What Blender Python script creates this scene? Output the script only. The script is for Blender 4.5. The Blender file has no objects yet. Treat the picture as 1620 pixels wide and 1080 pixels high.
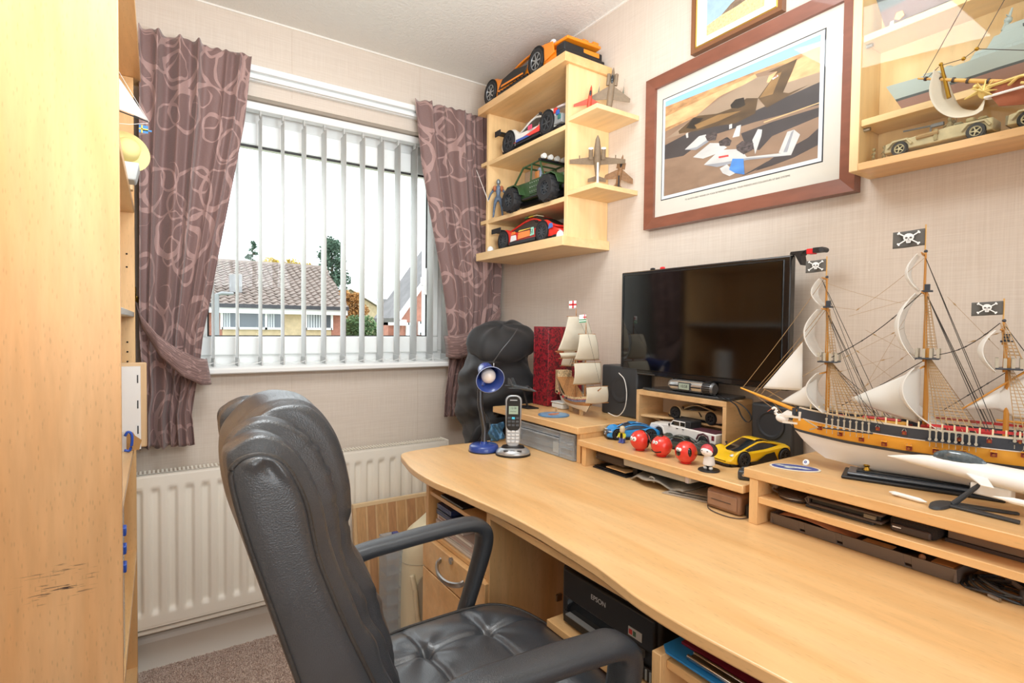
import bpy, bmesh, math, random
from mathutils import Vector, Matrix, Euler
PI = math.pi
rnd = random.Random(7)
C = bpy.context.scene.collection

# ---------------------------------------------------------------- camera
cam_data = bpy.data.cameras.new('camera')
cam = bpy.data.objects.new('camera', cam_data)
C.objects.link(cam)
cam_data.lens = 18.9
cam_data.sensor_width = 36.0
cam_data.clip_start = 0.02
cam_data.clip_end = 300
_y, _p, _r = math.radians(33.34), math.radians(-1.629), math.radians(0.691)
_f = Vector((math.sin(_y)*math.cos(_p), math.cos(_y)*math.cos(_p), math.sin(_p)))
_rt = Vector((math.cos(_y), -math.sin(_y), 0))
_u = _rt.cross(_f)
_x = _rt*math.cos(_r) + _u*math.sin(_r)
_up = _u*math.cos(_r) - _rt*math.sin(_r)
cam.matrix_world = Matrix.Translation((0, 0, 1.163)) @ Matrix((_x, _up, -_f)).transposed().to_4x4()
bpy.context.scene.camera = cam

# ---------------------------------------------------------------- world: bright even overcast sky
world = bpy.data.worlds.new('overcast_sky')
bpy.context.scene.world = world
world.use_nodes = True
bg = world.node_tree.nodes['Background']
bg.inputs[0].default_value = (0.90, 0.95, 1.0, 1)
bg.inputs[1].default_value = 3.0

# ---------------------------------------------------------------- unseen area lights added to brighten the room
def area(name, loc, size, power, direction, color=(1, 0.97, 0.93), sy=None):
    d = bpy.data.lights.new(name, 'AREA')
    d.shape = 'RECTANGLE'
    d.size = size
    d.size_y = sy or size
    d.energy = power
    d.color = color
    o = bpy.data.objects.new(name, d)
    C.objects.link(o)
    o.location = loc
    o.rotation_euler = Vector(direction).to_track_quat('-Z', 'Y').to_euler()
    return o
area('overhead_fill', (0.26, 0.98, 2.235), 0.5, 13.5, (0.0, 0.12, -1), (0.90, 0.96, 1.0), sy=0.6)  # added light under the ceiling, stands for no known lamp
area('camera_side_fill', (0.40, -0.85, 1.40), 1.2, 14.5, (-0.10, 1, -0.06), (0.90, 0.96, 1.0), sy=1.2)  # broad fill added behind the camera, out of view
area('upward_fill', (0.52, 0.45, 1.55), 0.5, 22, (-0.05, 0.75, 1), (0.90, 0.96, 1.0))  # up-facing fill added to brighten the ceiling, no real source there

sc = bpy.context.scene
sc.view_settings.view_transform = 'Standard'
sc.view_settings.look = 'None'
sc.view_settings.gamma = 1
sc.view_settings.use_curve_mapping = False
sc.view_settings.exposure = 0.0
sc.cycles.max_bounces = 8
sc.cycles.diffuse_bounces = 5
sc.cycles.transparent_max_bounces = 24
sc.cycles.sample_clamp_indirect = 6

# ---------------------------------------------------------------- helpers
def lin(h):
    h = h.lstrip('#')
    r = []
    for i in (0, 2, 4):
        c = int(h[i:i+2], 16)/255
        r.append(c/12.92 if c <= 0.04045 else ((c+0.055)/1.055)**2.4)
    return (r[0], r[1], r[2], 1)

MATS = {}
def mat(name, hexcol, rough=0.5, metal=0.0, coat=0.0, spec=0.5, var=0.0, vscale=30, bump=0.0, bscale=200, emit=0, alpha=1, stretch=None, trans=0, sheen=0):
    if name in MATS: return MATS[name]
    m = bpy.data.materials.new(name); m.use_nodes = True
    nt = m.node_tree; N = nt.nodes; L = nt.links
    b = N['Principled BSDF']
    b.inputs['Base Color'].default_value = lin(hexcol)
    b.inputs['Roughness'].default_value = rough
    b.inputs['Metallic'].default_value = metal
    b.inputs['Coat Weight'].default_value = coat
    b.inputs['Specular IOR Level'].default_value = spec
    b.inputs['Sheen Weight'].default_value = sheen
    if alpha < 1: b.inputs['Alpha'].default_value = alpha
    if emit:
        b.inputs['Emission Color'].default_value = lin(hexcol); b.inputs['Emission Strength'].default_value = emit
    tc = None
    if var or bump:
        tc = N.new('ShaderNodeTexCoord'); mp = N.new('ShaderNodeMapping')
        L.new(tc.outputs['Object'], mp.inputs[0])
        if stretch: mp.inputs['Scale'].default_value = stretch
    if var:
        n = N.new('ShaderNodeTexNoise'); n.inputs['Scale'].default_value = vscale; n.inputs['Detail'].default_value = 4
        L.new(mp.outputs[0], n.inputs[0])
        hs = N.new('ShaderNodeHueSaturation'); hs.inputs['Color'].default_value = lin(hexcol)
        mr = N.new('ShaderNodeMapRange'); mr.inputs[1].default_value = 0.3; mr.inputs[2].default_value = 0.7
        mr.inputs[3].default_value = 1-var; mr.inputs[4].default_value = 1+var
        L.new(n.outputs['Fac'], mr.inputs[0]); L.new(mr.outputs[0], hs.inputs['Value']); L.new(hs.outputs[0], b.inputs['Base Color'])
    if bump:
        n2 = N.new('ShaderNodeTexNoise'); n2.inputs['Scale'].default_value = bscale; n2.inputs['Detail'].default_value = 3
        L.new(mp.outputs[0], n2.inputs[0])
        bp = N.new('ShaderNodeBump'); bp.inputs['Strength'].default_value = bump; bp.inputs['Distance'].default_value = 0.002
        L.new(n2.outputs['Fac'], bp.inputs['Height']); L.new(bp.outputs[0], b.inputs['Normal'])
    MATS[name] = m
    return m

def wood(name, c1, c2, axis='y', rough=0.38, flecks=0.12, coat=0.0, scale=1.0, scuff=None):
    """laminated beech: long soft grain along one axis with short darker flecks"""
    if name in MATS: return MATS[name]
    m = bpy.data.materials.new(name); m.use_nodes = True
    nt = m.node_tree; N = nt.nodes; L = nt.links; b = N['Principled BSDF']
    tc = N.new('ShaderNodeTexCoord'); mp = N.new('ShaderNodeMapping'); L.new(tc.outputs['Object'], mp.inputs[0])
    s = {'x': (0.12, 1, 1), 'y': (1, 0.12, 1), 'z': (1, 1, 0.12)}[axis]
    mp.inputs['Scale'].default_value = [k*scale for k in s]
    n = N.new('ShaderNodeTexNoise'); n.inputs['Scale'].default_value = 14; n.inputs['Detail'].default_value = 5; n.inputs['Distortion'].default_value = 0.4
    L.new(mp.outputs[0], n.inputs[0])
    cr = N.new('ShaderNodeValToRGB'); cr.color_ramp.elements[0].position = 0.32; cr.color_ramp.elements[1].position = 0.68
    cr.color_ramp.elements[0].color = lin(c2); cr.color_ramp.elements[1].color = lin(c1)
    L.new(n.outputs['Fac'], cr.inputs[0])
    n3 = N.new('ShaderNodeTexNoise'); n3.inputs['Scale'].default_value = 60; n3.inputs['Detail'].default_value = 3
    L.new(mp.outputs[0], n3.inputs[0])
    mx = N.new('ShaderNodeMixRGB'); mx.blend_type = 'MULTIPLY'; mx.inputs[0].default_value = 1
    mr3 = N.new('ShaderNodeMapRange'); mr3.inputs[1].default_value = 0.35; mr3.inputs[2].default_value = 0.65; mr3.inputs[3].default_value = 0.93; mr3.inputs[4].default_value = 1.03
    L.new(n3.outputs['Fac'], mr3.inputs[0]); L.new(cr.outputs[0], mx.inputs[1]); L.new(mr3.outputs[0], mx.inputs[2])
    mp2 = N.new('ShaderNodeMapping'); L.new(tc.outputs['Object'], mp2.inputs[0])
    mp2.inputs['Scale'].default_value = [1 if k == 1 else 0.22 for k in s]
    v = N.new('ShaderNodeTexVoronoi'); v.inputs['Scale'].default_value = 190; L.new(mp2.outputs[0], v.inputs[0])
    mr = N.new('ShaderNodeMapRange'); mr.inputs[1].default_value = 0.10; mr.inputs[2].default_value = 0.26; mr.inputs[3].default_value = 1-flecks; mr.inputs[4].default_value = 1.0
    L.new(v.outputs['Distance'], mr.inputs[0])
    mx2 = N.new('ShaderNodeMixRGB'); mx2.blend_type = 'MULTIPLY'; mx2.inputs[0].default_value = 1
    L.new(mx.outputs[0], mx2.inputs[1]); L.new(mr.outputs[0], mx2.inputs[2])
    out = mx2.outputs[0]
    if scuff:
        # dark scratch marks around a point (x, z) of a panel that faces -y
        sx, sz = scuff
        sp = N.new('ShaderNodeSeparateXYZ'); L.new(tc.outputs['Object'], sp.inputs[0])
        def mth(op, a, bb):
            q = N.new('ShaderNodeMath'); q.operation = op
            for i, t in enumerate((a, bb)):
                if t is None: continue
                if isinstance(t, (int, float)): q.inputs[i].default_value = t
                else: L.new(t, q.inputs[i])
            return q.outputs[0]
        dx = mth('DIVIDE', mth('SUBTRACT', sp.outputs[0], sx), 0.07)
        dz = mth('DIVIDE', mth('SUBTRACT', sp.outputs[2], sz), 0.045)
        d2 = mth('ADD', mth('MULTIPLY', dx, dx), mth('MULTIPLY', dz, dz))
        mk = mth('SUBTRACT', 1.0, mth('MINIMUM', d2, 1.0))
        mps = N.new('ShaderNodeMapping'); L.new(tc.outputs['Object'], mps.inputs[0]); mps.inputs['Scale'].default_value = (0.35, 1, 5); mps.inputs['Rotation'].default_value = (0, 0.28, 0)
        ns = N.new('ShaderNodeTexNoise'); ns.inputs['Scale'].default_value = 75; ns.inputs['Detail'].default_value = 5; L.new(mps.outputs[0], ns.inputs[0])
        th = N.new('ShaderNodeMapRange'); th.inputs[1].default_value = 0.63; th.inputs[2].default_value = 0.68; L.new(ns.outputs['Fac'], th.inputs[0])
        fac = mth('MULTIPLY', mth('MULTIPLY', th.outputs[0], mk), 1.1)
        ms = N.new('ShaderNodeMixRGB'); L.new(fac, ms.inputs[0]); L.new(out, ms.inputs[1]); ms.inputs[2].default_value = (0.05, 0.03, 0.03, 1)
        out = ms.outputs[0]
    L.new(out, b.inputs['Base Color'])
    b.inputs['Roughness'].default_value = rough
    b.inputs['Coat Weight'].default_value = coat
    bp = N.new('ShaderNodeBump'); bp.inputs['Strength'].default_value = 0.12; bp.inputs['Distance'].default_value = 0.0008
    L.new(v.outputs['Distance'], bp.inputs['Height']); L.new(bp.outputs[0], b.inputs['Normal'])
    MATS[name] = m
    return m

BEECH1, BEECH2 = '#ECC48E', '#E0AE72'
WY = wood('beech_grain_along_y', BEECH1, BEECH2, 'y', rough=0.30)
WX = wood('beech_grain_along_x', BEECH1, BEECH2, 'x', rough=0.36)
WZ = wood('beech_grain_upright', BEECH1, BEECH2, 'z', rough=0.36)
WZS = wood('beech_grain_upright_scuffed', '#EEC08C', '#E6AF76', 'z', rough=0.36, flecks=0.16, scuff=(0.070, 0.700))
WP = wood('pale_beech', '#F1D19E', '#E8C088', 'z', rough=0.42, flecks=0.05)
WPY = wood('pale_beech_along_y', '#F1D19E', '#E8C088', 'y', rough=0.42, flecks=0.05)
BLACK = mat('black_plastic', '#1b1b1d', 0.42)
DGREY = mat('dark_grey_plastic', '#37393c', 0.5)
GREY = mat('grey_plastic', '#8b8d8d', 0.45)
WHITE = mat('white_plastic', '#eeeeea', 0.35)
CHROME = mat('chrome', '#c9c9c9', 0.16, 1.0)
STEEL = mat('brushed_steel', '#a8a8a6', 0.35, 1.0)
RUBBER = mat('black_rubber', '#161616', 0.75)
UPVC = mat('white_upvc', '#f1f2f0', 0.32)
BRASS = mat('brass', '#b58e3a', 0.3, 1.0)
CREAM = mat('cream_plastic', '#f0e6c6', 0.42)
GLOSSBLACK = mat('gloss_black', '#0b0b0c', 0.08, coat=0.3)

def glass_mat(name, tint=(1, 1, 1), refl=1.0, rough=0.02, base=0.0, basecol=(0.9, 0.9, 0.9), k=0.05):
    """a thin clear sheet: what it reflects over what lies behind it"""
    m = bpy.data.materials.new(name); m.use_nodes = True
    nt = m.node_tree; N = nt.nodes; L = nt.links
    N.remove(N['Principled BSDF']); out = N['Material Output']
    t = N.new('ShaderNodeBsdfTransparent'); t.inputs[0].default_value = (*tint, 1)
    g = N.new('ShaderNodeBsdfGlossy'); g.inputs['Roughness'].default_value = rough; g.inputs[0].default_value = (refl, refl, refl, 1)
    mx = N.new('ShaderNodeMixShader'); mx.inputs[0].default_value = k
    if base:
        d = N.new('ShaderNodeBsdfDiffuse'); d.inputs[0].default_value = (*basecol, 1)
        m2 = N.new('ShaderNodeMixShader'); m2.inputs[0].default_value = base
        L.new(t.outputs[0], m2.inputs[1]); L.new(d.outputs[0], m2.inputs[2]); L.new(m2.outputs[0], mx.inputs[1])
    else: L.new(t.outputs[0], mx.inputs[1])
    L.new(g.outputs[0], mx.inputs[2]); L.new(mx.outputs[0], out.inputs[0])
    MATS[name] = m
    return m
GLASS = glass_mat('window_glass', (0.985, 1, 0.995), k=0.003)
CASEGLASS = glass_mat('display_glass', (0.97, 0.985, 0.97), 0.8, k=0.016)
CLEARPL = glass_mat('clear_plastic', (0.90, 0.93, 0.95), 0.9, 0.12, base=0.22, basecol=(0.80, 0.84, 0.88))
CARGLASS = mat('dark_model_glass', '#1d2226', 0.08, coat=0.5)

class MB:
    """collects shapes into one mesh"""
    def __init__(s): s.v = []; s.f = []; s.m = []; s.uv = None; s.mi = 0
    def add(s, vs, fs, T=None):
        o = len(s.v)
        for p in vs:
            p = Vector(p)
            s.v.append(tuple(T @ p) if T is not None else tuple(p))
        for f in fs: s.f.append([i+o for i in f]); s.m.append(s.mi)
        return s
    def box(s, x0, x1, y0, y1, z0, z1, T=None):
        vs = [(x0,y0,z0),(x1,y0,z0),(x1,y1,z0),(x0,y1,z0),(x0,y0,z1),(x1,y0,z1),(x1,y1,z1),(x0,y1,z1)]
        return s.add(vs, [(0,3,2,1),(4,5,6,7),(0,1,5,4),(1,2,6,5),(2,3,7,6),(3,0,4,7)], T)
    def cbox(s, c, d, T=None):
        return s.box(c[0]-d[0]/2, c[0]+d[0]/2, c[1]-d[1]/2, c[1]+d[1]/2, c[2]-d[2]/2, c[2]+d[2]/2, T)
    def loft(s, rings, close=True, caps=True, T=None):
        n = len(rings[0]); vs = [p for r in rings for p in r]; fs = []
        for i in range(len(rings)-1):
            for j in range(n if close else n-1):
                a = i*n+j; b = i*n+(j+1) % n
                fs.append((a, b, b+n, a+n))
        if caps and close:
            fs.append(tuple(reversed(range(n)))); fs.append(tuple(range((len(rings)-1)*n, len(rings)*n)))
        return s.add(vs, fs, T)
    def tube(s, path, r, n=8, T=None, flat=1.0, closed=False, upv=(0, 0, 1)):
        P = [Vector(p) for p in path]; rings = []
        k = len(P)
        for i, p in enumerate(P):
            a = P[i-1] if i > 0 else (P[-2] if closed else P[0]); b = P[i+1] if i < k-1 else (P[1] if closed else P[-1])
            t = (b-a)
            if t.length < 1e-9: t = Vector((0, 0, 1))
            t.normalize(); u = Vector(upv)
            if abs(t.dot(u)) > 0.98: u = Vector((1, 0, 0)) if abs(upv[0]) < 0.9 else Vector((0, 1, 0))
            sd = t.cross(u).normalized(); w = sd.cross(t)
            rr = r[i] if isinstance(r, (list, tuple)) else r
            rings.append([p + sd*rr*math.cos(2*PI*j/n) + w*rr*flat*math.sin(2*PI*j/n) for j in range(n)])
        return s.loft(rings, True, not closed, T)
    def cyl(s, p0, p1, r0, r1=None, n=16, T=None):
        return s.tube([p0, p1], [r0, r0 if r1 is None else r1], n, T)
    def lathe(s, prof, n=24, c=(0, 0, 0), T=None, a0=0, a1=2*PI, caps=True):
        full = abs(a1-a0) > 2*PI-1e-6
        m = n if full else n+1
        rings = [[(c[0]+r*math.cos(a0+(a1-a0)*j/n), c[1]+r*math.sin(a0+(a1-a0)*j/n), c[2]+z) for j in range(m)] for r, z in prof]
        return s.loft(rings, full, full and caps, T)
    def prism(s, poly, a, b, axis='y', T=None):
        """poly: 2d outline; axis y: (x,z) outline, x: (y,z), z: (x,y)"""
        def P(p, t):
            return {'y': (p[0], t, p[1]), 'x': (t, p[0], p[1]), 'z': (p[0], p[1], t)}[axis]
        return s.loft([[P(p, a) for p in poly], [P(p, b) for p in poly]], True, True, T)
    def sphere(s, c, r, nu=16, nv=10, T=None):
        r = (r, r, r) if isinstance(r, (int, float)) else r
        rings = []
        for i in range(nv+1):
            t = PI*i/nv; q = max(math.sin(t), 1e-4)
            rings.append([(c[0]+r[0]*q*math.cos(2*PI*j/nu), c[1]+r[1]*q*math.sin(2*PI*j/nu), c[2]-r[2]*math.cos(t)) for j in range(nu)])
        return s.loft(rings, True, True, T)
    def grid(s, fn, nu, nv, uv=False, closeu=False):
        vs = []; fs = []
        for i in range(nv+1):
            for j in range(nu+1): vs.append(fn(j/nu, i/nv))
        for i in range(nv):
            for j in range(nu):
                a = i*(nu+1)+j; fs.append((a, a+1, a+nu+2, a+nu+1))
        if uv: s.uv = [(j/nu, i/nv) for i in range(nv+1) for j in range(nu+1)]
        return s.add(vs, fs)
    def build(s, name, m, parent=None, smooth=35, bevel=0, seg=2, off=None, solid=0, subsurf=0, label=None):
        me = bpy.data.meshes.new(name)
        vs = s.v
        if off is not None:
            ox, oy, oz = off; vs = [(x-ox, y-oy, z-oz) for x, y, z in vs]
        me.from_pydata(vs, [], s.f)
        ms = m if isinstance(m, (list, tuple)) else [m]
        for k in ms: me.materials.append(k)
        if len(ms) > 1: me.polygons.foreach_set('material_index', s.m)
        if s.uv:
            ul = me.uv_layers.new(name='UVMap')
            for lp in me.loops: ul.data[lp.index].uv = s.uv[lp.vertex_index]
        me.validate(); me.update()
        bm = bmesh.new(); bm.from_mesh(me)
        if s.f and not s.uv: bmesh.ops.recalc_face_normals(bm, faces=bm.faces)
        bm.to_mesh(me); bm.free()
        if smooth:
            me.polygons.foreach_set('use_smooth', [True]*len(me.polygons))
            if smooth < 170: me.set_sharp_from_angle(angle=math.radians(smooth))
        o = bpy.data.objects.new(name, me); C.objects.link(o)
        if parent is not None: o.parent = parent
        if solid:
            q = o.modifiers.new('solid', 'SOLIDIFY'); q.thickness = solid; q.offset = 0
        if bevel:
            q = o.modifiers.new('bevel', 'BEVEL'); q.width = bevel; q.segments = seg; q.limit_method = 'ANGLE'; q.angle_limit = math.radians(40)
            if smooth: 
                me.polygons.foreach_set('use_smooth', [True]*len(me.polygons))
        if subsurf:
            q = o.modifiers.new('sub', 'SUBSURF'); q.levels = subsurf; q.render_levels = subsurf
        if label: o['label'] = label
        return o

def thing(name, label, cat, loc=(0, 0, 0), rotz=0, group=None, rot=None, scale=None):
    o = bpy.data.objects.new(name, None); C.objects.link(o)
    o.location = loc; o.rotation_euler = rot or (0, 0, rotz); o['label'] = label; o['category'] = cat
    o.empty_display_size = 0.02
    if scale: o.scale = (scale,)*3
    if group: o['group'] = group
    return o
def tag(o, label, cat, group=None):
    o['label'] = label; o['category'] = cat
    if group: o['group'] = group
    return o
def struct(o): o['kind'] = 'structure'; return o
def part(mb, name, m, root, **k):
    """shapes given in room coordinates, stored relative to the thing they belong to (things placed without turning)"""
    r = root
    off = Vector((0, 0, 0))
    while r is not None: off += r.location; r = r.parent
    return mb.build(name, m, root, off=off, **k)
def text(body, name, size, m, parent, loc, rot, extrude=0.0003, align='CENTER'):
    cu = bpy.data.curves.new(name, 'FONT'); cu.body = body; cu.size = size; cu.extrude = extrude
    cu.align_x = align; cu.align_y = 'CENTER'; cu.materials.append(m)
    tmp = bpy.data.objects.new(name, cu); C.objects.link(tmp)
    me = bpy.data.meshes.new_from_object(tmp.evaluated_get(bpy.context.evaluated_depsgraph_get()))
    bpy.data.objects.remove(tmp); bpy.data.curves.remove(cu)
    me.materials.clear(); me.materials.append(m)
    o = bpy.data.objects.new(name, me); C.objects.link(o); o.parent = parent
    o.location = loc; o.rotation_euler = rot
    return o
def ipl(tab, t):
    """piecewise linear table lookup"""
    if t <= tab[0][0]: return tab[0][1]
    for (a, u), (b, v) in zip(tab, tab[1:]):
        if t <= b:
            k = (t-a)/(b-a)
            if isinstance(u, (tuple, list)): return tuple(p+(q-p)*k for p, q in zip(u, v))
            return u+(v-u)*k
    return tab[-1][1]
def spl(pts, n):
    """smooth path through points"""
    P = [Vector(p) for p in pts]; out = []
    for i in range(len(P)-1):
        a = P[i-1] if i else P[0]*2-P[1]; b = P[i]; c = P[i+1]; d = P[i+2] if i+2 < len(P) else P[-1]*2-P[-2]
        for k in range(n):
            t = k/n
            out.append(0.5*((2*b)+(c-a)*t+(2*a-5*b+4*c-d)*t*t+(3*b-a-3*c+d)*t**3))
    out.append(P[-1]); return out
# ================================================================ the room shell
def wallpaper():
    m = bpy.data.materials.new('linen_wallpaper'); m.use_nodes = True
    nt = m.node_tree; N = nt.nodes; L = nt.links; b = N['Principled BSDF']
    tc = N.new('ShaderNodeTexCoord')
    outs = []
    for sc_ in ((9, 9, 420), (420, 420, 9)):
        mp = N.new('ShaderNodeMapping'); mp.inputs['Scale'].default_value = sc_; L.new(tc.outputs['Object'], mp.inputs[0])
        n = N.new('ShaderNodeTexNoise'); n.inputs['Scale'].default_value = 1.0; n.inputs['Detail'].default_value = 3; L.new(mp.outputs[0], n.inputs[0])
        outs.append(n.outputs['Fac'])
    ad = N.new('ShaderNodeMath'); ad.operation = 'ADD'; L.new(outs[0], ad.inputs[0]); L.new(outs[1], ad.inputs[1])
    cr = N.new('ShaderNodeValToRGB'); cr.color_ramp.elements[0].position = 0.36; cr.color_ramp.elements[1].position = 0.62
    hf = N.new('ShaderNodeMath'); hf.operation = 'MULTIPLY'; hf.inputs[1].default_value = 0.5; L.new(ad.outputs[0], hf.inputs[0])
    cr.color_ramp.elements[0].color = lin('#D0C2B4'); cr.color_ramp.elements[1].color = lin('#DACEC1')
    L.new(hf.outputs[0], cr.inputs[0]); L.new(cr.outputs[0], b.inputs['Base Color'])
    b.inputs['Roughness'].default_value = 0.75; b.inputs['Specular IOR Level'].default_value = 0.25
    bp = N.new('ShaderNodeBump'); bp.inputs['Strength'].default_value = 0.25; bp.inputs['Distance'].default_value = 0.001
    L.new(hf.outputs[0], bp.inputs['Height']); L.new(bp.outputs[0], b.inputs['Normal'])
    return m
WALL = wallpaper()
XR, XL, YB, YF, ZC = 1.318, -0.40, 2.15, -1.05, 2.26
OX0, OX1, OZ0, OZ1 = 0.03, 1.13, 0.985, 1.978      # window opening
w = MB().box(XL-0.1, XR+0.1, YB, YB+0.12, 0, OZ0).box(XL-0.1, XR+0.1, YB, YB+0.12, OZ1, ZC).box(XL-0.1, OX0, YB, YB+0.12, OZ0, OZ1).box(OX1, XR+0.1, YB, YB+0.12, OZ0, OZ1)
struct(w.build('wall_back', WALL, smooth=0))
w = MB().box(XL-0.1, XR+0.1, YB+0.12, YB+0.28, -2.6, OZ0-0.01).box(XL-0.1, XR+0.1, YB+0.12, YB+0.28, OZ1+0.01, ZC+0.2).box(XL-0.1, OX0-0.01, YB+0.12, YB+0.28, OZ0-0.01, OZ1+0.01).box(OX1+0.01, XR+0.1, YB+0.12, YB+0.28, OZ0-0.01, OZ1+0.01)
struct(w.build('wall_outer_leaf', mat('outer_brick', '#8c5a48', 0.9, var=0.2, vscale=20), smooth=0))
struct(MB().box(XR, XR+0.1, YF, YB, 0, ZC).build('wall_right', WALL, smooth=0))
struct(MB().box(XL-0.1, XL, YF, YB, 0, ZC).build('wall_left', WALL, smooth=0))
struct(MB().box(XL-0.1, XR+0.1, YF-0.1, YF, 0, ZC).build('wall_front', WALL, smooth=0))
# wallpaper seams, a hair proud
seam = mat('wallpaper_seam', '#c9b8a8', 0.8)
for x in (0.42, 0.93):
    struct(MB().box(x, x+0.0012, YB-0.0008, YB, 0.1, OZ0-0.02).box(x, x+0.0012, YB-0.0008, YB, OZ1+0.02, ZC-0.01).build('trim_seam', seam, smooth=0))
# artex ceiling
def ceil_fn(u, v):
    x = XL-0.1+(XR-XL+0.2)*u; y = YF-0.1+(YB-YF+0.2)*v
    return (x, y, ZC)
m = bpy.data.materials.new('artex_ceiling'); m.use_nodes = True
nt = m.node_tree; N = nt.nodes; L = nt.links; b = N['Principled BSDF']
b.inputs['Base Color'].default_value = lin('#E3E0D9'); b.inputs['Roughness'].default_value = 0.85
tc = N.new('ShaderNodeTexCoord'); n1 = N.new('ShaderNodeTexNoise'); n1.inputs['Scale'].default_value = 95; n1.inputs['Detail'].default_value = 4; n1.inputs['Distortion'].default_value = 0.6
L.new(tc.outputs['Object'], n1.inputs[0])
bp = N.new('ShaderNodeBump'); bp.inputs['Strength'].default_value = 0.7; bp.inputs['Distance'].default_value = 0.004
L.new(n1.outputs['Fac'], bp.inputs['Height']); L.new(bp.outputs[0], b.inputs['Normal'])
struct(MB().box(XL-0.1, XR+0.1, YF-0.1, YB+0.1, ZC, ZC+0.08).build('ceiling', m, smooth=0))
# thin filler line where ceiling meets the paper
trimw = mat('ceiling_filler', '#ebe7df', 0.7)
struct(MB().box(XL, XR, YB-0.004, YB, ZC-0.006, ZC).build('trim_1', trimw, smooth=0))
struct(MB().box(XR-0.004, XR, YF, YB, ZC-0.006, ZC).build('trim_2', trimw, smooth=0))
# carpet: displaced looped pile
m = bpy.data.materials.new('brown_carpet'); m.use_nodes = True
nt = m.node_tree; N = nt.nodes; L = nt.links; b = N['Principled BSDF']
tc = N.new('ShaderNodeTexCoord'); n1 = N.new('ShaderNodeTexNoise'); n1.inputs['Scale'].default_value = 260; n1.inputs['Detail'].default_value = 3
L.new(tc.outputs['Object'], n1.inputs[0]); cr = N.new('ShaderNodeValToRGB')
cr.color_ramp.elements[0].position = 0.38; cr.color_ramp.elements[1].position = 0.62
cr.color_ramp.elements[0].color = lin('#b99c8c'); cr.color_ramp.elements[1].color = lin('#f2dfd2')
L.new(n1.outputs['Fac'], cr.inputs[0]); L.new(cr.outputs[0], b.inputs['Base Color']); b.inputs['Roughness'].default_value = 1; b.inputs['Specular IOR Level'].default_value = 0.1
bp = N.new('ShaderNodeBump'); bp.inputs['Strength'].default_value = 1; bp.inputs['Distance'].default_value = 0.006
L.new(n1.outputs['Fac'], bp.inputs['Height']); L.new(bp.outputs[0], b.inputs['Normal'])
CARPET = m
struct(MB().box(XL-0.1, XR+0.1, YF-0.1, YB+0.1, -0.06, 0).build('floor', m, smooth=0))
# carpet pile: short leaning tufts over the part of the floor in view
v = []; f = []; r2 = random.Random(3)
for _ in range(23000):
    x = r2.uniform(-0.05, 0.56); y = r2.uniform(1.15, 2.13); a = r2.uniform(0, 2*PI); s_ = 0.0035; h = r2.uniform(0.004, 0.008)
    lx, ly = r2.uniform(-.003, .003), r2.uniform(-.003, .003); o = len(v)
    v += [(x+s_*math.cos(a), y+s_*math.sin(a), 0), (x+s_*math.cos(a+2.1), y+s_*math.sin(a+2.1), 0), (x+s_*math.cos(a+4.2), y+s_*math.sin(a+4.2), 0), (x+lx, y+ly, h)]
    f += [(o, o+1, o+3), (o+1, o+2, o+3), (o+2, o, o+3)]
q = MB(); q.v = v; q.f = f; q.m = [0]*len(f)
q = q.build('carpet_pile', m, smooth=0); q['kind'] = 'stuff'; q['label'] = 'short brown looped carpet pile on the floor'; q['category'] = 'carpet'
# skirting board
SKIRT = mat('white_gloss_paint', '#faf7ee', 0.3)
sk = [(YB, 0), (YB-0.016, 0), (YB-0.016, 0.092), (YB-0.010, 0.106), (YB-0.006, 0.112), (YB, 0.112)]
struct(MB().prism(sk, XL, XR, 'x').build('baseboard_back', SKIRT, smooth=0))
struct(MB().box(XR-0.016, XR, YF, YB-0.016, 0, 0.11).build('baseboard_right', SKIRT, bevel=0.004))

# ---------------------------------------------------------------- window
win = bpy.data.objects.new('window_1', None); C.objects.link(win); win['kind'] = 'structure'; win.location = (0.58, 2.27, 1.48)
def framebox(mb, x0, x1, z0, z1, y0, y1, tl, tr, tb, tt):
    mb.box(x0, x1, y0, y1, z0, z0+tb).box(x0, x1, y0, y1, z1-tt, z1).box(x0, x0+tl, y0, y1, z0+tb, z1-tt).box(x1-tr, x1, y0, y1, z0+tb, z1-tt)
f1 = MB(); framebox(f1, OX0, OX1, OZ0+0.002, OZ1-0.002, 2.275, 2.345, 0.055, 0.055, 0.06, 0.06)
part(f1, 'outer_frame', UPVC, win, bevel=0.004)
f1 = MB(); framebox(f1, OX0+0.05, OX1-0.05, OZ0+0.055, OZ1-0.055, 2.262, 2.335, 0.070, 0.055, 0.072, 0.085)
part(f1, 'sash', UPVC, win, bevel=0.006)
f1 = MB(); framebox(f1, 0.150, OX1-0.105, 1.110, 1.840, 2.270, 2.275, 0.006, 0.006, 0.006, 0.010)
part(f1, 'gasket', mat('window_gasket', '#33302f', 0.6), win)
part(MB().box(0.145, OX1-0.10, 2.285, 2.288, 1.105, 1.845), 'glass_pane', GLASS, win)
part(MB().box(OX1-0.13, OX1-0.115, 2.245, 2.265, 1.30, 1.42).box(OX1-0.14, OX1-0.105, 2.250, 2.265, 1.34, 1.38), 'window_handle', UPVC, win, bevel=0.003)
sl = [(2.103, 0.988), (2.103, 1.000), (2.107, 1.005), (2.114, 1.0065), (2.28, 1.0065), (2.28, 0.986), (2.108, 0.984)]
struct(MB().prism(sl, OX0-0.03, OX1+0.02, 'x').build('window_sill', UPVC, smooth=30))
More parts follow.
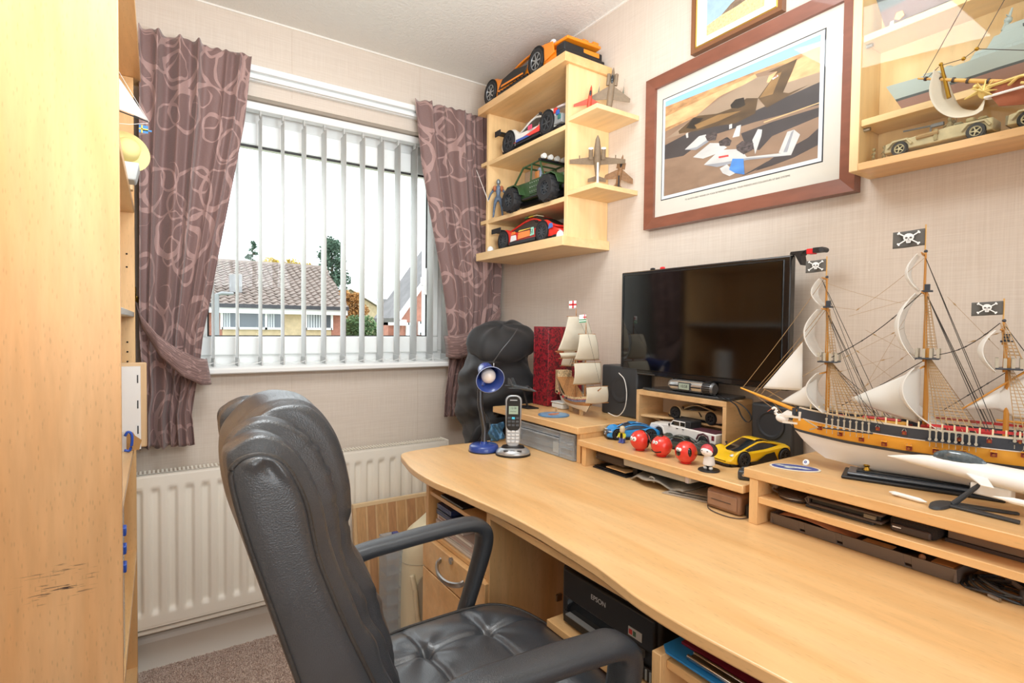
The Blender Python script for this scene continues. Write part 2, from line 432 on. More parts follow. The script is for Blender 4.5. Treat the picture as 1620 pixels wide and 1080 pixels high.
# ---------------------------------------------------------------- curtain track
ct = thing('curtain_track', 'long white double curtain track above the window', 'curtain track', (0.6, 2.14, 2.05))
part(MB().box(-0.03, 1.27, 2.130, 2.149, 2.026, 2.078), 'batten', UPVC, ct, bevel=0.002)
part(MB().box(-0.03, 1.27, 2.106, 2.130, 2.050, 2.072), 'upper_rail', UPVC, ct, bevel=0.003)
part(MB().box(-0.03, 1.27, 2.114, 2.130, 2.028, 2.040), 'lower_rail', UPVC, ct, bevel=0.002)
# ---------------------------------------------------------------- vertical blind
vb = thing('vertical_blind', 'white vertical blind with its slats turned open in the window', 'blind', (0.58, 2.207, 1.95))
part(MB().box(OX0+0.01, OX1-0.01, 2.188, 2.228, 1.945, 1.974), 'head_rail', UPVC, vb, bevel=0.003)
SLATM = mat('white_blind_fabric', '#f6f6f3', 0.75)
_nt = SLATM.node_tree; _tr = _nt.nodes.new('ShaderNodeBsdfTranslucent'); _tr.inputs[0].default_value = (0.97, 0.97, 0.97, 1)
_mx = _nt.nodes.new('ShaderNodeMixShader'); _mx.inputs[0].default_value = 0.72
_nt.links.new(_nt.nodes['Principled BSDF'].outputs[0], _mx.inputs[1]); _nt.links.new(_tr.outputs[0], _mx.inputs[2]); _nt.links.new(_mx.outputs[0], _nt.nodes['Material Output'].inputs[0])
slat = None; xs = [0.164-0.078, 0.164, 0.242, 0.320, 0.398, 0.475, 0.551, 0.628, 0.705, 0.783, 0.857, 0.933, 1.012, 1.085]
for i, x in enumerate(xs):
    a = math.radians([2, 1.5, 0, 0, -2, -1, -1, -2, -4, -2, -5, -4, -6, -6][i])
    if slat is None:
        s_ = MB().grid(lambda u, v: (0.0025*math.cos((u-0.5)*PI), (u-0.5)*0.088, 1.925-0.925*v-1.95+0.0), 6, 1)
        s_.box(-0.002, 0.002, -0.012, 0.012, 1.925-1.95, 1.948-1.95).box(-0.0022, 0.0022, -0.046, 0.046, 1.0-1.95, 1.034-1.95)
        slat = s_.build('slat', SLATM, vb, smooth=60, solid=0.0009)
        so = slat
    else:
        so = slat.copy(); C.objects.link(so)
    so.location = (x-0.58, 0, 0); so.rotation_euler = (0, 0, a)
ch = MB()
for yy in (2.165, 2.249):
    for a, b_ in zip(xs, xs[1:]):
        pts = [(a+(b_-a)*t/6, yy, 1.022-0.010*math.sin(PI*t/6)) for t in range(7)]
        ch.tube(pts, 0.0011, 4)
_q = part(ch, 'bead_chain', UPVC, vb); _q['kind'] = 'stuff'

# ---------------------------------------------------------------- curtains
def curtain_mat():
    m = bpy.data.materials.new('brown_swirl_fabric'); m.use_nodes = True
    nt = m.node_tree; N = nt.nodes; L = nt.links; b = N['Principled BSDF']
    tc = N.new('ShaderNodeTexCoord')
    def M(op, a, bb=None, c=None):
        q = N.new('ShaderNodeMath'); q.operation = op
        for i, t in enumerate((a, bb, c)):
            if t is None: continue
            if isinstance(t, (int, float)): q.inputs[i].default_value = t
            else: L.new(t, q.inputs[i])
        return q.outputs[0]
    masks = []
    for k, (s_, off, r0) in enumerate((((1.9, 5.6, 1), (0.0, 0, 0), 0.33), ((2.3, 6.6, 1), (3.3, 1.7, 0), 0.36), ((3.1, 9.0, 1), (6.1, 5.2, 0), 0.30))):
        mp = N.new('ShaderNodeMapping'); mp.inputs['Scale'].default_value = s_; mp.inputs['Location'].default_value = off; L.new(tc.outputs['UV'], mp.inputs[0])
        nz = N.new('ShaderNodeTexNoise'); nz.inputs['Scale'].default_value = 1.6; L.new(mp.outputs[0], nz.inputs[0])
        mxv = N.new('ShaderNodeVectorMath'); mxv.operation = 'MULTIPLY_ADD'; L.new(nz.outputs['Color'], mxv.inputs[0]); mxv.inputs[1].default_value = (0.35, 0.35, 0); L.new(mp.outputs[0], mxv.inputs[2])
        v = N.new('ShaderNodeTexVoronoi'); v.voronoi_dimensions = '2D'; v.inputs['Scale'].default_value = 1.0; v.inputs['Randomness'].default_value = 0.55; L.new(mxv.outputs[0], v.inputs[0])
        d = M('ABSOLUTE', M('SUBTRACT', v.outputs['Distance'], r0))
        # stroke width swells and fades round the ring
        nw = N.new('ShaderNodeTexNoise'); nw.inputs['Scale'].default_value = 1.1; L.new(mp.outputs[0], nw.inputs[0])
        wdt = M('MULTIPLY', M('SUBTRACT', nw.outputs['Fac'], 0.36), 0.17)
        masks.append(M('LESS_THAN', d, wdt))
    mk = M('MAXIMUM', M('MAXIMUM', masks[0], masks[1]), masks[2])
    mp = N.new('ShaderNodeMapping'); mp.inputs['Scale'].default_value = (60, 700, 1); L.new(tc.outputs['UV'], mp.inputs[0])
    n = N.new('ShaderNodeTexNoise'); n.inputs['Scale'].default_value = 1.0; n.inputs['Detail'].default_value = 3; L.new(mp.outputs[0], n.inputs[0])
    hs = N.new('ShaderNodeMapRange'); hs.inputs[3].default_value = 0.82; hs.inputs[4].default_value = 1.18; L.new(n.outputs['Fac'], hs.inputs[0])
    mx = N.new('ShaderNodeMixRGB'); mx.inputs[1].default_value = lin('#7C615D'); mx.inputs[2].default_value = lin('#A68781'); L.new(mk, mx.inputs[0])
    m2 = N.new('ShaderNodeMixRGB'); m2.blend_type = 'MULTIPLY'; m2.inputs[0].default_value = 1; L.new(mx.outputs[0], m2.inputs[1]); L.new(hs.outputs[0], m2.inputs[2])
    L.new(m2.outputs[0], b.inputs['Base Color']); b.inputs['Roughness'].default_value = 0.62; b.inputs['Sheen Weight'].default_value = 0.25
    bp = N.new('ShaderNodeBump'); bp.inputs['Strength'].default_value = 0.5; bp.inputs['Distance'].default_value = 0.0012
    L.new(n.outputs['Fac'], bp.inputs['Height']); L.new(bp.outputs[0], b.inputs['Normal'])
    return m
CURT = curtain_mat()
def curtain_fn(rows, pl, amp, ph, y0, topruff=0.003):
    """rows: (z, xleft, xright, depth factor); pleats are bunched where the cloth narrows"""
    zt, zb = rows[0][0], rows[-1][0]
    tab = [(-(z), (a, b_, d)) for z, a, b_, d in rows]
    def fn(u, v):
        z = zt+(zb-zt)*v
        a, b_, d = ipl(tab, -z)
        w = u+0.045*math.sin(5.3*u+1.2*v+ph)+0.022*math.sin(13*u-2*v+2*ph)
        x = a+(b_-a)*u
        pleat = math.sin(2*PI*pl*w+ph)*(0.45+0.35*math.sin(4.1*u+ph))+math.sin(2*PI*pl*1.63*w+1.3*ph+.8*v)*0.22+0.30*math.sin(2*PI*pl*0.43*w+2*v)
        y = y0-amp*d*pleat-0.004*math.sin(9*v+6*u)
        if v < 0.03: z += topruff*math.sin(2*PI*pl*2*u+1)*1.0
        x += 0.004*d*math.sin(2*PI*pl*w+1.5+ph)
        return (x, y, z+0.004*math.sin(2*PI*pl*u)*(1 if v > 0.97 else 0))
    return fn
cl = thing('curtain', 'brown swirl patterned curtain tied back at the bookcase end of the window', 'curtain', (0.1, 2.07, 1.4), group=None)
upper = [(2.085, -0.046, 0.272, 1), (1.95, -0.045, 0.258, 1.0), (1.862, -0.045, 0.249, 1), (1.706, -0.047, 0.223, .95), (1.55, -0.047, 0.196, .9), (1.399, -0.048, 0.170, .8), (1.26, -0.05, 0.148, .75), (1.12, -0.05, 0.122, .7), (1.02, -0.045, 0.112, .7), (0.93, -0.04, 0.098, .75), (0.86, -0.05, 0.088, .9), (0.755, -0.052, 0.096, 1)]
q = MB().grid(curtain_fn(upper, 6.0, 0.024, 0.4, 2.075), 150, 110, uv=True)
part(q, 'cloth', CURT, cl, smooth=180, solid=0.002)
def tie_fn(path, w0, bulge):
    def fn(u, v):
        p = ipl(path, u)       # (x,y,z, halfwidth)
        x, y, z, h = p
        return (x+0.3*h*(v-0.5), y-bulge*math.sin(PI*v), z+h*(1-2*v))
    return fn
tp = [(0, (-0.058, 2.10, 1.215, 0.012)), (0.12, (-0.045, 2.050, 1.165, 0.022)), (0.35, (0.0, 2.018, 1.090, 0.036)), (0.6, (0.055, 2.012, 1.035, 0.044)), (0.85, (0.110, 2.022, 1.003, 0.045)), (0.97, (0.140, 2.048, 0.998, 0.042)), (1.0, (0.140, 2.085, 1.002, 0.040))]
q = MB().grid(tie_fn(tp, 0, 0.006), 40, 8, uv=True); part(q, 'tieback', CURT, cl, smooth=180, solid=0.004)
crr = thing('curtain', 'brown swirl patterned curtain tied back beside the corner shelves', 'curtain', (1.1, 2.07, 1.4))
lower = [(2.085, 0.884, 1.300, 1), (1.95, 0.898, 1.300, 1), (1.826, 0.912, 1.302, 1), (1.649, 0.948, 1.302, .95), (1.5, 0.982, 1.302, .9), (1.363, 1.010, 1.302, .8), (1.25, 1.028, 1.295, .7), (1.12, 1.040, 1.27, .65), (1.04, 1.046, 1.22, .6), (0.96, 1.040, 1.17, .7), (0.87, 1.028, 1.15, .9), (0.77, 1.024, 1.15, 1)]
q = MB().grid(curtain_fn(lower, 6.5, 0.024, 2.0, 2.078), 170, 110, uv=True); part(q, 'cloth', CURT, crr, smooth=180, solid=0.002)
tp = [(0, (1.306, 2.10, 1.270, 0.010)), (0.15, (1.285, 2.055, 1.225, 0.022)), (0.4, (1.215, 2.018, 1.142, 0.042)), (0.65, (1.140, 2.014, 1.090, 0.050)), (0.9, (1.060, 2.030, 1.072, 0.050)), (0.98, (1.030, 2.055, 1.072, 0.048)), (1, (1.030, 2.09, 1.074, 0.045))]
q = MB().grid(tie_fn(tp, 0, 0.006), 40, 8, uv=True); part(q, 'tieback', CURT, crr, smooth=180, solid=0.004)
for (x, lab) in ((-0.062, 'brass curtain hook on the wall beside the bookcase'), (1.300, 'brass curtain hook on the wall in the corner above the backpack')):
    h = thing('curtain_hook', lab, 'hook', (x, 2.149, 1.235))
    part(MB().lathe([(0.012, 0), (0.012, 0.003), (0.004, 0.006)], 14, T=Matrix.Translation((x, 2.149, 1.235)) @ Matrix.Rotation(PI/2, 4, 'X')), 'backplate', BRASS, h)
    part(MB().tube(spl([(x, 2.146, 1.235), (x, 2.12, 1.230), (x, 2.105, 1.240), (x, 2.10, 1.262), (x, 2.112, 1.272)], 4), 0.0035, 8), 'prong', BRASS, h)

# ---------------------------------------------------------------- radiator
RADM = mat('radiator_enamel', '#FBF6E9', 0.28, coat=0.2)
rd = thing('radiator', 'cream fluted panel radiator under the window', 'radiator', (0.45, 2.09, 0.14))
rx0, rx1, rz0, rz1, ry = -0.15, 1.03, 0.175, 0.672, 2.060
NF = 24
pitch = (rx1-0.03-(rx0+0.02))/NF
def rad_fn(u, v):
    x = rx0+(rx1-rx0)*u; z = rz0+(rz1-rz0)*v
    t = (x-rx0-0.02)/pitch
    k = t-math.floor(t)
    inz = min(1, max(0, (z-(rz0+0.040))/0.016)) * min(1, max(0, ((rz1-0.042)-z)/0.016))
    inz = inz*inz*(3-2*inz)
    c = 0
    if 0 < t < NF: 
        c = max(0, 1-abs(k-0.5)/0.34); c = min(1, c*1.9)
        c = c*c*(3-2*c)
    return (x, ry+0.010*inz*c - 0.0*(1), z)
part(MB().grid(rad_fn, 330, 60), 'front_panel', RADM, rd, smooth=60, solid=0.0015)
part(MB().box(rx0, rx1, ry+0.012, ry+0.018, rz0, rz1).box(rx0, rx1, ry-0.001, ry+0.02, rz1-0.004, rz1).box(rx0, rx1, ry-0.001, ry+0.02, rz0, rz0+0.004), 'back_plate', RADM, rd)
part(MB().box(rx1-0.001, rx1+0.008, ry-0.001, 2.135, rz0+0.005, rz1+0.002), 'end_cap', RADM, rd, bevel=0.003)
part(MB().box(rx0, rx1, ry+0.02, 2.13, rz0+0.01, rz1-0.01), 'rear_panel', RADM, rd)
part(MB().box(rx0, rx1, ry+0.005, ry+0.028, rz0-0.022, rz0-0.006), 'bottom_rail', RADM, rd, bevel=0.004)
tg = MB()
for i in range(int((rx1-rx0)/0.012)): tg.box(rx0+i*0.012, rx0+i*0.012+0.006, ry+0.02, 2.13, rz1-0.006, rz1+0.0)
part(tg, 'top_grille', RADM, rd)
# ================================================================ furniture
def ipolate(poly): return poly
# ---- tall bookcase on the near left
bc = thing('bookcase', 'tall beech bookcase seen end-on with a big scuffed side panel', 'bookcase', (-0.22, 1.6, 0))
part(MB().box(XL+0.002, -0.058, 1.220, 1.238, 0, 2.245), 'side_panel', WZS, bc, bevel=0.0012)
part(MB().box(XL+0.002, -0.060, 2.030, 2.048, 0, 1.907), 'side_panel', WZ, bc, bevel=0.0012)
part(MB().box(XL+0.002, XL+0.008, 1.238, 2.030, 0.02, 2.245), 'back_panel', WZ, bc)
part(MB().box(XL+0.008, -0.066, 1.238, 2.030, 0, 0.06), 'plinth', WY, bc)
part(MB().box(XL+0.008, -0.060, 1.2385, 2.0295, 0.06, 0.078), 'shelf', WY, bc, bevel=0.001)
for z in (0.452, 0.812, 1.515): part(MB().box(XL+0.008, -0.060, 1.2385, 2.0295, z-0.018, z), 'shelf', WY, bc, bevel=0.001)
part(MB().box(XL+0.008, -0.062, 1.2385, 2.0295, 1.178, 1.192), 'glass_shelf', mat('frosted_glass_shelf', '#dfe3de', 0.25, alpha=0.9), bc, bevel=0.001, label='pale frosted glass shelf')
part(MB().box(XL+0.004, -0.042, 1.2385, 2.10, 1.908, 1.926), 'top_shelf', WY, bc, bevel=0.001)
pegs = MB()
HOLE = mat('peg_hole', '#2a1c12', 0.9)
for z in (1.37, 1.33, 1.10, 1.07, 1.04, 1.01, 1.63): pegs.cyl((-0.080, 2.0305, z), (-0.080, 2.0285, z), 0.0028, n=8)
q = part(pegs, 'peg_holes', HOLE, bc); q['kind'] = 'stuff'

# ---- corner shelf unit on the right wall
cu = thing('corner_shelf_unit', 'pale beech wall shelf unit full of model cars in the corner', 'shelf unit', (1.22, 1.68, 1.43))
part(MB().box(1.110, 1.317, 1.392, 1.965, 2.030, 2.060), 'top_board', WY, cu, bevel=0.0015)
part(MB().box(1.108, 1.317, 1.390, 1.965, 1.431, 1.463), 'bottom_board', WPY, cu, bevel=0.0015)
part(MB().box(1.134, 1.317, 1.402, 1.418, 1.463, 2.030), 'side_panel', WP, cu, bevel=0.001)
part(MB().box(1.134, 1.317, 1.915, 1.931, 1.463, 2.030), 'side_panel', WP, cu, bevel=0.001)
for z in (1.835, 1.598): part(MB().box(1.134, 1.317, 1.4182, 1.9148, z-0.016, z), 'shelf', WPY, cu, bevel=0.001)
for z in (1.855, 1.612): part(MB().box(1.134, 1.317, 1.262, 1.4018, z-0.015, z), 'side_shelf', WPY, cu, bevel=0.001)
for z in (1.840, 1.600): part(MB().box(1.134, 1.317, 1.9312, 1.975, z-0.015, z), 'side_shelf', WPY, cu, bevel=0.001)

# ---- computer desk
desk = thing('computer_desk', 'long beech computer desk with a curved front edge and a drawer pedestal', 'desk', (0.95, 0.7, 0))
outl = [(1.317, 1.560), (0.80, 1.555), (0.70, 1.552), (0.648, 1.545), (0.615, 1.530), (0.599, 1.502), (0.586, 1.439), (0.575, 1.381), (0.570, 1.337), (0.568, 1.289), (0.568, 1.250), (0.570, 1.203), (0.576, 1.157), (0.583, 1.106), (0.590, 1.029), (0.595, 0.984), (0.599, 0.937), (0.601, 0.892), (0.602, 0.850), (0.602, 0.810), (0.599, 0.748), (0.596, 0.690), (0.592, 0.640), (0.584, 0.590), (0.576, 0.545), (0.572, 0.50), (0.571, 0.45), (0.573, 0.40), (0.577, 0.34), (0.582, 0.25), (0.584, 0.15), (0.582, 0.03), (0.585, -0.10), (0.61, -0.17), (0.66, -0.20), (0.80, -0.21), (1.317, -0.21)]
fine = [outl[0]] + [(p.x, p.y) for p in spl([(a, b_, 0) for a, b_ in outl[1:-1]], 5)] + [outl[-1]]
part(MB().prism(fine, 0.757, 0.775, 'z'), 'worktop', WY, desk, bevel=0.0025, smooth=50)
part(MB().box(0.612, 1.19, 1.334, 1.350, 0, 0.7568), 'pedestal_side', WZ, desk, bevel=0.001)
part(MB().box(0.612, 1.19, 1.010, 1.026, 0, 0.7568), 'pedestal_side', WZ, desk, bevel=0.001)
part(MB().box(0.616, 1.15, 1.0262, 1.3338, 0.7025, 0.7125), 'pedestal_shelf', WY, desk, bevel=0.001)
part(MB().box(0.616, 1.15, 1.0262, 1.3338, 0.590, 0.602), 'pedestal_shelf', WY, desk, bevel=0.001)
part(MB().box(1.15, 1.166, 1.0262, 1.3338, 0.03, 0.7568), 'pedestal_back', WZ, desk)
for (z0, z1, lock) in ((0.508, 0.589, True), (0.265, 0.504, False), (0.05, 0.261, False)):
    dr = part(MB().box(0.602, 0.618, 1.013, 1.347, z0, z1), 'drawer', WX, desk, bevel=0.0015)
    zc = z0+0.040
    part(MB().tube(spl([(0.603, 1.236, zc+0.014), (0.589, 1.229, zc+0.008), (0.580, 1.205, zc-0.004), (0.578, 1.172, zc-0.008), (0.582, 1.140, zc-0.006), (0.592, 1.116, zc), (0.603, 1.110, zc+0.006)], 5), 0.0046, 8, flat=1.5), 'handle', STEEL, dr, label='silver bow handle')
    if lock:
        part(MB().cyl((0.6025, 1.173, 0.583), (0.597, 1.173, 0.583), 0.0085, n=18).box(0.5955, 0.597, 1.1715, 1.1745, 0.577, 0.589), 'lock', CHROME, dr)
part(MB().box(0.606, 1.0, 0.560, 1.0085, 0.738, 0.7530), 'keyboard_tray', WY, desk, bevel=0.0015)
part(MB().box(1.19, 1.206, 0.516, 1.010, 0.12, 0.757), 'modesty_panel', WX, desk)
part(MB().box(0.622, 1.188, 0.5165, 0.812, 0.586, 0.600), 'printer_shelf', WY, desk, bevel=0.001)
part(MB().box(0.72, 1.19, 0.802, 0.812, 0, 0.5858), 'shelf_support', WZ, desk)
part(MB().box(0.584, 1.19, 0.500, 0.516, 0, 0.7050), 'pedestal_side', WZ, desk, bevel=0.001)
part(MB().box(0.596, 1.19, 0.110, 0.4995, 0.684, 0.6960), 'pedestal_shelf', WY, desk, bevel=0.001)
part(MB().box(0.596, 1.19, 0.110, 0.4995, 0.420, 0.436), 'pedestal_shelf', WY, desk, bevel=0.001)
part(MB().box(0.600, 1.19, 0.094, 0.110, 0, 0.7050), 'pedestal_side', WZ, desk, bevel=0.001)
part(MB().box(1.06, 1.20, -0.19, -0.174, 0, 0.7548).box(0.66, 1.06, -0.19, -0.174, 0, 0.7548), 'end_panel', WZ, desk)
part(MB().box(0.800, 0.815, 1.004, 1.0095, 0.50, 0.515), 'bracket', STEEL, desk)

# ---- desk risers (three separate units)
r1 = thing('desk_riser', 'beech desk riser at the far end carrying the two-masted model ship', 'desk riser', (1.15, 1.38, 0.775))
part(MB().box(0.986, 1.312, 1.157, 1.618, 0.859, 0.879), 'top', WY, r1, bevel=0.002)
part(MB().box(1.000, 1.312, 1.160, 1.176, 0.7752, 0.8588), 'leg', WZ, r1, bevel=0.001)
part(MB().box(1.000, 1.312, 1.530, 1.546, 0.7752, 0.8588), 'leg', WZ, r1, bevel=0.001)
part(MB().box(1.298, 1.312, 1.176, 1.530, 0.7752, 0.8588), 'back_rail', WX, r1)
r2_ = thing('desk_riser', 'low beech desk riser in the middle under the red balls and toy cars', 'desk riser', (1.15, 0.9, 0.775))
part(MB().box(0.986, 1.312, 0.643, 1.1565, 0.829, 0.846), 'top', WY, r2_, bevel=0.002)
part(MB().box(0.992, 1.312, 1.128, 1.1445, 0.7752, 0.8288), 'leg', WZ, r2_, bevel=0.001)
part(MB().box(1.08, 1.312, 0.655, 0.671, 0.7752, 0.8288), 'leg', WZ, r2_, bevel=0.001)
r3 = thing('desk_riser', 'long beech desk riser with a middle shelf under the big pirate ship', 'desk riser', (1.15, 0.2, 0.775))
part(MB().box(0.986, 1.312, -0.20, 0.642, 0.865, 0.884), 'top', WY, r3, bevel=0.002)
part(MB().box(0.988, 1.312, 0.612, 0.630, 0.7752, 0.8648), 'leg', WZ, r3, bevel=0.001)
part(MB().box(0.988, 1.312, -0.19, -0.172, 0.7752, 0.8648), 'leg', WZ, r3, bevel=0.001)
part(MB().box(0.990, 1.312, 0.215, 0.6118, 0.819, 0.832), 'middle_shelf', WY, r3, bevel=0.001)
part(MB().box(1.06, 1.312, 0.200, 0.2148, 0.7752, 0.8648), 'divider', WZ, r3, bevel=0.001)

# ---- large framed photograph
MAHOG = mat('mahogany_frame', '#7c4a38', 0.35, coat=0.25, var=0.14, vscale=40, stretch=(1, 0.3, 1))
def frame4(mb, x0, x1, y0, y1, z0, z1, w, wi=0.004):
    """mitred picture frame on a wall that faces -x"""
    for a, b_ in (((y0, z0), (y1, z0)), ((y1, z0), (y1, z1)), ((y1, z1), (y0, z1)), ((y0, z1), (y0, z0))):
        cy, cz = (y0+y1)/2, (z0+z1)/2
        def inn(p): return (p[0]+(w if p[0] < cy else -w), p[1]+(w if p[1] < cz else -w))
        ia, ib = inn(a), inn(b_)
        o = [(x1, *a), (x1, *b_), (x1, *ib), (x1, *ia)]
        f_ = [(x0+0.002, *a), (x0+0.002, *b_), (x0+wi, *ib), (x0+wi, *ia)]
        mb.loft([o, f_], True, True)
fr = thing('framed_photograph', 'large mahogany-framed photograph of a drone and light aircraft on a runway', 'picture', (1.305, 0.90, 1.70))
m_ = MB(); frame4(m_, 1.286, 1.317, 0.588, 1.207, 1.472, 1.938, 0.034, 0.006)
part(m_, 'frame', MAHOG, fr, smooth=0)
part(MB().box(1.302, 1.306, 0.618, 1.178, 1.502, 1.908), 'mat_board', mat('mount_board', '#cdc9be', 0.7), fr)
m_ = MB(); frame4(m_, 1.2998, 1.3018, 0.664, 1.150, 1.556, 1.866, 0.0022, 0.0)
part(m_, 'inner_line', mat('mount_line', '#2a3038', 0.6), fr, smooth=0)
m_ = MB(); frame4(m_, 1.3002, 1.3018, 0.667, 1.147, 1.559, 1.863, 0.0085, 0.0)
part(m_, 'inner_mount', mat('inner_mount', '#d3dae0', 0.6), fr, smooth=0)
pm = {k: mat('print_'+k, c, 0.6, var=v, vscale=vs, stretch=(1, 0.35, 1)) for k, c, v, vs in (
    ('sky', '#8fc0e8', 0.03, 10), ('desert', '#b98c5e', 0.35, 90), ('sand', '#d8a878', 0.25, 60), ('tarmac', '#97826d', 0.10, 25), ('near', '#8b715c', 0.14, 40),
    ('shade', '#3f3a3a', 0.15, 30), ('line', '#c8a878', 0, 1), ('dark', '#57432c', 0.35, 40), ('dark2', '#2b241d', 0.3, 40), ('gold', '#8a6a42', 0.25, 40),
    ('white', '#bdbcb9', 0.10, 45), ('grey', '#8f9196', 0.10, 45), ('blue', '#4a7fc0', 0.2, 40), ('red', '#c8403c', 0.1, 50), ('engine', '#4a4140', 0.8, 260))}
PRN = [('near', [(1.138, 1.857), (0.674, 1.857), (0.674, 1.565), (1.138, 1.565)]),
 ('sky', [(1.138, 1.857), (0.674, 1.857), (0.674, 1.829), (1.138, 1.840)]),
 ('desert', [(1.138, 1.84), (0.674, 1.829), (0.674, 1.814), (0.842, 1.826), (0.955, 1.803), (1.025, 1.775), (1.138, 1.765)]),
 ('sand', [(1.138, 1.81), (0.969, 1.82), (0.842, 1.826), (0.834, 1.812), (0.951, 1.806), (1.015, 1.78), (1.138, 1.775)]),
 ('tarmac', [(1.025, 1.775), (0.946, 1.8), (0.834, 1.816), (0.765, 1.80), (0.674, 1.80), (0.674, 1.728), (0.839, 1.731), (1.138, 1.741)]),
 ('sand', [(0.803, 1.808), (0.674, 1.826), (0.674, 1.768), (0.765, 1.773), (0.81, 1.793)]),
 ('shade', [(1.138, 1.723), (1.014, 1.74), (0.839, 1.731), (0.674, 1.745), (0.674, 1.692), (0.839, 1.702), (0.975, 1.705), (1.067, 1.673), (1.138, 1.68)]),
 ('shade', [(0.879, 1.684), (0.792, 1.688), (0.674, 1.686), (0.674, 1.665), (0.791, 1.652), (0.825, 1.626), (0.861, 1.639)]),
 ('shade', [(0.835, 1.575), (0.78, 1.60), (0.70, 1.622), (0.674, 1.639), (0.674, 1.599), (0.732, 1.584), (0.79, 1.577)]),
 ('shade', [(0.88, 1.568), (0.80, 1.592), (0.81, 1.582)]),
 ('line', [(0.815, 1.695), (0.674, 1.698), (0.674, 1.6955), (0.814, 1.692)]),
 ('dark', [(1.087, 1.751), (1.034, 1.774), (1.015, 1.774), (0.954, 1.76), (0.906, 1.76), (0.865, 1.772), (0.832, 1.761), (0.839, 1.724), (0.896, 1.716), (0.958, 1.727), (1.014, 1.732), (1.084, 1.742)]),
 ('dark2', [(1.060, 1.752), (1.034, 1.774), (1.0, 1.763), (1.028, 1.74)]),
 ('gold', [(1.03, 1.752), (0.95, 1.756), (0.88, 1.744), (0.95, 1.738), (1.02, 1.738)]),
 ('dark2', [(0.913, 1.77), (0.898, 1.78), (0.873, 1.777), (0.868, 1.755), (0.889, 1.753), (0.91, 1.761)]),
 ('dark', [(0.832, 1.761), (0.781, 1.81), (0.805, 1.817), (0.731, 1.821), (0.744, 1.792), (0.765, 1.752), (0.75, 1.745), (0.70, 1.748), (0.808, 1.728)]),
 ('gold', [(0.828, 1.760), (0.786, 1.804), (0.770, 1.804), (0.792, 1.757)]),
 ('white', [(0.795, 1.797), (0.780, 1.801), (0.778, 1.797), (0.793, 1.793)]), ('red', [(0.789, 1.798), (0.782, 1.80), (0.782, 1.797)]),
 ('white', [(1.060, 1.735), (1.052, 1.737), (1.050, 1.722), (1.057, 1.722)]), ('white', [(0.915, 1.718), (0.906, 1.718), (0.906, 1.706), (0.915, 1.706)]),
 ('white', [(1.062, 1.69), (1.013, 1.715), (0.989, 1.713), (0.98, 1.69), (1.022, 1.678)]),
 ('white', [(0.904, 1.68), (0.892, 1.707), (0.879, 1.707), (0.883, 1.678)]),
 ('grey', [(1.060, 1.689), (1.022, 1.678), (0.98, 1.690), (0.985, 1.697), (1.02, 1.686)]), ('grey', [(1.030, 1.659), (0.997, 1.647), (0.947, 1.65), (0.93, 1.656), (0.99, 1.655)]),
 ('engine', [(0.992, 1.709), (0.966, 1.716), (0.952, 1.702), (0.957, 1.688), (0.984, 1.693)]),
 ('white', [(1.032, 1.66), (0.975, 1.685), (0.943, 1.676), (0.92, 1.658), (0.947, 1.65), (0.997, 1.647)]),
 ('white', [(0.845, 1.657), (0.83, 1.681), (0.818, 1.676), (0.82, 1.66), (0.836, 1.618), (0.841, 1.641)]),
 ('engine', [(0.947, 1.681), (0.921, 1.687), (0.906, 1.673), (0.912, 1.66), (0.943, 1.668)]),
 ('white', [(0.994, 1.629), (0.942, 1.657), (0.878, 1.643), (0.86, 1.617), (0.743, 1.599), (0.739, 1.591), (0.86, 1.609), (0.893, 1.61), (0.95, 1.612)]),
 ('grey', [(0.992, 1.628), (0.95, 1.612), (0.893, 1.61), (0.86, 1.609), (0.743, 1.592), (0.86, 1.614), (0.93, 1.620)]),
 ('white', [(0.772, 1.605), (0.751, 1.651), (0.734, 1.651), (0.719, 1.635), (0.739, 1.593)]),
 ('grey', [(0.760, 1.603), (0.741, 1.647), (0.734, 1.651), (0.750, 1.601)]),
 ('engine', [(0.892, 1.655), (0.874, 1.663), (0.841, 1.648), (0.845, 1.631), (0.869, 1.626), (0.89, 1.643)]),
 ('red', [(0.946, 1.64), (0.915, 1.637), (0.914, 1.632), (0.945, 1.635)]),
 ('white', [(0.941, 1.606), (0.919, 1.612), (0.901, 1.593), (0.893, 1.582), (0.91, 1.578), (0.932, 1.591)]),
 ('blue', [(0.912, 1.596), (0.902, 1.623), (0.869, 1.615), (0.865, 1.572), (0.893, 1.582)])]
keys = list(pm); pq = MB()
for i, (k, poly) in enumerate(PRN):
    pq.mi = keys.index(k); xx = 1.3015-0.00003*(i+1)
    pq.add([(xx, y, z) for y, z in poly], [tuple(range(len(poly)))])
me_p = part(pq, 'print', [pm[k] for k in keys], fr, smooth=0)
TXT = mat('print_lettering', '#6b6156', 0.8)
text("TO AJ WITH BEST WISHES ON YOUR RETIREMENT FROM ALL YOUR FRIENDS AND COLLEAGUES AT BAE SYSTEMS", 'caption', 0.0062, TXT, fr, (1.3014-1.305, 0, 1.542-1.70), (PI/2, 0, -PI/2), 0.0001)
part(MB().box(1.2975, 1.2985, 0.62, 1.175, 1.503, 1.907), 'glazing', glass_mat('picture_glass', (1, 1, 1), 1, k=0.012), fr)
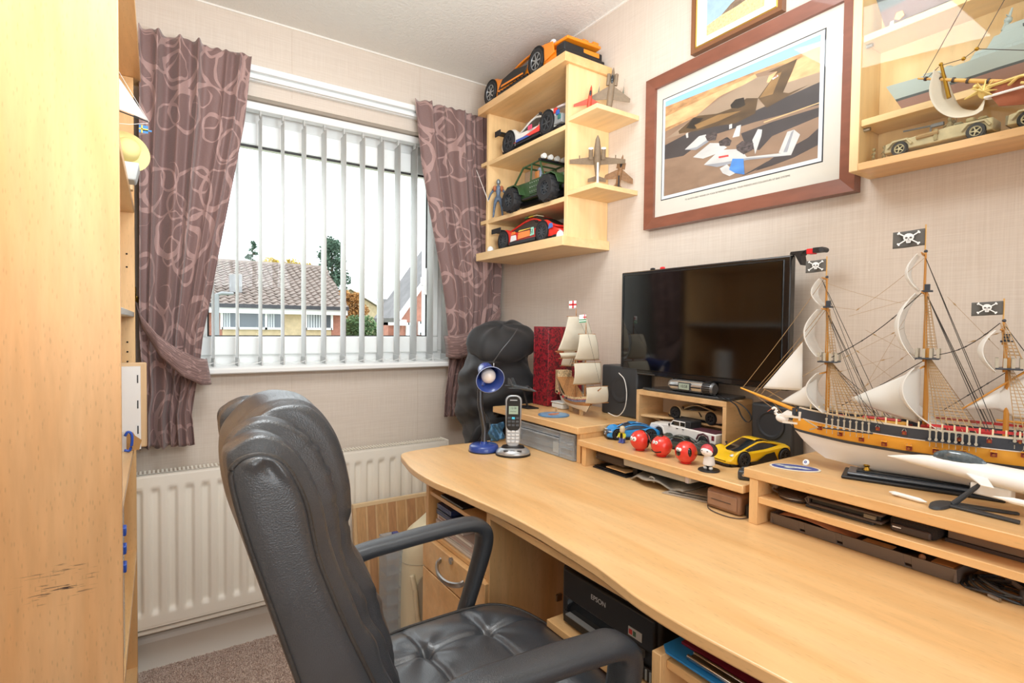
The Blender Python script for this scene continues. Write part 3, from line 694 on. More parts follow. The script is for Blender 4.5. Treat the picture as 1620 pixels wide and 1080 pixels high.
# ---- small gold framed print above
f2 = thing('framed_print', 'narrow gold and brown framed print hung above the large photograph', 'picture', (1.31, 0.91, 2.08))
m_ = MB(); frame4(m_, 1.296, 1.317, 0.772, 1.046, 1.957, 2.19, 0.012, 0.004)
part(m_, 'frame', mat('brown_gilt_frame', '#7a4a26', 0.3, coat=0.3), f2, smooth=0)
m_ = MB(); frame4(m_, 1.2985, 1.306, 0.7845, 1.0335, 1.9695, 2.1775, 0.0035, 0.0)
part(m_, 'gold_slip', mat('gold_leaf', '#d8b25c', 0.3, 0.8), f2, smooth=0)
part(MB().box(1.304, 1.306, 0.787, 1.031, 1.972, 2.175), 'mat_board', mat('cream_mount', '#ebe9e2', 0.7), f2)
pq = MB(); p2 = [mat('print_sea', '#9db8c8', 0.7, var=0.1, vscale=60), mat('print_beach', '#d9bb8c', 0.7, var=0.25, vscale=160), mat('print_rock', '#7d6a58', 0.7, var=0.3, vscale=90)]
pq.add([(1.3038, y, z) for y, z in ((0.997, 1.992), (0.822, 1.992), (0.822, 2.16), (0.997, 2.16))], [(0, 1, 2, 3)])
pq.mi = 1; pq.add([(1.3036, y, z) for y, z in ((0.997, 1.992), (0.822, 1.992), (0.822, 2.045), (0.90, 2.038), (0.95, 2.028), (0.997, 2.020))], [(0, 1, 2, 3, 4, 5)])
pq.mi = 2; pq.add([(1.3034, y, z) for y, z in ((0.95, 2.028), (0.90, 2.030), (0.822, 2.040), (0.822, 2.07), (0.88, 2.058), (0.92, 2.045))], [(0, 1, 2, 3, 4, 5)])
part(pq, 'print', p2, f2, smooth=0)

# ---- glass-fronted display cabinet
dc = thing('display_cabinet', 'beech glass-fronted wall display cabinet holding model warships and military jeeps', 'cabinet', (1.27, 0.2, 1.49))
part(MB().box(1.2225, 1.317, 0.552, 0.570, 1.4965, 2.20), 'side_panel', WP, dc, bevel=0.001)
part(MB().box(1.2225, 1.317, -0.17, -0.152, 1.4965, 2.20), 'side_panel', WP, dc, bevel=0.001)
part(MB().box(1.221, 1.317, -0.152, 0.5518, 1.496, 1.511), 'bottom', WY, dc, bevel=0.001)
part(MB().box(1.2225, 1.317, -0.152, 0.5518, 2.183, 2.20), 'top', WY, dc, bevel=0.001)
part(MB().box(1.309, 1.3165, -0.152, 0.5518, 1.511, 2.183), 'back_panel', WP, dc)
for z in (1.602, 1.775): part(MB().box(1.229, 1.3085, -0.1518, 0.5516, z-0.014, z), 'shelf', WPY, dc, bevel=0.001)
part(MB().box(1.2240, 1.2265, -0.151, 0.551, 1.512, 2.182), 'glass_door', CASEGLASS, dc)
for z in (1.588, 1.761):
    part(MB().cyl((1.245, 0.552, z-0.004), (1.245, 0.540, z-0.004), 0.004, n=10), 'shelf_pin', STEEL, dc)
# ================================================================ office chair
LEATHER = mat('black_leather', '#383c41', 0.33, coat=0.12, bump=0.30, bscale=600, var=0.12, vscale=25, spec=0.95)
LEATHER_WORN = mat('worn_black_leather', '#3a3633', 0.46, bump=0.4, bscale=380, var=0.18, vscale=18)
ARMM = mat('textured_black_plastic', '#3a3d41', 0.30, bump=0.35, bscale=700, coat=0.05)
oc = thing('office_chair', 'large black leather executive office chair with looped armrests', 'office chair', (0.55, 0.905, 0))
def superell(u, p):
    c, s_ = math.cos(u), math.sin(u)
    return (math.copysign(abs(c)**(2/p), c), math.copysign(abs(s_)**(2/p), s_))
YC = 0.903
# side-view profiles (x, z) of the back, from the foot of its rear face over the top to the foot of its front
PB = [(.225, .46), (.185, .58), (.112, .82), (.084, .914)]
P_SIDE = PB+[(.068, .985), (.074, 1.004), (.095, 1.010), (.120, 1.000), (.138, .972), (.151, .937), (.162, .88), (.178, .83), (.205, .76), (.248, .66), (.29, .56), (.33, .46)]
P_ROLL = PB+[(.062, .998), (.075, 1.022), (.103, 1.031), (.132, 1.017), (.155, .986), (.175, .937), (.187, .88), (.203, .83), (.233, .756), (.272, .663), (.312, .56), (.35, .46)]
P_RUCHE = PB+[(.068, .995), (.080, 1.026), (.110, 1.040), (.146, 1.030), (.180, 1.000), (.205, .945), (.214, .89), (.222, .83), (.252, .76), (.292, .66), (.325, .56), (.355, .46)]
P_DOME = PB+[(.077, .985), (.090, 1.020), (.130, 1.051), (.186, 1.048), (.226, 1.000), (.248, .93), (.253, .87), (.254, .822), (.286, .76), (.316, .66), (.337, .56), (.36, .46)]
FAR = .80
def profile(keys, inset):
    pts = [(v_.x, v_.z) for v_ in spl([(a, 0, b_) for a, b_ in keys], 8)]
    n = len(pts); out = []
    for i in range(n):
        a = pts[max(0, i-1)]; b_ = pts[min(n-1, i+1)]
        tx, tz = b_[0]-a[0], b_[1]-a[1]; l = math.hypot(tx, tz) or 1
        k = min(1, i/10)*min(1, (n-1-i)/6)
        out.append((pts[i][0]+tz/l*inset*k, pts[i][1]-tx/l*inset*k, i/(n-1)))
    return out
STN = [(.684, P_SIDE, .012), (.676, P_SIDE, .003), (.680, P_SIDE, 0), (.690, P_SIDE, .006), (.698, P_ROLL, .003), (.715, P_ROLL, 0), (.735, P_ROLL, .001), (.748, P_ROLL, .010), (.760, P_RUCHE, .003), (.776, P_RUCHE, 0), (.792, P_RUCHE, .004), (.802, P_RUCHE, .010), (.812, P_DOME, .008), (.840, P_DOME, .001), (.905, P_DOME, -.003)]
STN = STN[2:]
def blend(A, B_, t): return [(a[0]+(b_[0]-a[0])*t, a[1]+(b_[1]-a[1])*t) for a, b_ in zip(A, B_)]
def back_ring(yn):
    """yn: distance in from the side plane"""
    y = .905-abs(yn-.905)
    for (ya, Pa, ia), (yb, Pb, ib) in zip(STN, STN[1:]):
        if ya <= y <= yb:
            t = (y-ya)/(yb-ya); t = t*t*(3-2*t)
            pr = profile(blend(Pa, Pb, t), ia+(ib-ia)*t); break
    else: pr = profile(P_SIDE, 0) if y < STN[0][0] else profile(P_DOME, -.003)
    ruche = math.exp(-((y-.780)/.020)**2)
    centre = min(1, max(0, (y-.80)/.03))
    ring = []
    for x, z, s_ in pr:
        front = min(1, max(0, (s_-.42)/.06))
        w_ = ruche*front*(.25+.75*min(1, max(0, (z-.86)/.06)))*(.0030*math.sin(170*s_+40*y)+.0022*math.sin(290*s_-60*y))
        g = centre*front*(.013*math.exp(-((z-.862)/.010)**2)+.012*math.exp(-((z-.735)/.011)**2)+.012*math.exp(-((z-.610)/.011)**2)) if s_ > .6 else 0
        g += .004*front*math.exp(-((z-.725)/.05)**2)*math.sin(z*70+y*50)*(1 if y > .70 else .2)
        g += .010*math.exp(-((yn-.905)/.006)**2)*(1 if z < .86 and s_ > .6 else 0)
        x += .030*max(0, (yn-.905)/.225)**1.5*(1 if s_ < .42 else 0)*min(1, max(0, (z-.6)/.3))
        ring.append((x-w_-g, yn if yn < .905 else .905+(yn-.905)*FAR, z+w_*.4))
    return ring
ys = []
y = .680
while y < 1.1301: ys.append(y); y += .004
part(MB().loft([back_ring(y) for y in ys], close=False, caps=False), 'back_cushion', LEATHER, oc, smooth=180)
fr_pts = profile(P_SIDE, .0)
nb = len(fr_pts); top_i = int(nb*.42)
def side_fn(sd):
    yy = .680 if sd < 0 else .905+.225*FAR
    A = fr_pts[:top_i+1]; B_ = list(reversed(fr_pts[top_i:]))
    def at(L_, t):
        q = t*(len(L_)-1); i_ = min(len(L_)-2, int(q)); f_ = q-i_
        return (L_[i_][0]+(L_[i_+1][0]-L_[i_][0])*f_, L_[i_][1]+(L_[i_+1][1]-L_[i_][1])*f_)
    def fn(u, v):
        a = at(A, v); b_ = at(B_, v)
        k = 1-(2*u-1)**4; dent = .004*math.exp(-((v-.84)/.06)**2)*math.sin(9*u)
        return (a[0]+(b_[0]-a[0])*u+(.030*(1-u)*min(1, max(0, (a[1]-.6)/.3)) if sd > 0 else 0), yy+sd*(.011*k*min(1, (1-v)*14)+dent), a[1]+(b_[1]-a[1])*u)
    return fn
for sd in (-1, 1): part(MB().grid(side_fn(sd), 24, 80), 'side_panel', LEATHER, oc, smooth=180, label='smooth black leather side panel')
for sd in (-1,):
    yy = .6795 if sd < 0 else .9055+.225*FAR
    part(MB().tube([(a[0], yy, a[1]) for a in fr_pts], .0034, 8), 'piping', LEATHER_WORN, oc, smooth=180)
# seat
def seat_top(x, y):
    """tufted cushion height over (x, y)"""
    z = 0.0
    for bx in (0.455, 0.60):
        for by in (YC-0.095, YC+0.095):
            d = math.hypot(x-bx, y-by); z -= 0.014*math.exp(-(d/0.016)**2)+0.008*math.exp(-(d/0.05)**2)
            a = math.atan2(y-by, x-bx)
            z += 0.0018*math.sin(7*a+bx*30)*math.exp(-((d-0.055)/0.035)**2)
    for bx in (0.455, 0.60): z -= 0.008*math.exp(-((x-bx)/0.007)**2)
    for by in (YC-0.095, YC+0.095): z -= 0.006*math.exp(-((y-by)/0.007)**2)
    z += 0.0022*math.sin(60*(x+y*0.6))*math.exp(-((y-YC-0.15)/0.06)**2)
    z += 0.0020*math.sin(70*(y-x*0.8)+1)*math.exp(-((x-0.40)/0.08)**2)
    return z
SX0, SX1, SH = 0.295, 0.785, 0.236
def seat_fn(u, v):
    # polar-ish superellipse grid: u round, v centre to rim and down the side
    a = 2*PI*u
    cx, cy = superell(a, 3.4)
    hx, hy = (SX1-SX0)/2, SH
    if v <= 0.72:
        r = (v/0.72)**0.85*0.97
        x = (SX0+SX1)/2+cx*hx*r; y = YC+cy*hy*r
        dome = 0.505-0.034*r**3.2
        fall = 0.030*max(0, (x-0.66)/0.125)**2
        z = dome+seat_top(x, y)*min(1, (1-r)*6)-fall
    else:
        t = (v-0.72)/0.28
        r = 0.97+0.045*math.sin(PI*min(t*1.0, 1))
        x = (SX0+SX1)/2+cx*hx*r; y = YC+cy*hy*r
        fall = 0.030*max(0, (x-0.66)/0.125)**2
        z = 0.505-0.034*0.97**3.2-0.085*t-fall*(1-t)
    return (x, y, z)
part(MB().grid(seat_fn, 220, 120), 'seat', LEATHER, oc, smooth=180)
rim = []
for j in range(61):
    a = 2*PI*j/60; cx, cy = superell(a, 3.4); x = (SX0+SX1)/2+cx*(SX1-SX0)/2*0.985
    rim.append((x, YC+cy*SH*0.985, 0.474-0.030*max(0, (x-0.66)/0.125)**2))
part(MB().tube(rim, 0.0035, 6, closed=False), 'seat_piping', LEATHER_WORN, oc, smooth=180)
part(MB().box(0.33, 0.74, YC-0.20, YC+0.20, 0.372, 0.392), 'seat_base', BLACK, oc, bevel=0.006)
# armrests: flat wide loop, rising from the back, over the front corner and back down to the seat
def armrest(yy, sd, drop=0.0, fat=1.0, ext=0.0):
    path = [(0.285, 0.600, .020, .018), (0.315, 0.640, .021, .019), (0.37, 0.663, .023, .016), (0.44, 0.674, .025, .0145), (0.52, 0.684, .026, .0145), (0.59, 0.691, .0265, .0145), (0.635, 0.687, .027, .016), (0.660, 0.668, .027, .018), (0.664, 0.640, .026, .018), (0.655, 0.600, .024, .017), (0.638, 0.550, .022, .016), (0.620, 0.500, .021, .015), (0.600, 0.450, .021, .014), (0.575, 0.410, .021, .013), (0.54, 0.385, .021, .012)]
    path = [(a+(.022+ext)*max(0, min(1, (a-.35)/.25)), b_-drop*max(0, min(1, (a-.30)/.30)), c*fat, d*fat) for a, b_, c, d in path]
    pts = spl([(a, b_, c) for a, b_, c, d in path], 6); rw = spl([(c, d, 0) for a, b_, c, d in path], 6)
    rings = []
    for i, p in enumerate(pts):
        a = pts[max(0, i-1)]; b_ = pts[min(len(pts)-1, i+1)]
        tx, tz = b_[0]-a[0], b_[1]-a[1]; l = math.hypot(tx, tz); tx /= l; tz /= l
        nx, nz = -tz, tx
        ring = []
        for j in range(16):
            cx, cy = superell(2*PI*j/16, 2.8)
            ring.append((p[0]+nx*cy*rw[i][1], yy+cx*rw[i][0], p[1]+nz*cy*rw[i][1]))
        rings.append(ring)
    part(MB().loft(rings), 'armrest', ARMM, oc, smooth=180)
armrest(YC+0.258, 1, 0.020, 1.05); armrest(YC-0.258, -1, 0.056, 1.22, -.022)
for sd in (-1, 1):
    part(MB().box(0.27, 0.33, YC+sd*0.235-0.012, YC+sd*0.235+0.012, 0.585, 0.625), 'arm_bracket', BLACK, oc, bevel=0.004)
# scale the upper chair down about the camera point, unchanged in its view
CS, CZ = 0.84, 0.1861
for ch_ in list(oc.children):
    for vv in ch_.data.vertices:
        w_ = vv.co+oc.location
        vv.co = (w_.x*CS-oc.location.x*CS, w_.y*CS-oc.location.y*CS, w_.z*CS+CZ)
    ch_.data.update()
oc.location = (0.55*CS, 0.905*CS, 0)
bx_, by_ = 0.46, YC*CS
part(MB().cyl((bx_, by_, 0.10), (bx_, by_, 0.50), 0.025, n=20), 'gas_column', BLACK, oc)
for k in range(5):
    a = 2*PI*k/5+0.3; ex, ey = bx_+0.23*math.cos(a), by_+0.23*math.sin(a)
    lg = part(MB().tube([(bx_, by_, 0.11), (bx_+0.15*math.cos(a), by_+0.15*math.sin(a), 0.10), (ex, ey, 0.065)], [0.024, 0.019, 0.015], 10), 'base_leg', BLACK, oc)
    part(MB().cyl((ex-0.014*math.sin(a), ey+0.014*math.cos(a), 0.025), (ex+0.014*math.sin(a), ey-0.014*math.cos(a), 0.025), 0.025, n=18).cyl((ex, ey, 0.03), (ex, ey, 0.065), 0.006, n=8), 'caster', RUBBER, lg)
# ================================================================ outside the window
GZ = -2.6
struct(MB().box(-30, 60, 2.6, 90, GZ-0.3, GZ).build('ground_outside', mat('asphalt_and_grass', '#7f8a6c', 0.95, var=0.2, vscale=0.6), smooth=0))
BRK_R = mat('red_brick', '#b27c6a', 0.9, var=0.15, vscale=9)
BRK_Y = mat('yellow_brick', '#cbb894', 0.9, var=0.12, vscale=9)
TILE = mat('concrete_roof_tile', '#8e8077', 0.9, var=0.22, vscale=5)
TILE2 = mat('grey_roof_tile', '#7d7a7a', 0.9, var=0.15, vscale=4)
WFR = mat('outside_white_frame', '#f2f2f0', 0.5)
PANEW = mat('outside_pane', '#5b646b', 0.1, coat=0.5)
NETC = mat('net_curtain', '#c8cdd0', 0.8)
GUT = mat('gutter_black', '#3c3c40', 0.5)
def tile_roof(x0, x1, y0, z0, y1, z1, mt, name, root, pitch=0.21, course=0.27, xr1=None):
    """profiled tiles laid in overlapping courses: one mesh, each course stepping over the next"""
    L_ = math.hypot(y1-y0, z1-z0); n = int(L_/course); q = MB(); ny, nz = -(z1-z0)/L_, (y1-y0)/L_
    for i in range(n):
        a, b_ = i/n, (i+1.08)/n
        xa1 = x1 if xr1 is None else x1+(xr1-x1)*a
        m_ = max(2, int((xa1-x0)/pitch*4)); vs = []; fs = []
        for k, (t, lift) in enumerate(((a, 0.045), (b_, 0.0))):
            for j in range(m_+1):
                x = x0+(xa1-x0)*j/m_; w_ = 0.028*math.sin(2*PI*(x-x0)/pitch)
                yy = y0+(y1-y0)*t; zz_ = z0+(z1-z0)*t
                vs.append((x, yy+ny*(lift+w_), zz_+nz*(lift+w_)))
        o = m_+1
        for j in range(m_+1): vs.append((x0+(xa1-x0)*j/m_, y0+(y1-y0)*a, z0+(z1-z0)*a))
        for j in range(m_): fs += [(j, j+1, j+1+o, j+o), (j+1, j, j+2*o, j+1+2*o)]
        q.add(vs, fs)
    o = part(q, name, mt, root, smooth=0); o['kind'] = 'stuff'; return o
def owindow(root, x0, x1, z0, z1, y, splits, panes):
    fr_ = MB(); t = 0.06
    fr_.box(x0, x1, y-0.06, y+0.02, z0, z0+t).box(x0, x1, y-0.06, y+0.02, z1-t, z1)
    xs_ = [x0]+[x0+(x1-x0)*s_ for s_ in splits]+[x1]
    for xx in xs_: fr_.box(xx-t/2, xx+t/2, y-0.06, y+0.02, z0, z1)
    w_ = part(fr_, 'window', WFR, root, smooth=0)
    for a, b_, pm_ in zip(xs_, xs_[1:], panes):
        part(MB().box(a+t/2, b_-t/2, y-0.02, y-0.005, z0+t, z1-t), 'pane', PANEW, w_, smooth=0)
        if pm_ == 'net': part(MB().grid(lambda u, v: (a+t/2+(b_-a-t)*u, y-0.022+0.006*math.sin(40*u), z0+t+(z1-z0-2*t)*v), 30, 1), 'curtain', NETC, w_, smooth=0)
        if pm_ == 'half': part(MB().grid(lambda u, v: (a+t/2+(b_-a-t)*(0.55*u), y-0.022+0.006*math.sin(20*u), z0+t+(z1-z0-2*t)*v), 20, 1), 'curtain', NETC, w_, smooth=0)
    return w_
ha = thing('house', 'house across the street with a long tiled roof, red brick and pale brick bay', 'house', (2.8, 18, GZ))
part(MB().box(-3.0, 4.50, 16, 23.9, GZ, 1.66), 'wall', BRK_R, ha, smooth=0)
part(MB().box(2.84, 3.50, 15.96, 16.0, 1.03, 1.55).box(1.40, 4.2, 15.96, 16.0, GZ, 1.03), 'pale_brick_panel', BRK_Y, ha, smooth=0)
part(MB().prism([(16, 1.66), (20, 3.1), (24, 1.66)], 4.40, 4.5, 'x'), 'gable', BRK_R, ha, smooth=0)
tile_roof(-3.2, 4.62, 15.7, 1.62, 20, 3.17, TILE, 'roof_tiles', ha, xr1=5.08)
part(MB().prism([(20.0, 3.15), (24.3, 1.60), (24.3, 1.5), (20, 3.05)], -3.2, 4.9, 'x'), 'rear_roof', TILE, ha, smooth=0)
part(MB().cyl((-3.2, 20, 3.17), (5.08, 20, 3.17), 0.09, n=8), 'ridge_tiles', TILE, ha)
part(MB().box(-3.2, 4.62, 15.62, 15.72, 1.56, 1.66), 'gutter', GUT, ha, smooth=0)
part(MB().box(-3.2, 4.60, 15.70, 15.98, 1.42, 1.56), 'fascia', WFR, ha, smooth=0)
owindow(ha, 1.42, 2.84, 1.03, 1.42, 15.95, (), ('',)) if False else None
owindow(ha, 1.38, 2.86, 0.99, 1.54, 15.93, (0.26, 0.72), ('half', '', 'half'))
owindow(ha, 3.48, 4.20, 0.99, 1.52, 15.93, (0.72,), ('net', ''))
part(MB().box(1.65, 1.95, 16.6, 16.9, 2.0, 2.5), 'vent_box', mat('grey_vent', '#9a9a9a', 0.7), ha, smooth=0, bevel=0.02)
part(MB().cyl((1.03, 15.9, GZ), (1.03, 15.9, 1.5), 0.05, n=8), 'downpipe', WFR, ha)
hb = thing('house', 'small distant house with a grey roof seen between the two nearer houses', 'house', (11, 32, GZ))
part(MB().box(9.7, 13.5, 30, 36, GZ, 1.6), 'wall', BRK_R, hb, smooth=0)
part(MB().box(9.65, 10.35, 29.95, 30, GZ, 1.45), 'pale_panel', BRK_Y, hb, smooth=0)
part(MB().prism([(9.4, 1.55), (10.7, 2.62), (14, 2.62), (14, 1.55)], 29.6, 33, 'y'), 'roof', TILE2, hb, smooth=0)
part(MB().box(9.4, 13.6, 29.5, 29.62, 1.45, 1.6), 'gutter', WFR, hb, smooth=0)
owindow(hb, 9.9, 10.35, 0.75, 1.3, 29.9, (), ('',)); owindow(hb, 11.35, 11.85, 0.7, 1.3, 29.9, (), ('',))
hc = thing('house', 'red brick house with a steep white-edged gable at the right of the window view', 'house', (6, 13, GZ))
part(MB().prism([(4.78, GZ), (4.78, 1.42), (6.5, 3.85), (9.0, 1.4), (9.0, GZ)], 12, 13.2, 'y'), 'wall', BRK_R, hc, smooth=0)
part(MB().prism([(4.60, 1.22), (6.5, 3.92), (6.5, 4.08), (4.55, 1.32)], 11.8, 13.3, 'y'), 'roof', TILE2, hc, smooth=0)
part(MB().prism([(4.60, 1.20), (6.5, 3.86), (6.5, 3.98), (4.55, 1.32)], 11.74, 11.8, 'y'), 'bargeboard', WFR, hc, smooth=0)
part(MB().box(4.60, 4.80, 11.74, 13.2, 1.15, 1.28), 'gutter', WFR, hc, smooth=0)
owindow(hc, 5.20, 5.42, 0.93, 1.25, 11.95, (), ('',)); owindow(hc, 4.9, 5.05, 0.85, 1.22, 11.95, (), ('',))
part(MB().box(4.60, 4.78, 12.4, 13.2, 0.9, 1.3), 'bay', BRK_R, hc, smooth=0)
hd = thing('house', 'pale gabled house end behind the green hedge across the street', 'house', (8, 26, GZ))
part(MB().prism([(6.3, GZ), (6.3, 2.2), (7.4, 2.75), (9.6, 1.5), (9.6, GZ)], 25, 29, 'y'), 'wall', BRK_Y, hd, smooth=0)
part(MB().prism([(6.2, 2.15), (7.4, 2.78), (9.8, 1.45), (9.8, 1.62), (7.4, 2.95), (6.2, 2.32)], 24.8, 29.2, 'y'), 'roof_edge', WFR, hd, smooth=0)
# street lamp in front of the first house
sl_ = thing('street_lamp', 'pale grey street lamp in front of the house, behind the left curtain edge', 'street lamp', (0.955, 12, GZ))
part(MB().cyl((0.955, 12, GZ), (0.955, 12, 1.66), 0.06, 0.045, n=12), 'post', GREY, sl_)
part(MB().tube([(0.90, 12, 1.70), (1.05, 12, 1.74), (1.25, 12, 1.74)], [0.03, 0.07, 0.05], 10, flat=0.6).cyl((0.955, 12, 1.64), (0.955, 12, 1.72), 0.05, n=10), 'lamp_head', GREY, sl_)
# trees: a trunk with branches and leaf cards in clumps
def leafy(name, root, pts, n, size, mt, seed, spread):
    rr = random.Random(seed); v = []; f = []
    for _ in range(n):
        c_, rad = rr.choice(pts)
        p = Vector((rr.gauss(0, 1), rr.gauss(0, 1), rr.gauss(0, 1))).normalized()*rad*rr.random()**0.4
        p = Vector(c_)+Vector((p.x, p.y, p.z*spread)); d1 = Vector((rr.uniform(-1, 1), rr.uniform(-1, 1), rr.uniform(-.6, .6))).normalized()*size
        d2 = Vector((rr.uniform(-1, 1), rr.uniform(-1, 1), rr.uniform(-1, 1))).normalized()*size*0.6; o = len(v)
        v += [tuple(p-d1), tuple(p+d2), tuple(p+d1), tuple(p-d2)]; f.append((o, o+1, o+2, o+3))
    q = MB(); q.v = v; q.f = f; q.m = [0]*len(f)
    o = part(q, name, mt, root, smooth=0); o['kind'] = 'stuff'; return o
def ltree(name, lab, x, y, top, trunk_r, blobs, n, size, mt, seed):
    t = thing(name, lab, 'tree', (x, y, GZ))
    part(MB().tube([(x, y, GZ), (x+0.05, y, (GZ+top)/2), (x, y, top-0.2)], [trunk_r, trunk_r*0.7, trunk_r*0.15], 8), 'trunk', mat('tree_bark', '#5f5142', 0.9), t)
    br = MB(); rr = random.Random(seed)
    for c_, rad in blobs[:14]: br.tube([(x, y, c_[2]-rad*0.6), ((x+c_[0])/2, (y+c_[1])/2, c_[2]-rad*0.2), c_], [0.03, 0.02, 0.008], 5)
    o = part(br, 'branches', mat('tree_bark', '#5f5142', 0.9), t); o['kind'] = 'stuff'
    leafy('foliage', t, blobs, n, size, mt, seed, 0.8)
LG = mat('leaf_green', '#6b8a5c', 0.8, var=0.35, vscale=3); LD = mat('conifer_green', '#56705c', 0.8, var=0.3, vscale=3); LY = mat('autumn_leaf', '#c9b04e', 0.8, var=0.3, vscale=3); LO = mat('russet_leaf', '#b98a50', 0.8, var=0.3, vscale=3)
cb = []
rr = random.Random(4)
for k in range(16):
    z = 0.6+3.9*(k/16); w_ = 0.95*(1-(z-0.6)/4.2)+0.08
    for s_ in range(5): cb.append(((6.27+1.1*w_*rr.uniform(-1, 1), 23.7+.6*w_*rr.uniform(-1, 1), 1.12*z-0.14+rr.uniform(-.1, .1)), 0.29))
ltree('conifer_tree', 'tall dark green conifer rising behind the end of the tiled roof', 6.27, 23.8, 5.10, 0.15, cb, 7500, 0.075, LD, 5)
ltree('conifer_tree', 'thin sparse conifer top above the left of the tiled roof', 3.4, 25.5, 4.6, 0.06, [((3.4+0.4*rr.uniform(-1, 1)*(4.8-z)/1.5, 25.5, z), 0.12) for z in [3.4+0.11*i for i in range(12)]], 420, 0.07, LD, 6)
ltree('autumn_tree', 'yellow autumn tree showing above the ridge of the tiled roof', 4.9, 26, 3.9, 0.12, [((4.0+0.18*i, 26, 3.55+0.28*math.sin(i*1.3)), 0.37) for i in range(11)], 3600, 0.07, LY, 7)
ltree('autumn_tree', 'russet autumn tree between the tiled roof and the pale gable', 6.4, 21.4, 2.6, 0.12, [((6.0+0.12*i, 21.4, 1.95+0.35*math.sin(i*1.7)), 0.29) for i in range(8)], 3000, 0.06, LO, 8)
ltree('garden_tree', 'green garden tree in front of the pale gable', 5.9, 18.5, 1.7, 0.1, [((5.55+0.13*i, 18.5, 0.9+0.35*math.sin(i*2.1)), 0.35) for i in range(5)]+[((5.8, 18.5, 0.4), 0.5)], 3600, 0.05, LG, 9)
ltree('garden_tree', 'rounded green bush tree in front of the small distant house', 7.3, 20, 1.6, 0.1, [((7.1+0.12*i, 20, 0.9+0.2*math.sin(i*2.1)), 0.40) for i in range(4)], 2600, 0.05, LG, 10)
ltree('garden_tree', 'pale tree top far behind the pale gable and the grey roof', 11.0, 38, 2.7, 0.1, [((10.2+0.2*i, 38, 2.6+0.2*math.sin(i*2.1)), 0.55) for i in range(9)], 2000, 0.10, LO, 11)
# ================================================================ things on the desk, far end
# ---- desk lamp
BLUE = mat('blue_enamel', '#2f4a98', 0.25, coat=0.4)
dl = thing('desk_lamp', 'blue gooseneck desk lamp with a bare round bulb at the far end of the desk', 'lamp', (0.842, 1.432, 0.775))
part(MB().lathe([(0.046, 0.0), (0.047, 0.004), (0.045, 0.017), (0.040, 0.021), (0.012, 0.023), (0.010, 0.030)], 40, c=(0.842, 1.432, 0.7752)), 'base', BLUE, dl, smooth=50)
part(MB().lathe([(0.0475, 0.0), (0.0475, 0.003)], 40, c=(0.842, 1.432, 0.7751)), 'base_rim', BLACK, dl)
neck = spl([(0.842, 1.432, 0.797), (0.845, 1.435, 0.84), (0.838, 1.436, 0.88), (0.831, 1.438, 0.92), (0.832, 1.440, 0.965), (0.838, 1.443, 0.985)], 14)
rad = [0.0085+0.0006*math.sin(i*2.6) for i in range(len(neck))]
part(MB().tube(neck, rad, 12), 'gooseneck', mat('gunmetal', '#5b5f66', 0.3, 0.9), dl, smooth=180)
Tl = Matrix.Translation((0.852, 1.425, 1.008)) @ Vector((-0.28, -0.90, -0.35)).to_track_quat('Z', 'Y').to_matrix().to_4x4()
part(MB().lathe([(0.006, -0.060), (0.020, -0.058), (0.024, -0.050), (0.027, -0.025), (0.029, -0.012), (0.042, 0.022), (0.0435, 0.025), (0.0415, 0.023), (0.027, -0.012), (0.021, -0.045), (0.004, -0.050)], 36, T=Tl, caps=False), 'shade', BLUE, dl, smooth=50)
part(MB().lathe([(0.0435, 0.0235), (0.0445, 0.0262), (0.0430, 0.0268)], 36, T=Tl, caps=False), 'shade_rim', mat('pale_blue_rim', '#a9b6d8', 0.3), dl)
part(MB().sphere((0, 0, -0.002), 0.0235, 24, 16, T=Tl), 'bulb', mat('opal_bulb', '#f4ece6', 0.2, coat=0.5), dl, smooth=180)
part(MB().cyl((0.838, 1.443, 0.980), (0.846, 1.440, 1.000), 0.011, n=14), 'joint', BLUE, dl)
part(MB().tube(spl([(0.852, 1.43, 0.83), (0.868, 1.44, 0.845), (0.872, 1.45, 0.87), (0.85, 1.455, 0.90)], 5), 0.0018, 6), 'cord', BLACK, dl)
# ---- cordless phone
SILV = mat('silver_plastic', '#b9bcbf', 0.3, 0.6)
ph = thing('cordless_phone', 'silver and black cordless phone standing in its charging cradle', 'phone', (0.893, 1.345, 0.7752), rotz=-0.62)
cr_ = MB().lathe([(0.050, 0.0), (0.053, 0.006), (0.052, 0.012), (0.044, 0.019), (0.030, 0.026)], 32)
cr_.v = [(x*0.98, y*0.86, z) for x, y, z in cr_.v]
cr_.build('cradle', SILV, ph, smooth=60)
q = MB().lathe([(0.0538, 0.0), (0.0542, 0.005), (0.0530, 0.0062)], 32); q.v = [(x*0.98, y*0.86, z) for x, y, z in q.v]; q.build('cradle_base', BLACK, ph)
q = MB().lathe([(0.036, 0.0205), (0.032, 0.0285), (0.022, 0.029)], 24); q.v = [(x*1.02, y*0.7-0.004, z) for x, y, z in q.v]; q.build('cradle_cup', BLACK, ph)
Th = Matrix.Translation((0, -0.004, 0.024)) @ Matrix.Rotation(-0.17, 4, 'X')
def rrect(w_, h_, r_, n=5):
    out = []
    for cx, cy, a0 in ((w_-r_, h_-r_, 0), (-w_+r_, h_-r_, PI/2), (-w_+r_, -h_+r_, PI), (w_-r_, -h_+r_, 1.5*PI)):
        for k in range(n+1): a = a0+k*PI/2/n; out.append((cx+r_*math.cos(a), cy+r_*math.sin(a)))
    return out
def slab(outline, y0, y1, zc): return MB().prism([(x, z+zc) for x, z in outline], y0, y1, 'y')
def TT(mb, T): mb.v = [tuple(T @ Vector(p)) for p in mb.v]; return mb
TT(slab([(x*(1+0.10*(z/0.078)), z) for x, z in rrect(0.0235, 0.078, 0.018)], -0.008, 0.012, 0.078), Th).build('handset', SILV, ph, bevel=0.003, smooth=50)
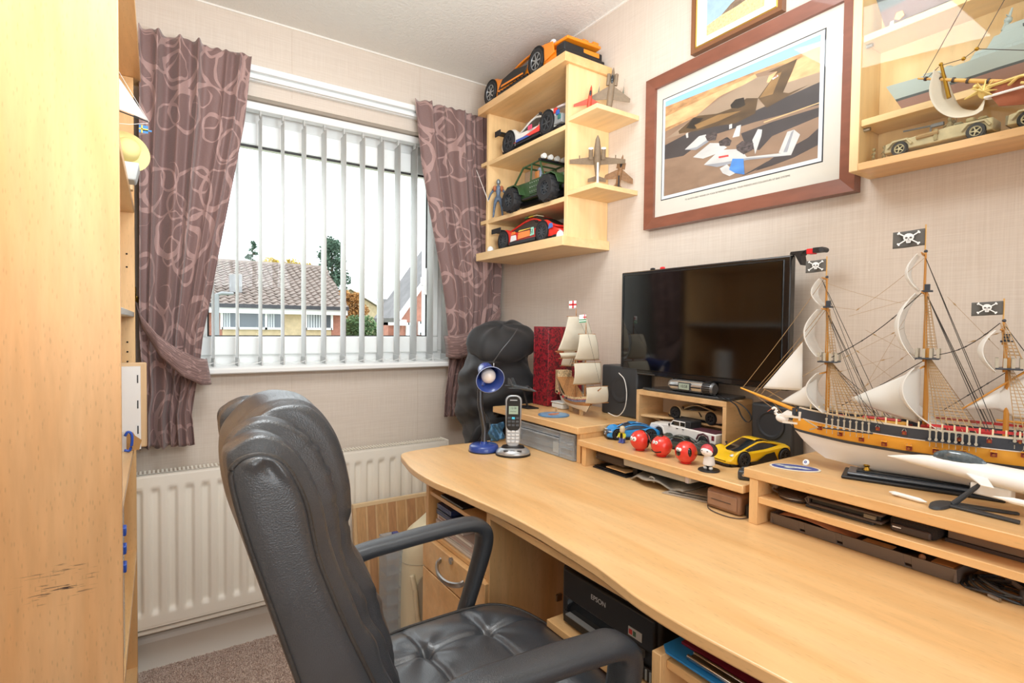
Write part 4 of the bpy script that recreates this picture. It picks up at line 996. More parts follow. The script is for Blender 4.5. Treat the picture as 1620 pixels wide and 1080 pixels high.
TT(slab([(x, z) for x, z in rrect(0.0205, 0.052, 0.016)], -0.0095, -0.007, 0.100), Th).build('faceplate', GLOSSBLACK, ph, bevel=0.001)
TT(MB().box(-0.014, 0.014, -0.0105, -0.009, 0.098, 0.122), Th).build('display', mat('lcd_grey_green', '#9fb3a0', 0.3), ph)
for (dx_, z_) in ((0.004, 0.1155), (0.002, 0.106)): 
    o = text("12:38" if z_ > 0.11 else "HANDSET", 'display_text', 0.008 if z_ > 0.11 else 0.0045, BLACK, ph, (0, 0, 0), (0, 0, 0), 0.0001); o.matrix_local = Th @ Matrix.Translation((0, -0.0106, z_)) @ Matrix.Rotation(PI/2, 4, 'X')
TT(MB().box(-0.011, 0.011, -0.0108, -0.009, 0.1385, 0.1415), Th).build('earpiece', SILV, ph)
kb = None
KEYW = mat('phone_key', '#d7d9da', 0.4); KEYD = mat('phone_key_dark', '#46494e', 0.4)
for r_ in range(4):
    for c_ in range(3):
        TT(MB().cbox(((c_-1)*0.0125, -0.0092, 0.046-r_*0.0098), (0.0098, 0.003, 0.0066)), Th).build('key', KEYW, ph, bevel=0.001)
for r_ in range(3):
    for c_ in range(3):
        mm = mat('phone_nav_key', '#4ec3e6', 0.3) if (r_, c_) == (0, 1) else KEYD
        TT(MB().cbox(((c_-1)*0.0125, -0.0102, 0.086-r_*0.0105), (0.0098, 0.002, 0.0068)), Th).build('key', mm, ph, bevel=0.001)
for c_ in range(3): MB().cbox(((c_-1)*0.020, -0.034, 0.0185), (0.014, 0.006, 0.004), T=Matrix.Rotation(0.0, 4, 'X')).build('cradle_key', DGREY, ph, bevel=0.0012)
# ---- clear plastic drawer box beneath the first riser
cd = thing('drawer_box', 'clear plastic stacking drawers tucked under the far riser', 'storage box', (1.01, 1.33, 0.7752))
for (y0, y1) in ((1.182, 1.248), (1.250, 1.520)):
    for (z0, z1) in ((0.777, 0.853),) if y0 < 1.2 else ((0.777, 0.832), (0.834, 0.853)):
        b_ = MB(); t = 0.0018
        b_.box(0.994, 0.994+t, y0, y1, z0, z1).box(0.994, 1.20, y0, y0+t, z0, z1).box(0.994, 1.20, y1-t, y1, z0, z1).box(0.994, 1.20, y0, y1, z0, z0+t)
        b_.box(0.990, 0.9945, y0-0.0, y1, z1-0.004, z1)
        part(b_, 'drawer', CLEARPL, cd, smooth=0)
for z in (0.790, 0.808, 0.824): part(MB().box(0.9915, 0.994, 1.186, 1.244, z-0.001, z+0.001), 'moulded_ridge', CLEARPL, cd)
part(MB().box(1.01, 1.05, 1.262, 1.30, 0.780, 0.812), 'white_card_box', mat('card_white', '#e8e4d8', 0.7), cd, bevel=0.001)
part(MB().box(1.03, 1.17, 1.31, 1.50, 0.780, 0.800), 'contents', mat('grey_contents', '#8f9698', 0.6), cd, bevel=0.004)
part(MB().box(1.06, 1.17, 1.19, 1.245, 0.780, 0.815), 'contents', mat('grey_contents', '#8f9698', 0.6), cd, bevel=0.004)
# ---- backpack on a stool behind the end of the desk
st = thing('wooden_stool', 'plain wooden stool hidden behind the desk end that carries the backpack', 'stool', (1.08, 1.78, 0))
part(MB().box(0.93, 1.25, 1.66, 1.93, 0.66, 0.684), 'seat', WX, st, bevel=0.003)
for (x, y) in ((0.95, 1.68), (1.23, 1.68), (0.95, 1.91), (1.23, 1.91)): part(MB().box(x-0.015, x+0.015, y-0.015, y+0.015, 0, 0.66), 'leg', WZ, st)
BAGM = mat('black_nylon', '#1f1f21', 0.62, bump=0.4, bscale=900, var=0.1, sheen=0.12)
bp_ = thing('backpack', 'black rucksack with zipped top pocket slumped beside the right curtain', 'backpack', (1.09, 1.76, 0.686))
def bag_fn(u, v):
    a = 2*PI*u; t = v
    z = 0.686+0.455*t
    w_ = ipl([(0, .118), (.15, .137), (.5, .140), (.8, .130), (.93, .105), (1, .02)], t)
    d_ = ipl([(0, .085), (.15, .10), (.5, .098), (.8, .085), (.93, .06), (1, .01)], t)
    c_, s_ = superell(a, 3.0)
    fold = 0.011*math.sin(9*t+3*math.sin(a)+a)+0.007*math.sin(21*t-2*a)+0.0055*abs(math.sin(17*t+3*a))+0.003*math.sin(41*t-4*a)
    k = 1 if t < 0.9 else (1-t)/0.1
    return (1.085+0.012*t+c_*(w_+fold*k), 1.745+0.03*t+s_*(d_+fold*k), z)
part(MB().grid(bag_fn, 90, 90), 'main_compartment', BAGM, bp_, smooth=180)
def flap_fn(u, v):
    a = 2*PI*u; t = v
    w_ = 0.140*math.sin(PI*min(1, 0.12+0.88*t)*1.0)**0.5 if t < 0.999 else 0.001
    th_ = PI*(t-0.5); r_ = math.cos(th_)**0.5 if abs(th_) < PI/2-1e-3 else 0.001
    c_, s_ = superell(a, 2.6)
    return (1.095+c_*0.135*r_*(1+0.03*math.sin(7*a)), 1.735+s_*0.093*r_, 1.105+0.062*math.sin(th_)+0.020*c_*r_-0.030*s_*-1*r_+0.004*math.sin(6*a+5*t))
part(MB().grid(flap_fn, 60, 30), 'top_pocket', BAGM, bp_, smooth=180)
part(MB().tube(spl([(1.005, 1.652, 1.030), (1.03, 1.635, 1.075), (1.07, 1.63, 1.12), (1.11, 1.65, 1.155)], 8), 0.0022, 6), 'zip', mat('zip_grey', '#57585a', 0.4, 0.5), bp_)
part(MB().box(1.001, 1.006, 1.640, 1.646, 1.005, 1.030), 'zip_pull', CHROME, bp_, bevel=0.0015)
part(MB().tube(spl([(1.0, 1.665, 0.80), (0.95, 1.65, 0.790), (0.925, 1.65, 0.75), (0.915, 1.665, 0.70), (0.935, 1.67, 0.685)], 8), 0.017, 8, flat=0.25, upv=(0, 1, 0)), 'shoulder_strap', BAGM, bp_, smooth=180)
part(MB().box(1.01, 1.05, 1.628, 1.640, 0.835, 0.865).box(1.012, 1.048, 1.624, 1.630, 0.84, 0.86), 'buckle', BLACK, bp_, bevel=0.003)
part(MB().box(1.00, 1.20, 1.632, 1.640, 0.846, 0.856), 'compression_strap', BLACK, bp_, bevel=0.002)
bg_ = thing('foil_packet', 'crumpled blue foil packet leaning between the backpack and the phone', 'packet', (0.955, 1.52, 0.776))
part(MB().grid(lambda u, v: (0.925+0.055*u+0.004*math.sin(9*v+7*u), 1.530-0.01*math.sin(PI*u)+0.004*math.sin(13*u+5*v)+0.012*v, 0.777+0.055*v+0.006*u), 14, 14), 'wrapper', mat('blue_foil', '#4f7fa6', 0.25, 0.4, var=0.5, vscale=90), bg_, smooth=180, solid=0.004)
# ---- red box file
RED = bpy.data.materials.new('marbled_red_card'); RED.use_nodes = True
nt = RED.node_tree; N = nt.nodes; L = nt.links; b = N['Principled BSDF']; tc = N.new('ShaderNodeTexCoord'); n1 = N.new('ShaderNodeTexNoise'); n1.inputs['Scale'].default_value = 75; n1.inputs['Detail'].default_value = 5; n1.inputs['Distortion'].default_value = 1.5
L.new(tc.outputs['Object'], n1.inputs[0]); cr = N.new('ShaderNodeValToRGB'); cr.color_ramp.elements[0].position = 0.40; cr.color_ramp.elements[1].position = 0.60
cr.color_ramp.elements[0].color = lin('#4a1c22'); cr.color_ramp.elements[1].color = lin('#a3222f'); L.new(n1.outputs['Fac'], cr.inputs[0]); L.new(cr.outputs[0], b.inputs['Base Color']); b.inputs['Roughness'].default_value = 0.45
rb = thing('box_file', 'marbled dark red box file standing behind the two-masted model ship', 'box file', (1.22, 1.55, 0.879))
part(MB().box(1.150, 1.308, 1.514, 1.596, 0.8795, 1.160), 'box', RED, rb, bevel=0.002)
part(MB().box(1.148, 1.310, 1.5965, 1.601, 0.8795, 1.163), 'lid', RED, rb, bevel=0.001)
# ---- items on the far riser
wb = thing('plastic_box', 'small frosted white plastic box with a lid behind the model ship hull', 'box', (1.215, 1.535, 0.879))
wb.location = (1.19, 1.47, 0.879)
part(MB().box(1.152, 1.225, 1.435, 1.495, 0.8795, 0.898), 'tray', mat('frosted_plastic', '#dfe4e2', 0.35), wb, bevel=0.004)
part(MB().box(1.150, 1.227, 1.433, 1.497, 0.898, 0.903), 'lid', mat('frosted_plastic', '#dfe4e2', 0.35), wb, bevel=0.002)
co = thing('coaster', 'round blue coaster with an orange picture on the far riser', 'coaster', (1.056, 1.357, 0.879))
part(MB().lathe([(0.049, 0), (0.050, 0.001), (0.050, 0.003), (0.0485, 0.004)], 40, c=(1.056, 1.357, 0.8792)), 'disc', mat('coaster_blue', '#5d86ae', 0.3), co)
part(MB().lathe([(0.044, 0.0038), (0.044, 0.0042)], 40, c=(1.056, 1.357, 0.8794)), 'print', mat('coaster_print', '#7aa6c8', 0.3, var=0.25, vscale=60), co)
part(MB().prism([(1.03, 1.35), (1.045, 1.338), (1.075, 1.352), (1.085, 1.368), (1.06, 1.372), (1.04, 1.366)], 0.8836, 0.8839, 'z'), 'motif', mat('coaster_orange', '#c88464', 0.4, var=0.3, vscale=80), co)
sp = thing('speaker', 'dark grey computer speaker standing behind the two-masted model ship', 'speaker', (1.27, 1.21, 0.879))
SPK = mat('dark_speaker_grey', '#3a3d41', 0.45)
part(MB().box(1.235, 1.305, 1.172, 1.330, 0.8795, 1.040), 'cabinet', SPK, sp, bevel=0.006, seg=3)
part(MB().lathe([(0.040, 0), (0.042, 0.002), (0.034, 0.003), (0.022, -0.002)], 30, T=Matrix.Translation((1.2345, 1.245, 0.965)) @ Matrix.Rotation(-PI/2, 4, 'Y')), 'cone', DGREY, sp)
cb_ = thing('white_cable', 'thin white cable looping in front of the dark grey speaker', 'cable', (1.20, 1.22, 0.879))
part(MB().tube(spl([(1.21, 1.225, 1.02), (1.205, 1.195, 1.000), (1.20, 1.180, 0.955), (1.20, 1.190, 0.91), (1.20, 1.22, 0.885), (1.20, 1.26, 0.890)], 8), 0.0014, 6), 'lead', WHITE, cb_)
# ================================================================ model cars
TYRE = mat('tyre_rubber', '#232325', 0.7)
RIMS = mat('rim_silver', '#b4b6b8', 0.3, 0.8)
RIMD = mat('rim_dark', '#4c4f53', 0.35, 0.6)
ARCH = mat('wheel_arch_dark', '#101011', 0.9)
def wheel(root, x, y, r, w, sd, rim=RIMS, spokes=7, knobs=0, rf=0.70):
    T = Matrix.Translation((x, y, r)) @ Matrix.Rotation(-sd*PI/2, 4, 'X')      # local z points outward
    h = w/2
    tb = MB().lathe([(r*rf, -h), (r*0.93, -h), (r, -h*0.7), (r, h*0.7), (r*0.94, h), (r*(rf+0.02), h), (r*rf, h*0.8), (r*rf, -h)], 28, T=T, caps=False)
    if knobs:
        for i in range(knobs):
            a = 2*PI*i/knobs
            Tk = T @ Matrix.Rotation(a, 4, 'Z')
            tb.box(r*0.97, r*1.05, -r*0.075, r*0.075, -h*0.95 if i % 2 else -h*0.1, h*0.1 if i % 2 else h*0.95, T=Tk)
    ty = tb.build('wheel', TYRE, root, smooth=40)
    rb_ = MB().lathe([(r*0.001, -h*0.2), (r*rf, -h*0.2), (r*rf, h*0.86), (r*(rf-0.06), h*0.90), (r*(rf-0.09), h*0.5), (r*(rf-0.11), h*0.0), (0.001, h*0.0)], 28, T=T, caps=False)
    for i in range(spokes):
        Tk = T @ Matrix.Rotation(2*PI*i/spokes, 4, 'Z')
        rb_.box(r*0.08, r*(rf-0.04), -r*0.055, r*0.055, h*0.35, h*0.75, T=Tk)
    rb_.lathe([(0.001, h*0.8), (r*0.16, h*0.8), (r*0.17, h*0.3)], 14, T=T)
    rb_.mi = 1; rb_.lathe([(0.001, h*0.06), (r*(rf-0.11), h*0.06)], 20, T=T, caps=False)
    rb_.build('rim', [rim, ARCH], ty, smooth=40)
    return ty
SPORT_TOP = [(-.5, .50), (-.48, .62), (-.42, .66), (-.30, .70), (-.15, .62), (0, .58), (.12, .58), (.22, .56), (.33, .52), (.42, .42), (.48, .30), (.5, .22)]
SPORT_W = [(-.5, .82), (-.45, .94), (-.33, 1.0), (-.15, .95), (.05, .93), (.25, .98), (.35, 1.0), (.43, .93), (.48, .80), (.5, .66)]
SPORT_CAB = [(-.33, .66), (-.22, .80), (-.10, .94), (0, 1.0), (.07, .99), (.15, .86), (.25, .62), (.27, .57)]
def sports_car(name, label, loc, rotz, L, W, H, r, ax_r, ax_f, paint, glass=CARGLASS, rim=RIMS, spokes=7, top=SPORT_TOP, wid=SPORT_W, cab=SPORT_CAB, cabw=0.74, clear=0.10, group=None, roof=True, skirt=BLACK, tw=None):
    t = thing(name, label, 'model car', loc, rotz, group)
    tw = tw or W*0.13
    def zsh(f):
        x = f*L; z = ipl(top, f)*H*0.90
        for a in (ax_r, ax_f): z = max(z, (r*1.0+r*1.22*math.sqrt(max(0, 1-((x-a)/(r*1.55))**2))) if abs(x-a) < r*1.55 else 0)
        return min(z, H*0.80)
    rings = []
    N_ = 48
    for i in range(N_+1):
        f = -.5+i/N_; w_ = ipl(wid, f)*W/2*0.985; zc = ipl(top, f)*H; zs_ = zsh(f); zb = clear*H+(0.05*H*max(0, (abs(f)-.42)/.08))
        zs_ = max(zs_, zb+0.12*H)
        x = f*L
        half = [(w_*0.93, zb), (w_, zb+0.10*H), (w_, zb+(zs_-zb)*0.55), (w_*0.97, zs_*0.96), (w_*0.88, zs_*1.02), (w_*0.66, max(zc, zs_*0.9)), (w_*0.3, zc*1.01), (0, zc*1.02)]
        rings.append([(x, -a, b_) for a, b_ in half]+[(x, a, b_) for a, b_ in reversed(half[:-1])])
    MB().loft(rings).build('body', paint, t, smooth=42)
    # cabin
    rings = []
    x0, x1 = cab[0][0], cab[-1][0]
    for i in range(25):
        f = x0+(x1-x0)*i/24; zt = ipl(cab, f)*H; zb = ipl(top, f)*H*0.93; wb_ = cabw*W/2; wt = wb_*0.80-(0.0 if zt > 0.9*H else 0.0)
        rings.append([(f*L, -wb_, zb), (f*L, -wt*1.04, zb+(zt-zb)*0.75), (f*L, -wt*0.85, zt*0.99), (f*L, 0, zt*1.01), (f*L, wt*0.85, zt*0.99), (f*L, wt*1.04, zb+(zt-zb)*0.75), (f*L, wb_, zb)])
    MB().loft(rings).build('cabin_glass', glass, t, smooth=45)
    if roof:
        q = MB()
        for sd in (-1, 1):
            pts = []
            for f in [x0+(x1-x0)*k/14 for k in range(15)]:
                zt = ipl(cab, f)*H; zb = ipl(top, f)*H*0.93; pts.append((f*L, sd*cabw*W/2*0.835, zb+(zt-zb)*0.80))
            q.tube(pts, 0.028*H+0.0008, 6)
        q.build('roof_rails', paint, t, smooth=60)['kind'] = 'stuff'
        f0 = -.14; f1 = .05
        MB().grid(lambda u, v: ((f0+(f1-f0)*v)*L, (u-.5)*cabw*W*0.66, ipl(cab, f0+(f1-f0)*v)*H*1.015+0.0006+0.012*H*(1-(2*u-1)**2)), 8, 8).build('roof', paint, t, smooth=60, solid=0.0008)
    for a in (ax_r, ax_f):
        for sd in (-1, 1):
            MB().lathe([(0.001, 0), (r*1.17, 0), (r*1.17, 0.0012), (0.001, 0.0012)], 26, T=Matrix.Translation((a, sd*(W/2*0.985), r*1.02)) @ Matrix.Rotation(-sd*PI/2, 4, 'X')).build('wheel_arch', ARCH, t)
            wheel(t, a, sd*(W/2-tw/2+0.0035), r, tw, sd, rim, spokes)
    MB().box(-.44*L, .46*L, -W*0.44, W*0.44, clear*H*0.45, clear*H+0.02*H).build('floor_pan', skirt, t)
    for sd in (-1, 1):
        MB().box(ax_r+r*1.25, ax_f-r*1.25, sd*W*0.475-0.002*sd, sd*W*0.497, clear*H*0.7, clear*H+0.07*H).build('side_skirt', skirt, t, bevel=0.0006)
        MB().tube([(0.20*L, sd*W*0.40, 0.60*H), (0.19*L, sd*W*0.46, 0.70*H)], [0.0015, 0.0012], 6).sphere((0.188*L, sd*W*0.475, 0.72*H), (0.016*L, 0.016*L, 0.012*L), 10, 6).build('wing_mirror', BLACK, t)
    MB().prism([(.40*L, -W*.43), (.50*L, -W*.36), (.512*L, 0), (.50*L, W*.36), (.40*L, W*.43)], clear*H*0.55, clear*H+0.03*H, 'z').build('splitter', skirt, t, bevel=0.0006)
    MB().box(-.505*L, -.47*L, -W*.38, W*.38, clear*H*0.9, 0.34*H).build('diffuser', skirt, t, bevel=0.001)
    return t
PORA = mat('orange_bricks', '#F08A1E', 0.28, coat=0.2); PWHI = mat('white_bricks', '#e9e7e0', 0.32); PRED = mat('red_bricks', '#E2352B', 0.28, coat=0.2)
# --- orange car on the top board
o1 = sports_car('model_car', 'large orange brick-built sports car on the top of the corner shelf unit', (1.214, 1.683, 2.0605), -PI/2, 0.50, 0.178, 0.118, 0.043, -0.207, 0.106, PORA, rim=RIMS, spokes=7, clear=0.12)
T0 = Matrix()
for sd in (-1, 1):
    MB().prism([(-0.145, 0.030), (0.035, 0.024), (0.055, 0.050), (-0.03, 0.068), (-0.115, 0.060)], sd*0.0885, sd*0.0915, 'y').build('door_recess', BLACK, o1, bevel=0.001)
    MB().prism([(-0.125, 0.033), (0.030, 0.027), (0.028, 0.033), (-0.118, 0.040)], sd*0.091, sd*0.0935, 'y').build('door_blade', PORA, o1, bevel=0.001)
    MB().prism([(0.160, 0.020), (0.215, 0.030), (0.205, 0.070), (0.155, 0.080)], sd*0.088, sd*0.092, 'y').build('front_panel', PORA, o1, bevel=0.001)
    MB().sphere((0.175, sd*0.066, 0.088), (0.014, 0.010, 0.008), 10, 8).build('headlight', mat('clear_light', '#d7dadb', 0.1, coat=0.5), o1)
MB().box(0.215, 0.260, -0.084, 0.084, 0.026, 0.052).build('grille', BLACK, o1, bevel=0.003)
MB().box(0.222, 0.268, -0.088, 0.088, 0.012, 0.024).build('front_splitter', BLACK, o1, bevel=0.002)
MB().prism([(0.16, -0.08), (0.262, -0.072), (0.268, 0.072), (0.16, 0.08)], 0.064, 0.074, 'z').build('bonnet_plate', PORA, o1, bevel=0.003)
for i, yy in enumerate((-0.02, 0.02, 0.055)): MB().box(0.20+0.012*i, 0.236+0.012*i, yy-0.012, yy+0.012, 0.074, 0.086+0.004*(i % 2)).build('bonnet_brick', PORA, o1, bevel=0.001)
MB().prism([(0.225, -0.076), (0.258, -0.070), (0.262, 0.070), (0.23, 0.08)], 0.034, 0.050, 'z').build('lower_blade', PORA, o1, bevel=0.002)
q = MB()
for k in range(16): q.cyl((-0.19+0.022*k, -0.0925, 0.020+0.002*math.sin(k)), (-0.19+0.022*k, -0.0895, 0.020+0.002*math.sin(k)), 0.0022, n=8)
q.build('pin_holes', ARCH, o1)['kind'] = 'stuff'
# --- white racing car
w1 = sports_car('model_car', 'white brick-built racing car with black rear wing on the second shelf', (1.215, 1.640, 1.8353), -PI/2, 0.40, 0.160, 0.118, 0.038, -0.127, 0.117, PWHI, glass=mat('cockpit_dark', '#3a352f', 0.5), rim=RIMD, spokes=6, clear=0.14, top=[(-.5, .48), (-.42, .60), (-.3, .56), (-.15, .52), (0, .50), (.15, .48), (.25, .50), (.36, .52), (.45, .44), (.5, .30)], cab=[(-.32, .55), (-.2, .72), (-.08, .92), (0, .97), (.08, .90), (.18, .52)], cabw=0.62)
MB().box(-0.215, -0.180, -0.085, 0.085, 0.088, 0.094).box(-0.218, -0.178, -0.087, -0.083, 0.080, 0.102).box(-0.218, -0.178, 0.083, 0.087, 0.080, 0.102).box(-0.19, -0.18, -0.04, -0.036, 0.06, 0.090).box(-0.19, -0.18, 0.036, 0.04, 0.06, 0.090).build('rear_wing', BLACK, w1, bevel=0.001)
MB().prism([(-0.09, 0.022), (0.075, 0.022), (0.085, 0.045), (0.05, 0.036), (-0.02, 0.030)], -0.0825, -0.0800, 'y').build('red_stripe', PRED, w1)
MB().prism([(-0.07, 0.020), (0.02, 0.020), (0.0, 0.028), (-0.07, 0.030)], -0.0835, -0.0826, 'y').build('blue_stripe', mat('brick_blue', '#3f5fb0', 0.3), w1)
MB().box(0.005, 0.030, -0.0815, -0.080, 0.044, 0.060).build('number_patch', mat('sticker_red', '#d4486a', 0.4), w1)
for (x, z, c) in ((0.165, 0.065, '#c8302a'), (0.178, 0.055, '#2a58a8'), (0.188, 0.038, '#2b6d6a')): MB().box(x-0.008, x+0.008, -0.0815, -0.076, z-0.008, z+0.008).build('front_brick', mat('brick_'+c[1:], c, 0.3), w1, bevel=0.001)
MB().lathe([(0.001, 0.0), (0.026, 0.0), (0.024, 0.006), (0.001, 0.008)], 20, T=Matrix.Translation((0.165, -0.045, 0.085)) @ Matrix.Rotation(0.35, 4, 'X')).build('headlight', mat('smoky_dome', '#b7aaa6', 0.15, coat=0.4), w1)
MB().box(0.155, 0.20, -0.079, 0.079, 0.018, 0.048).build('engine_grille', GREY, w1, bevel=0.002)
# --- green jeep
def jeep_like(name, label, loc, rotz, S, paint, rim, open_top=True, bed=False, topm=None, wheel_r=0.045, wb=0.233, tw=0.034):
    t = thing(name, label, 'model car', loc, rotz)
    g = lambda v: v*S
    z0 = wheel_r*1.05
    # tub
    MB().prism([(g(-.155), z0), (g(.02), z0*0.92), (g(.05), z0*1.1), (g(.05), z0+g(.060)), (g(-.03), z0+g(.056)), (g(-.155), z0+g(.058))], -g(.062), g(.062), 'y').build('tub', paint, t, bevel=g(.004))
    MB().prism([(g(.05), z0*1.1), (g(.150), z0*1.25), (g(.156), z0+g(.050)), (g(.05), z0+g(.060))], -g(.052), g(.052), 'y').build('bonnet', paint, t, bevel=g(.005))
    MB().box(g(.152), g(.159), -g(.050), g(.050), z0*1.2, z0+g(.052)).build('grille', BLACK, t, bevel=g(.002))
    for k in range(7): MB().box(g(.1585), g(.161), g(-.030+.010*k)-g(.0025), g(-.030+.010*k)+g(.0025), z0*1.3, z0+g(.045)).build('grille_bar', paint, t)
    for sd in (-1, 1):
        for (xc, ln) in ((g(.105), 1), (g(-.125), 0)):
            pts = [(xc-wheel_r*1.35, z0*0.98), (xc-wheel_r*0.95, z0+wheel_r*0.75), (xc-wheel_r*0.5, z0+wheel_r*1.05), (xc+wheel_r*0.5, z0+wheel_r*1.05), (xc+wheel_r*1.05, z0+wheel_r*0.75), (xc+wheel_r*1.35, z0*1.15)]
            q = MB(); 
            q.loft([[(x, sd*g(.050), z), (x, sd*g(.088), z), (x, sd*g(.088), z+g(.005)), (x, sd*g(.050), z+g(.005))] for x, z in pts])
            q.build('mudguard', paint, t, bevel=g(.001))
        MB().box(g(-.03), g(.045), sd*g(.0625), sd*g(.066), z0+g(.004), z0+g(.056)).build('door', paint, t, bevel=g(.002))
        MB().box(g(-.058), g(.06), sd*g(.066), sd*g(.080), z0*0.72, z0*0.82).build('side_step', BLACK, t, bevel=g(.001))
        MB().cyl((g(.160), sd*g(.036), z0+g(.034)), (g(.164), sd*g(.036), z0+g(.034)), g(.010), n=16).build('headlight', mat('clear_light', '#d7dadb', 0.1, coat=0.5), t)
        for xc in (g(.105), g(-.125)): wheel(t, xc, sd*(g(.072)+tw*0.3), wheel_r, tw, sd, rim, 8, knobs=22, rf=0.52)
    MB().box(g(.165), g(.182), -g(.070), g(.070), z0*0.75, z0*1.05).box(g(-.170), g(-.155), -g(.06), g(.06), z0*0.75, z0*1.0).build('bumper', BLACK, t, bevel=g(.003))
    MB().box(g(-.15), g(.15), -g(.03), g(.03), z0*0.55, z0*0.95).build('chassis', BLACK, t, bevel=g(.002))
    for xc in (g(.105), g(-.125)): MB().cyl((xc, -g(.07), wheel_r), (xc, g(.07), wheel_r), g(.006), n=8).build('axle', BLACK, t)
    return t, z0
GRN = mat('green_bricks', '#36502f', 0.35)
jp, z0 = jeep_like('model_jeep', 'dark green brick-built jeep with roll cage and roof lamps on the third shelf', (1.215, 1.612, 1.5983), -PI/2, 1.0, GRN, RIMD)
jz = z0+0.058
q = MB()
for sd in (-1, 1):
    q.tube([(0.050, sd*0.060, jz), (0.020, sd*0.056, jz+0.062), (-0.085, sd*0.056, jz+0.058), (-0.145, sd*0.058, jz)], 0.0038, 8)
    q.tube([(-0.030, sd*0.060, jz), (-0.030, sd*0.056, jz+0.060)], 0.0036, 8)
for x in (0.020, -0.030, -0.085): q.tube([(x, -0.056, jz+0.060), (x, 0.056, jz+0.060)], 0.0036, 8)
q.build('roll_cage', GRN, jp)
MB().box(0.018, 0.030, -0.062, 0.062, jz+0.060, jz+0.068).build('light_bar', BLACK, jp, bevel=0.001)
for yy in (-0.045, -0.015, 0.015, 0.045):
    MB().cyl((0.022, yy, jz+0.077), (0.036, yy, jz+0.077), 0.0095, n=16).build('roof_lamp', mat('lamp_white', '#e8e6e0', 0.2), jp, bevel=0.001)
for sd in (-1, 1): MB().box(-0.028, -0.005, sd*0.0285-0.0165, sd*0.0285+0.0165, jz-0.01, jz+0.034).build('seat', mat('tan_seat', '#b8763c', 0.5), jp, bevel=0.003)
MB().box(0.024, 0.030, -0.052, 0.052, jz, jz+0.010).build('dashboard', BLACK, jp)
for (x, y) in ((-0.01, -0.03),):
    MB().sphere((x, y, jz+0.038), 0.011, 12, 8).cyl((x, y, jz+0.005), (x, y, jz+0.03), 0.011, n=10).build('driver', mat('figure_blue_white', '#8794a8', 0.5, var=0.4, vscale=120), jp)
q = MB()
for i in range(6):
    for j in range(3): q.cyl((-0.025+0.013*i, -0.0675, z0+0.014+0.016*j), (-0.025+0.013*i, -0.0655, z0+0.014+0.016*j), 0.0022, n=7)
q.build('studs', mat('stud_grey', '#8d968a', 0.4), jp)['kind'] = 'stuff'
MB().box(0.16, 0.19, -0.02, 0.02, z0+0.0, z0+0.03).cyl((0.185, -0.03, z0+0.02), (0.185, 0.03, z0+0.02), 0.008, n=12).build('winch', GREY, jp, bevel=0.001)
# --- red racing car
r1c = sports_car('model_car', 'red brick-built racing car with a low black wing on the bottom board', (1.215, 1.655, 1.4635), -PI/2, 0.41, 0.164, 0.108, 0.034, -0.140, 0.115, PRED, glass=mat('cockpit_dark', '#3a352f', 0.5), rim=RIMD, spokes=10, clear=0.14, top=[(-.5, .52), (-.42, .64), (-.3, .62), (-.15, .58), (0, .56), (.15, .58), (.28, .60), (.40, .52), (.47, .40), (.5, .26)])
MB().box(-0.225, -0.160, -0.080, 0.080, 0.076, 0.081).box(-0.228, -0.158, -0.083, -0.080, 0.070, 0.090).build('rear_wing', BLACK, r1c, bevel=0.001)
MB().box(-0.185, -0.175, -0.03, -0.026, 0.055, 0.077).box(-0.185, -0.175, 0.026, 0.03, 0.055, 0.077).build('wing_stay', BLACK, r1c)
for (x0, x1, za, zb, c) in ((-0.035, 0.045, 0.026, 0.050, '#f08a3a'), (0.046, 0.070, 0.028, 0.058, '#9fe0c8'), (-0.085, -0.045, 0.022, 0.044, '#e9e9e9'), (-0.080, -0.050, 0.046, 0.058, '#f07a2a'), (0.155, 0.18, 0.038, 0.056, '#4b70b8'), (-0.03, 0.05, 0.053, 0.058, '#f0d050')):
    MB().prism([(x0, za), (x1, za+0.003), (x1-0.004, zb), (x0+0.006, zb)], -0.0845, -0.082, 'y').build('sticker', mat('sticker_'+c[1:], c, 0.4), r1c)
text('51', 'race_number', 0.022, BLACK, r1c, (0.058, -0.0855, 0.043), (PI/2, 0, 0), 0.0002)
for (x0, x1, c) in ((-0.02, 0.01, '#f4e03a'), (0.01, 0.03, '#d9c8a0'), (-0.045, -0.02, '#3f8a4a')): MB().box(x0, x1, -0.045, -0.010, 0.1095, 0.1125).build('roof_sticker', mat('sticker_'+c[1:], c, 0.4), r1c)
MB().prism([(0.10, 0.066), (0.19, 0.050), (0.197, 0.042), (0.12, 0.056)], -0.075, 0.075, 'y').build('bonnet_vane', PRED, r1c, bevel=0.001)
# --- shelf-end domes
for (y, lab) in ((1.893, 'white plastic dome at the curtain end of the bottom board'), (1.432, 'white plastic dome at the outer corner of the bottom board')):
    if y < 1.5: y = 1.436
    d = thing('plastic_dome', lab, 'dome', (1.135, y, 1.4633), group=None)
    MB().lathe([(0.013, 0), (0.014, 0.002), (0.0135, 0.012), (0.010, 0.020), (0.004, 0.0245), (0.0005, 0.025)], 24).build('shell', mat('white_dome', '#f0efea', 0.35), d, smooth=60)
    MB().lathe([(0.0145, 0), (0.0145, 0.002)], 24).build('rim', mat('dome_rim', '#cfd4d6', 0.35), d)
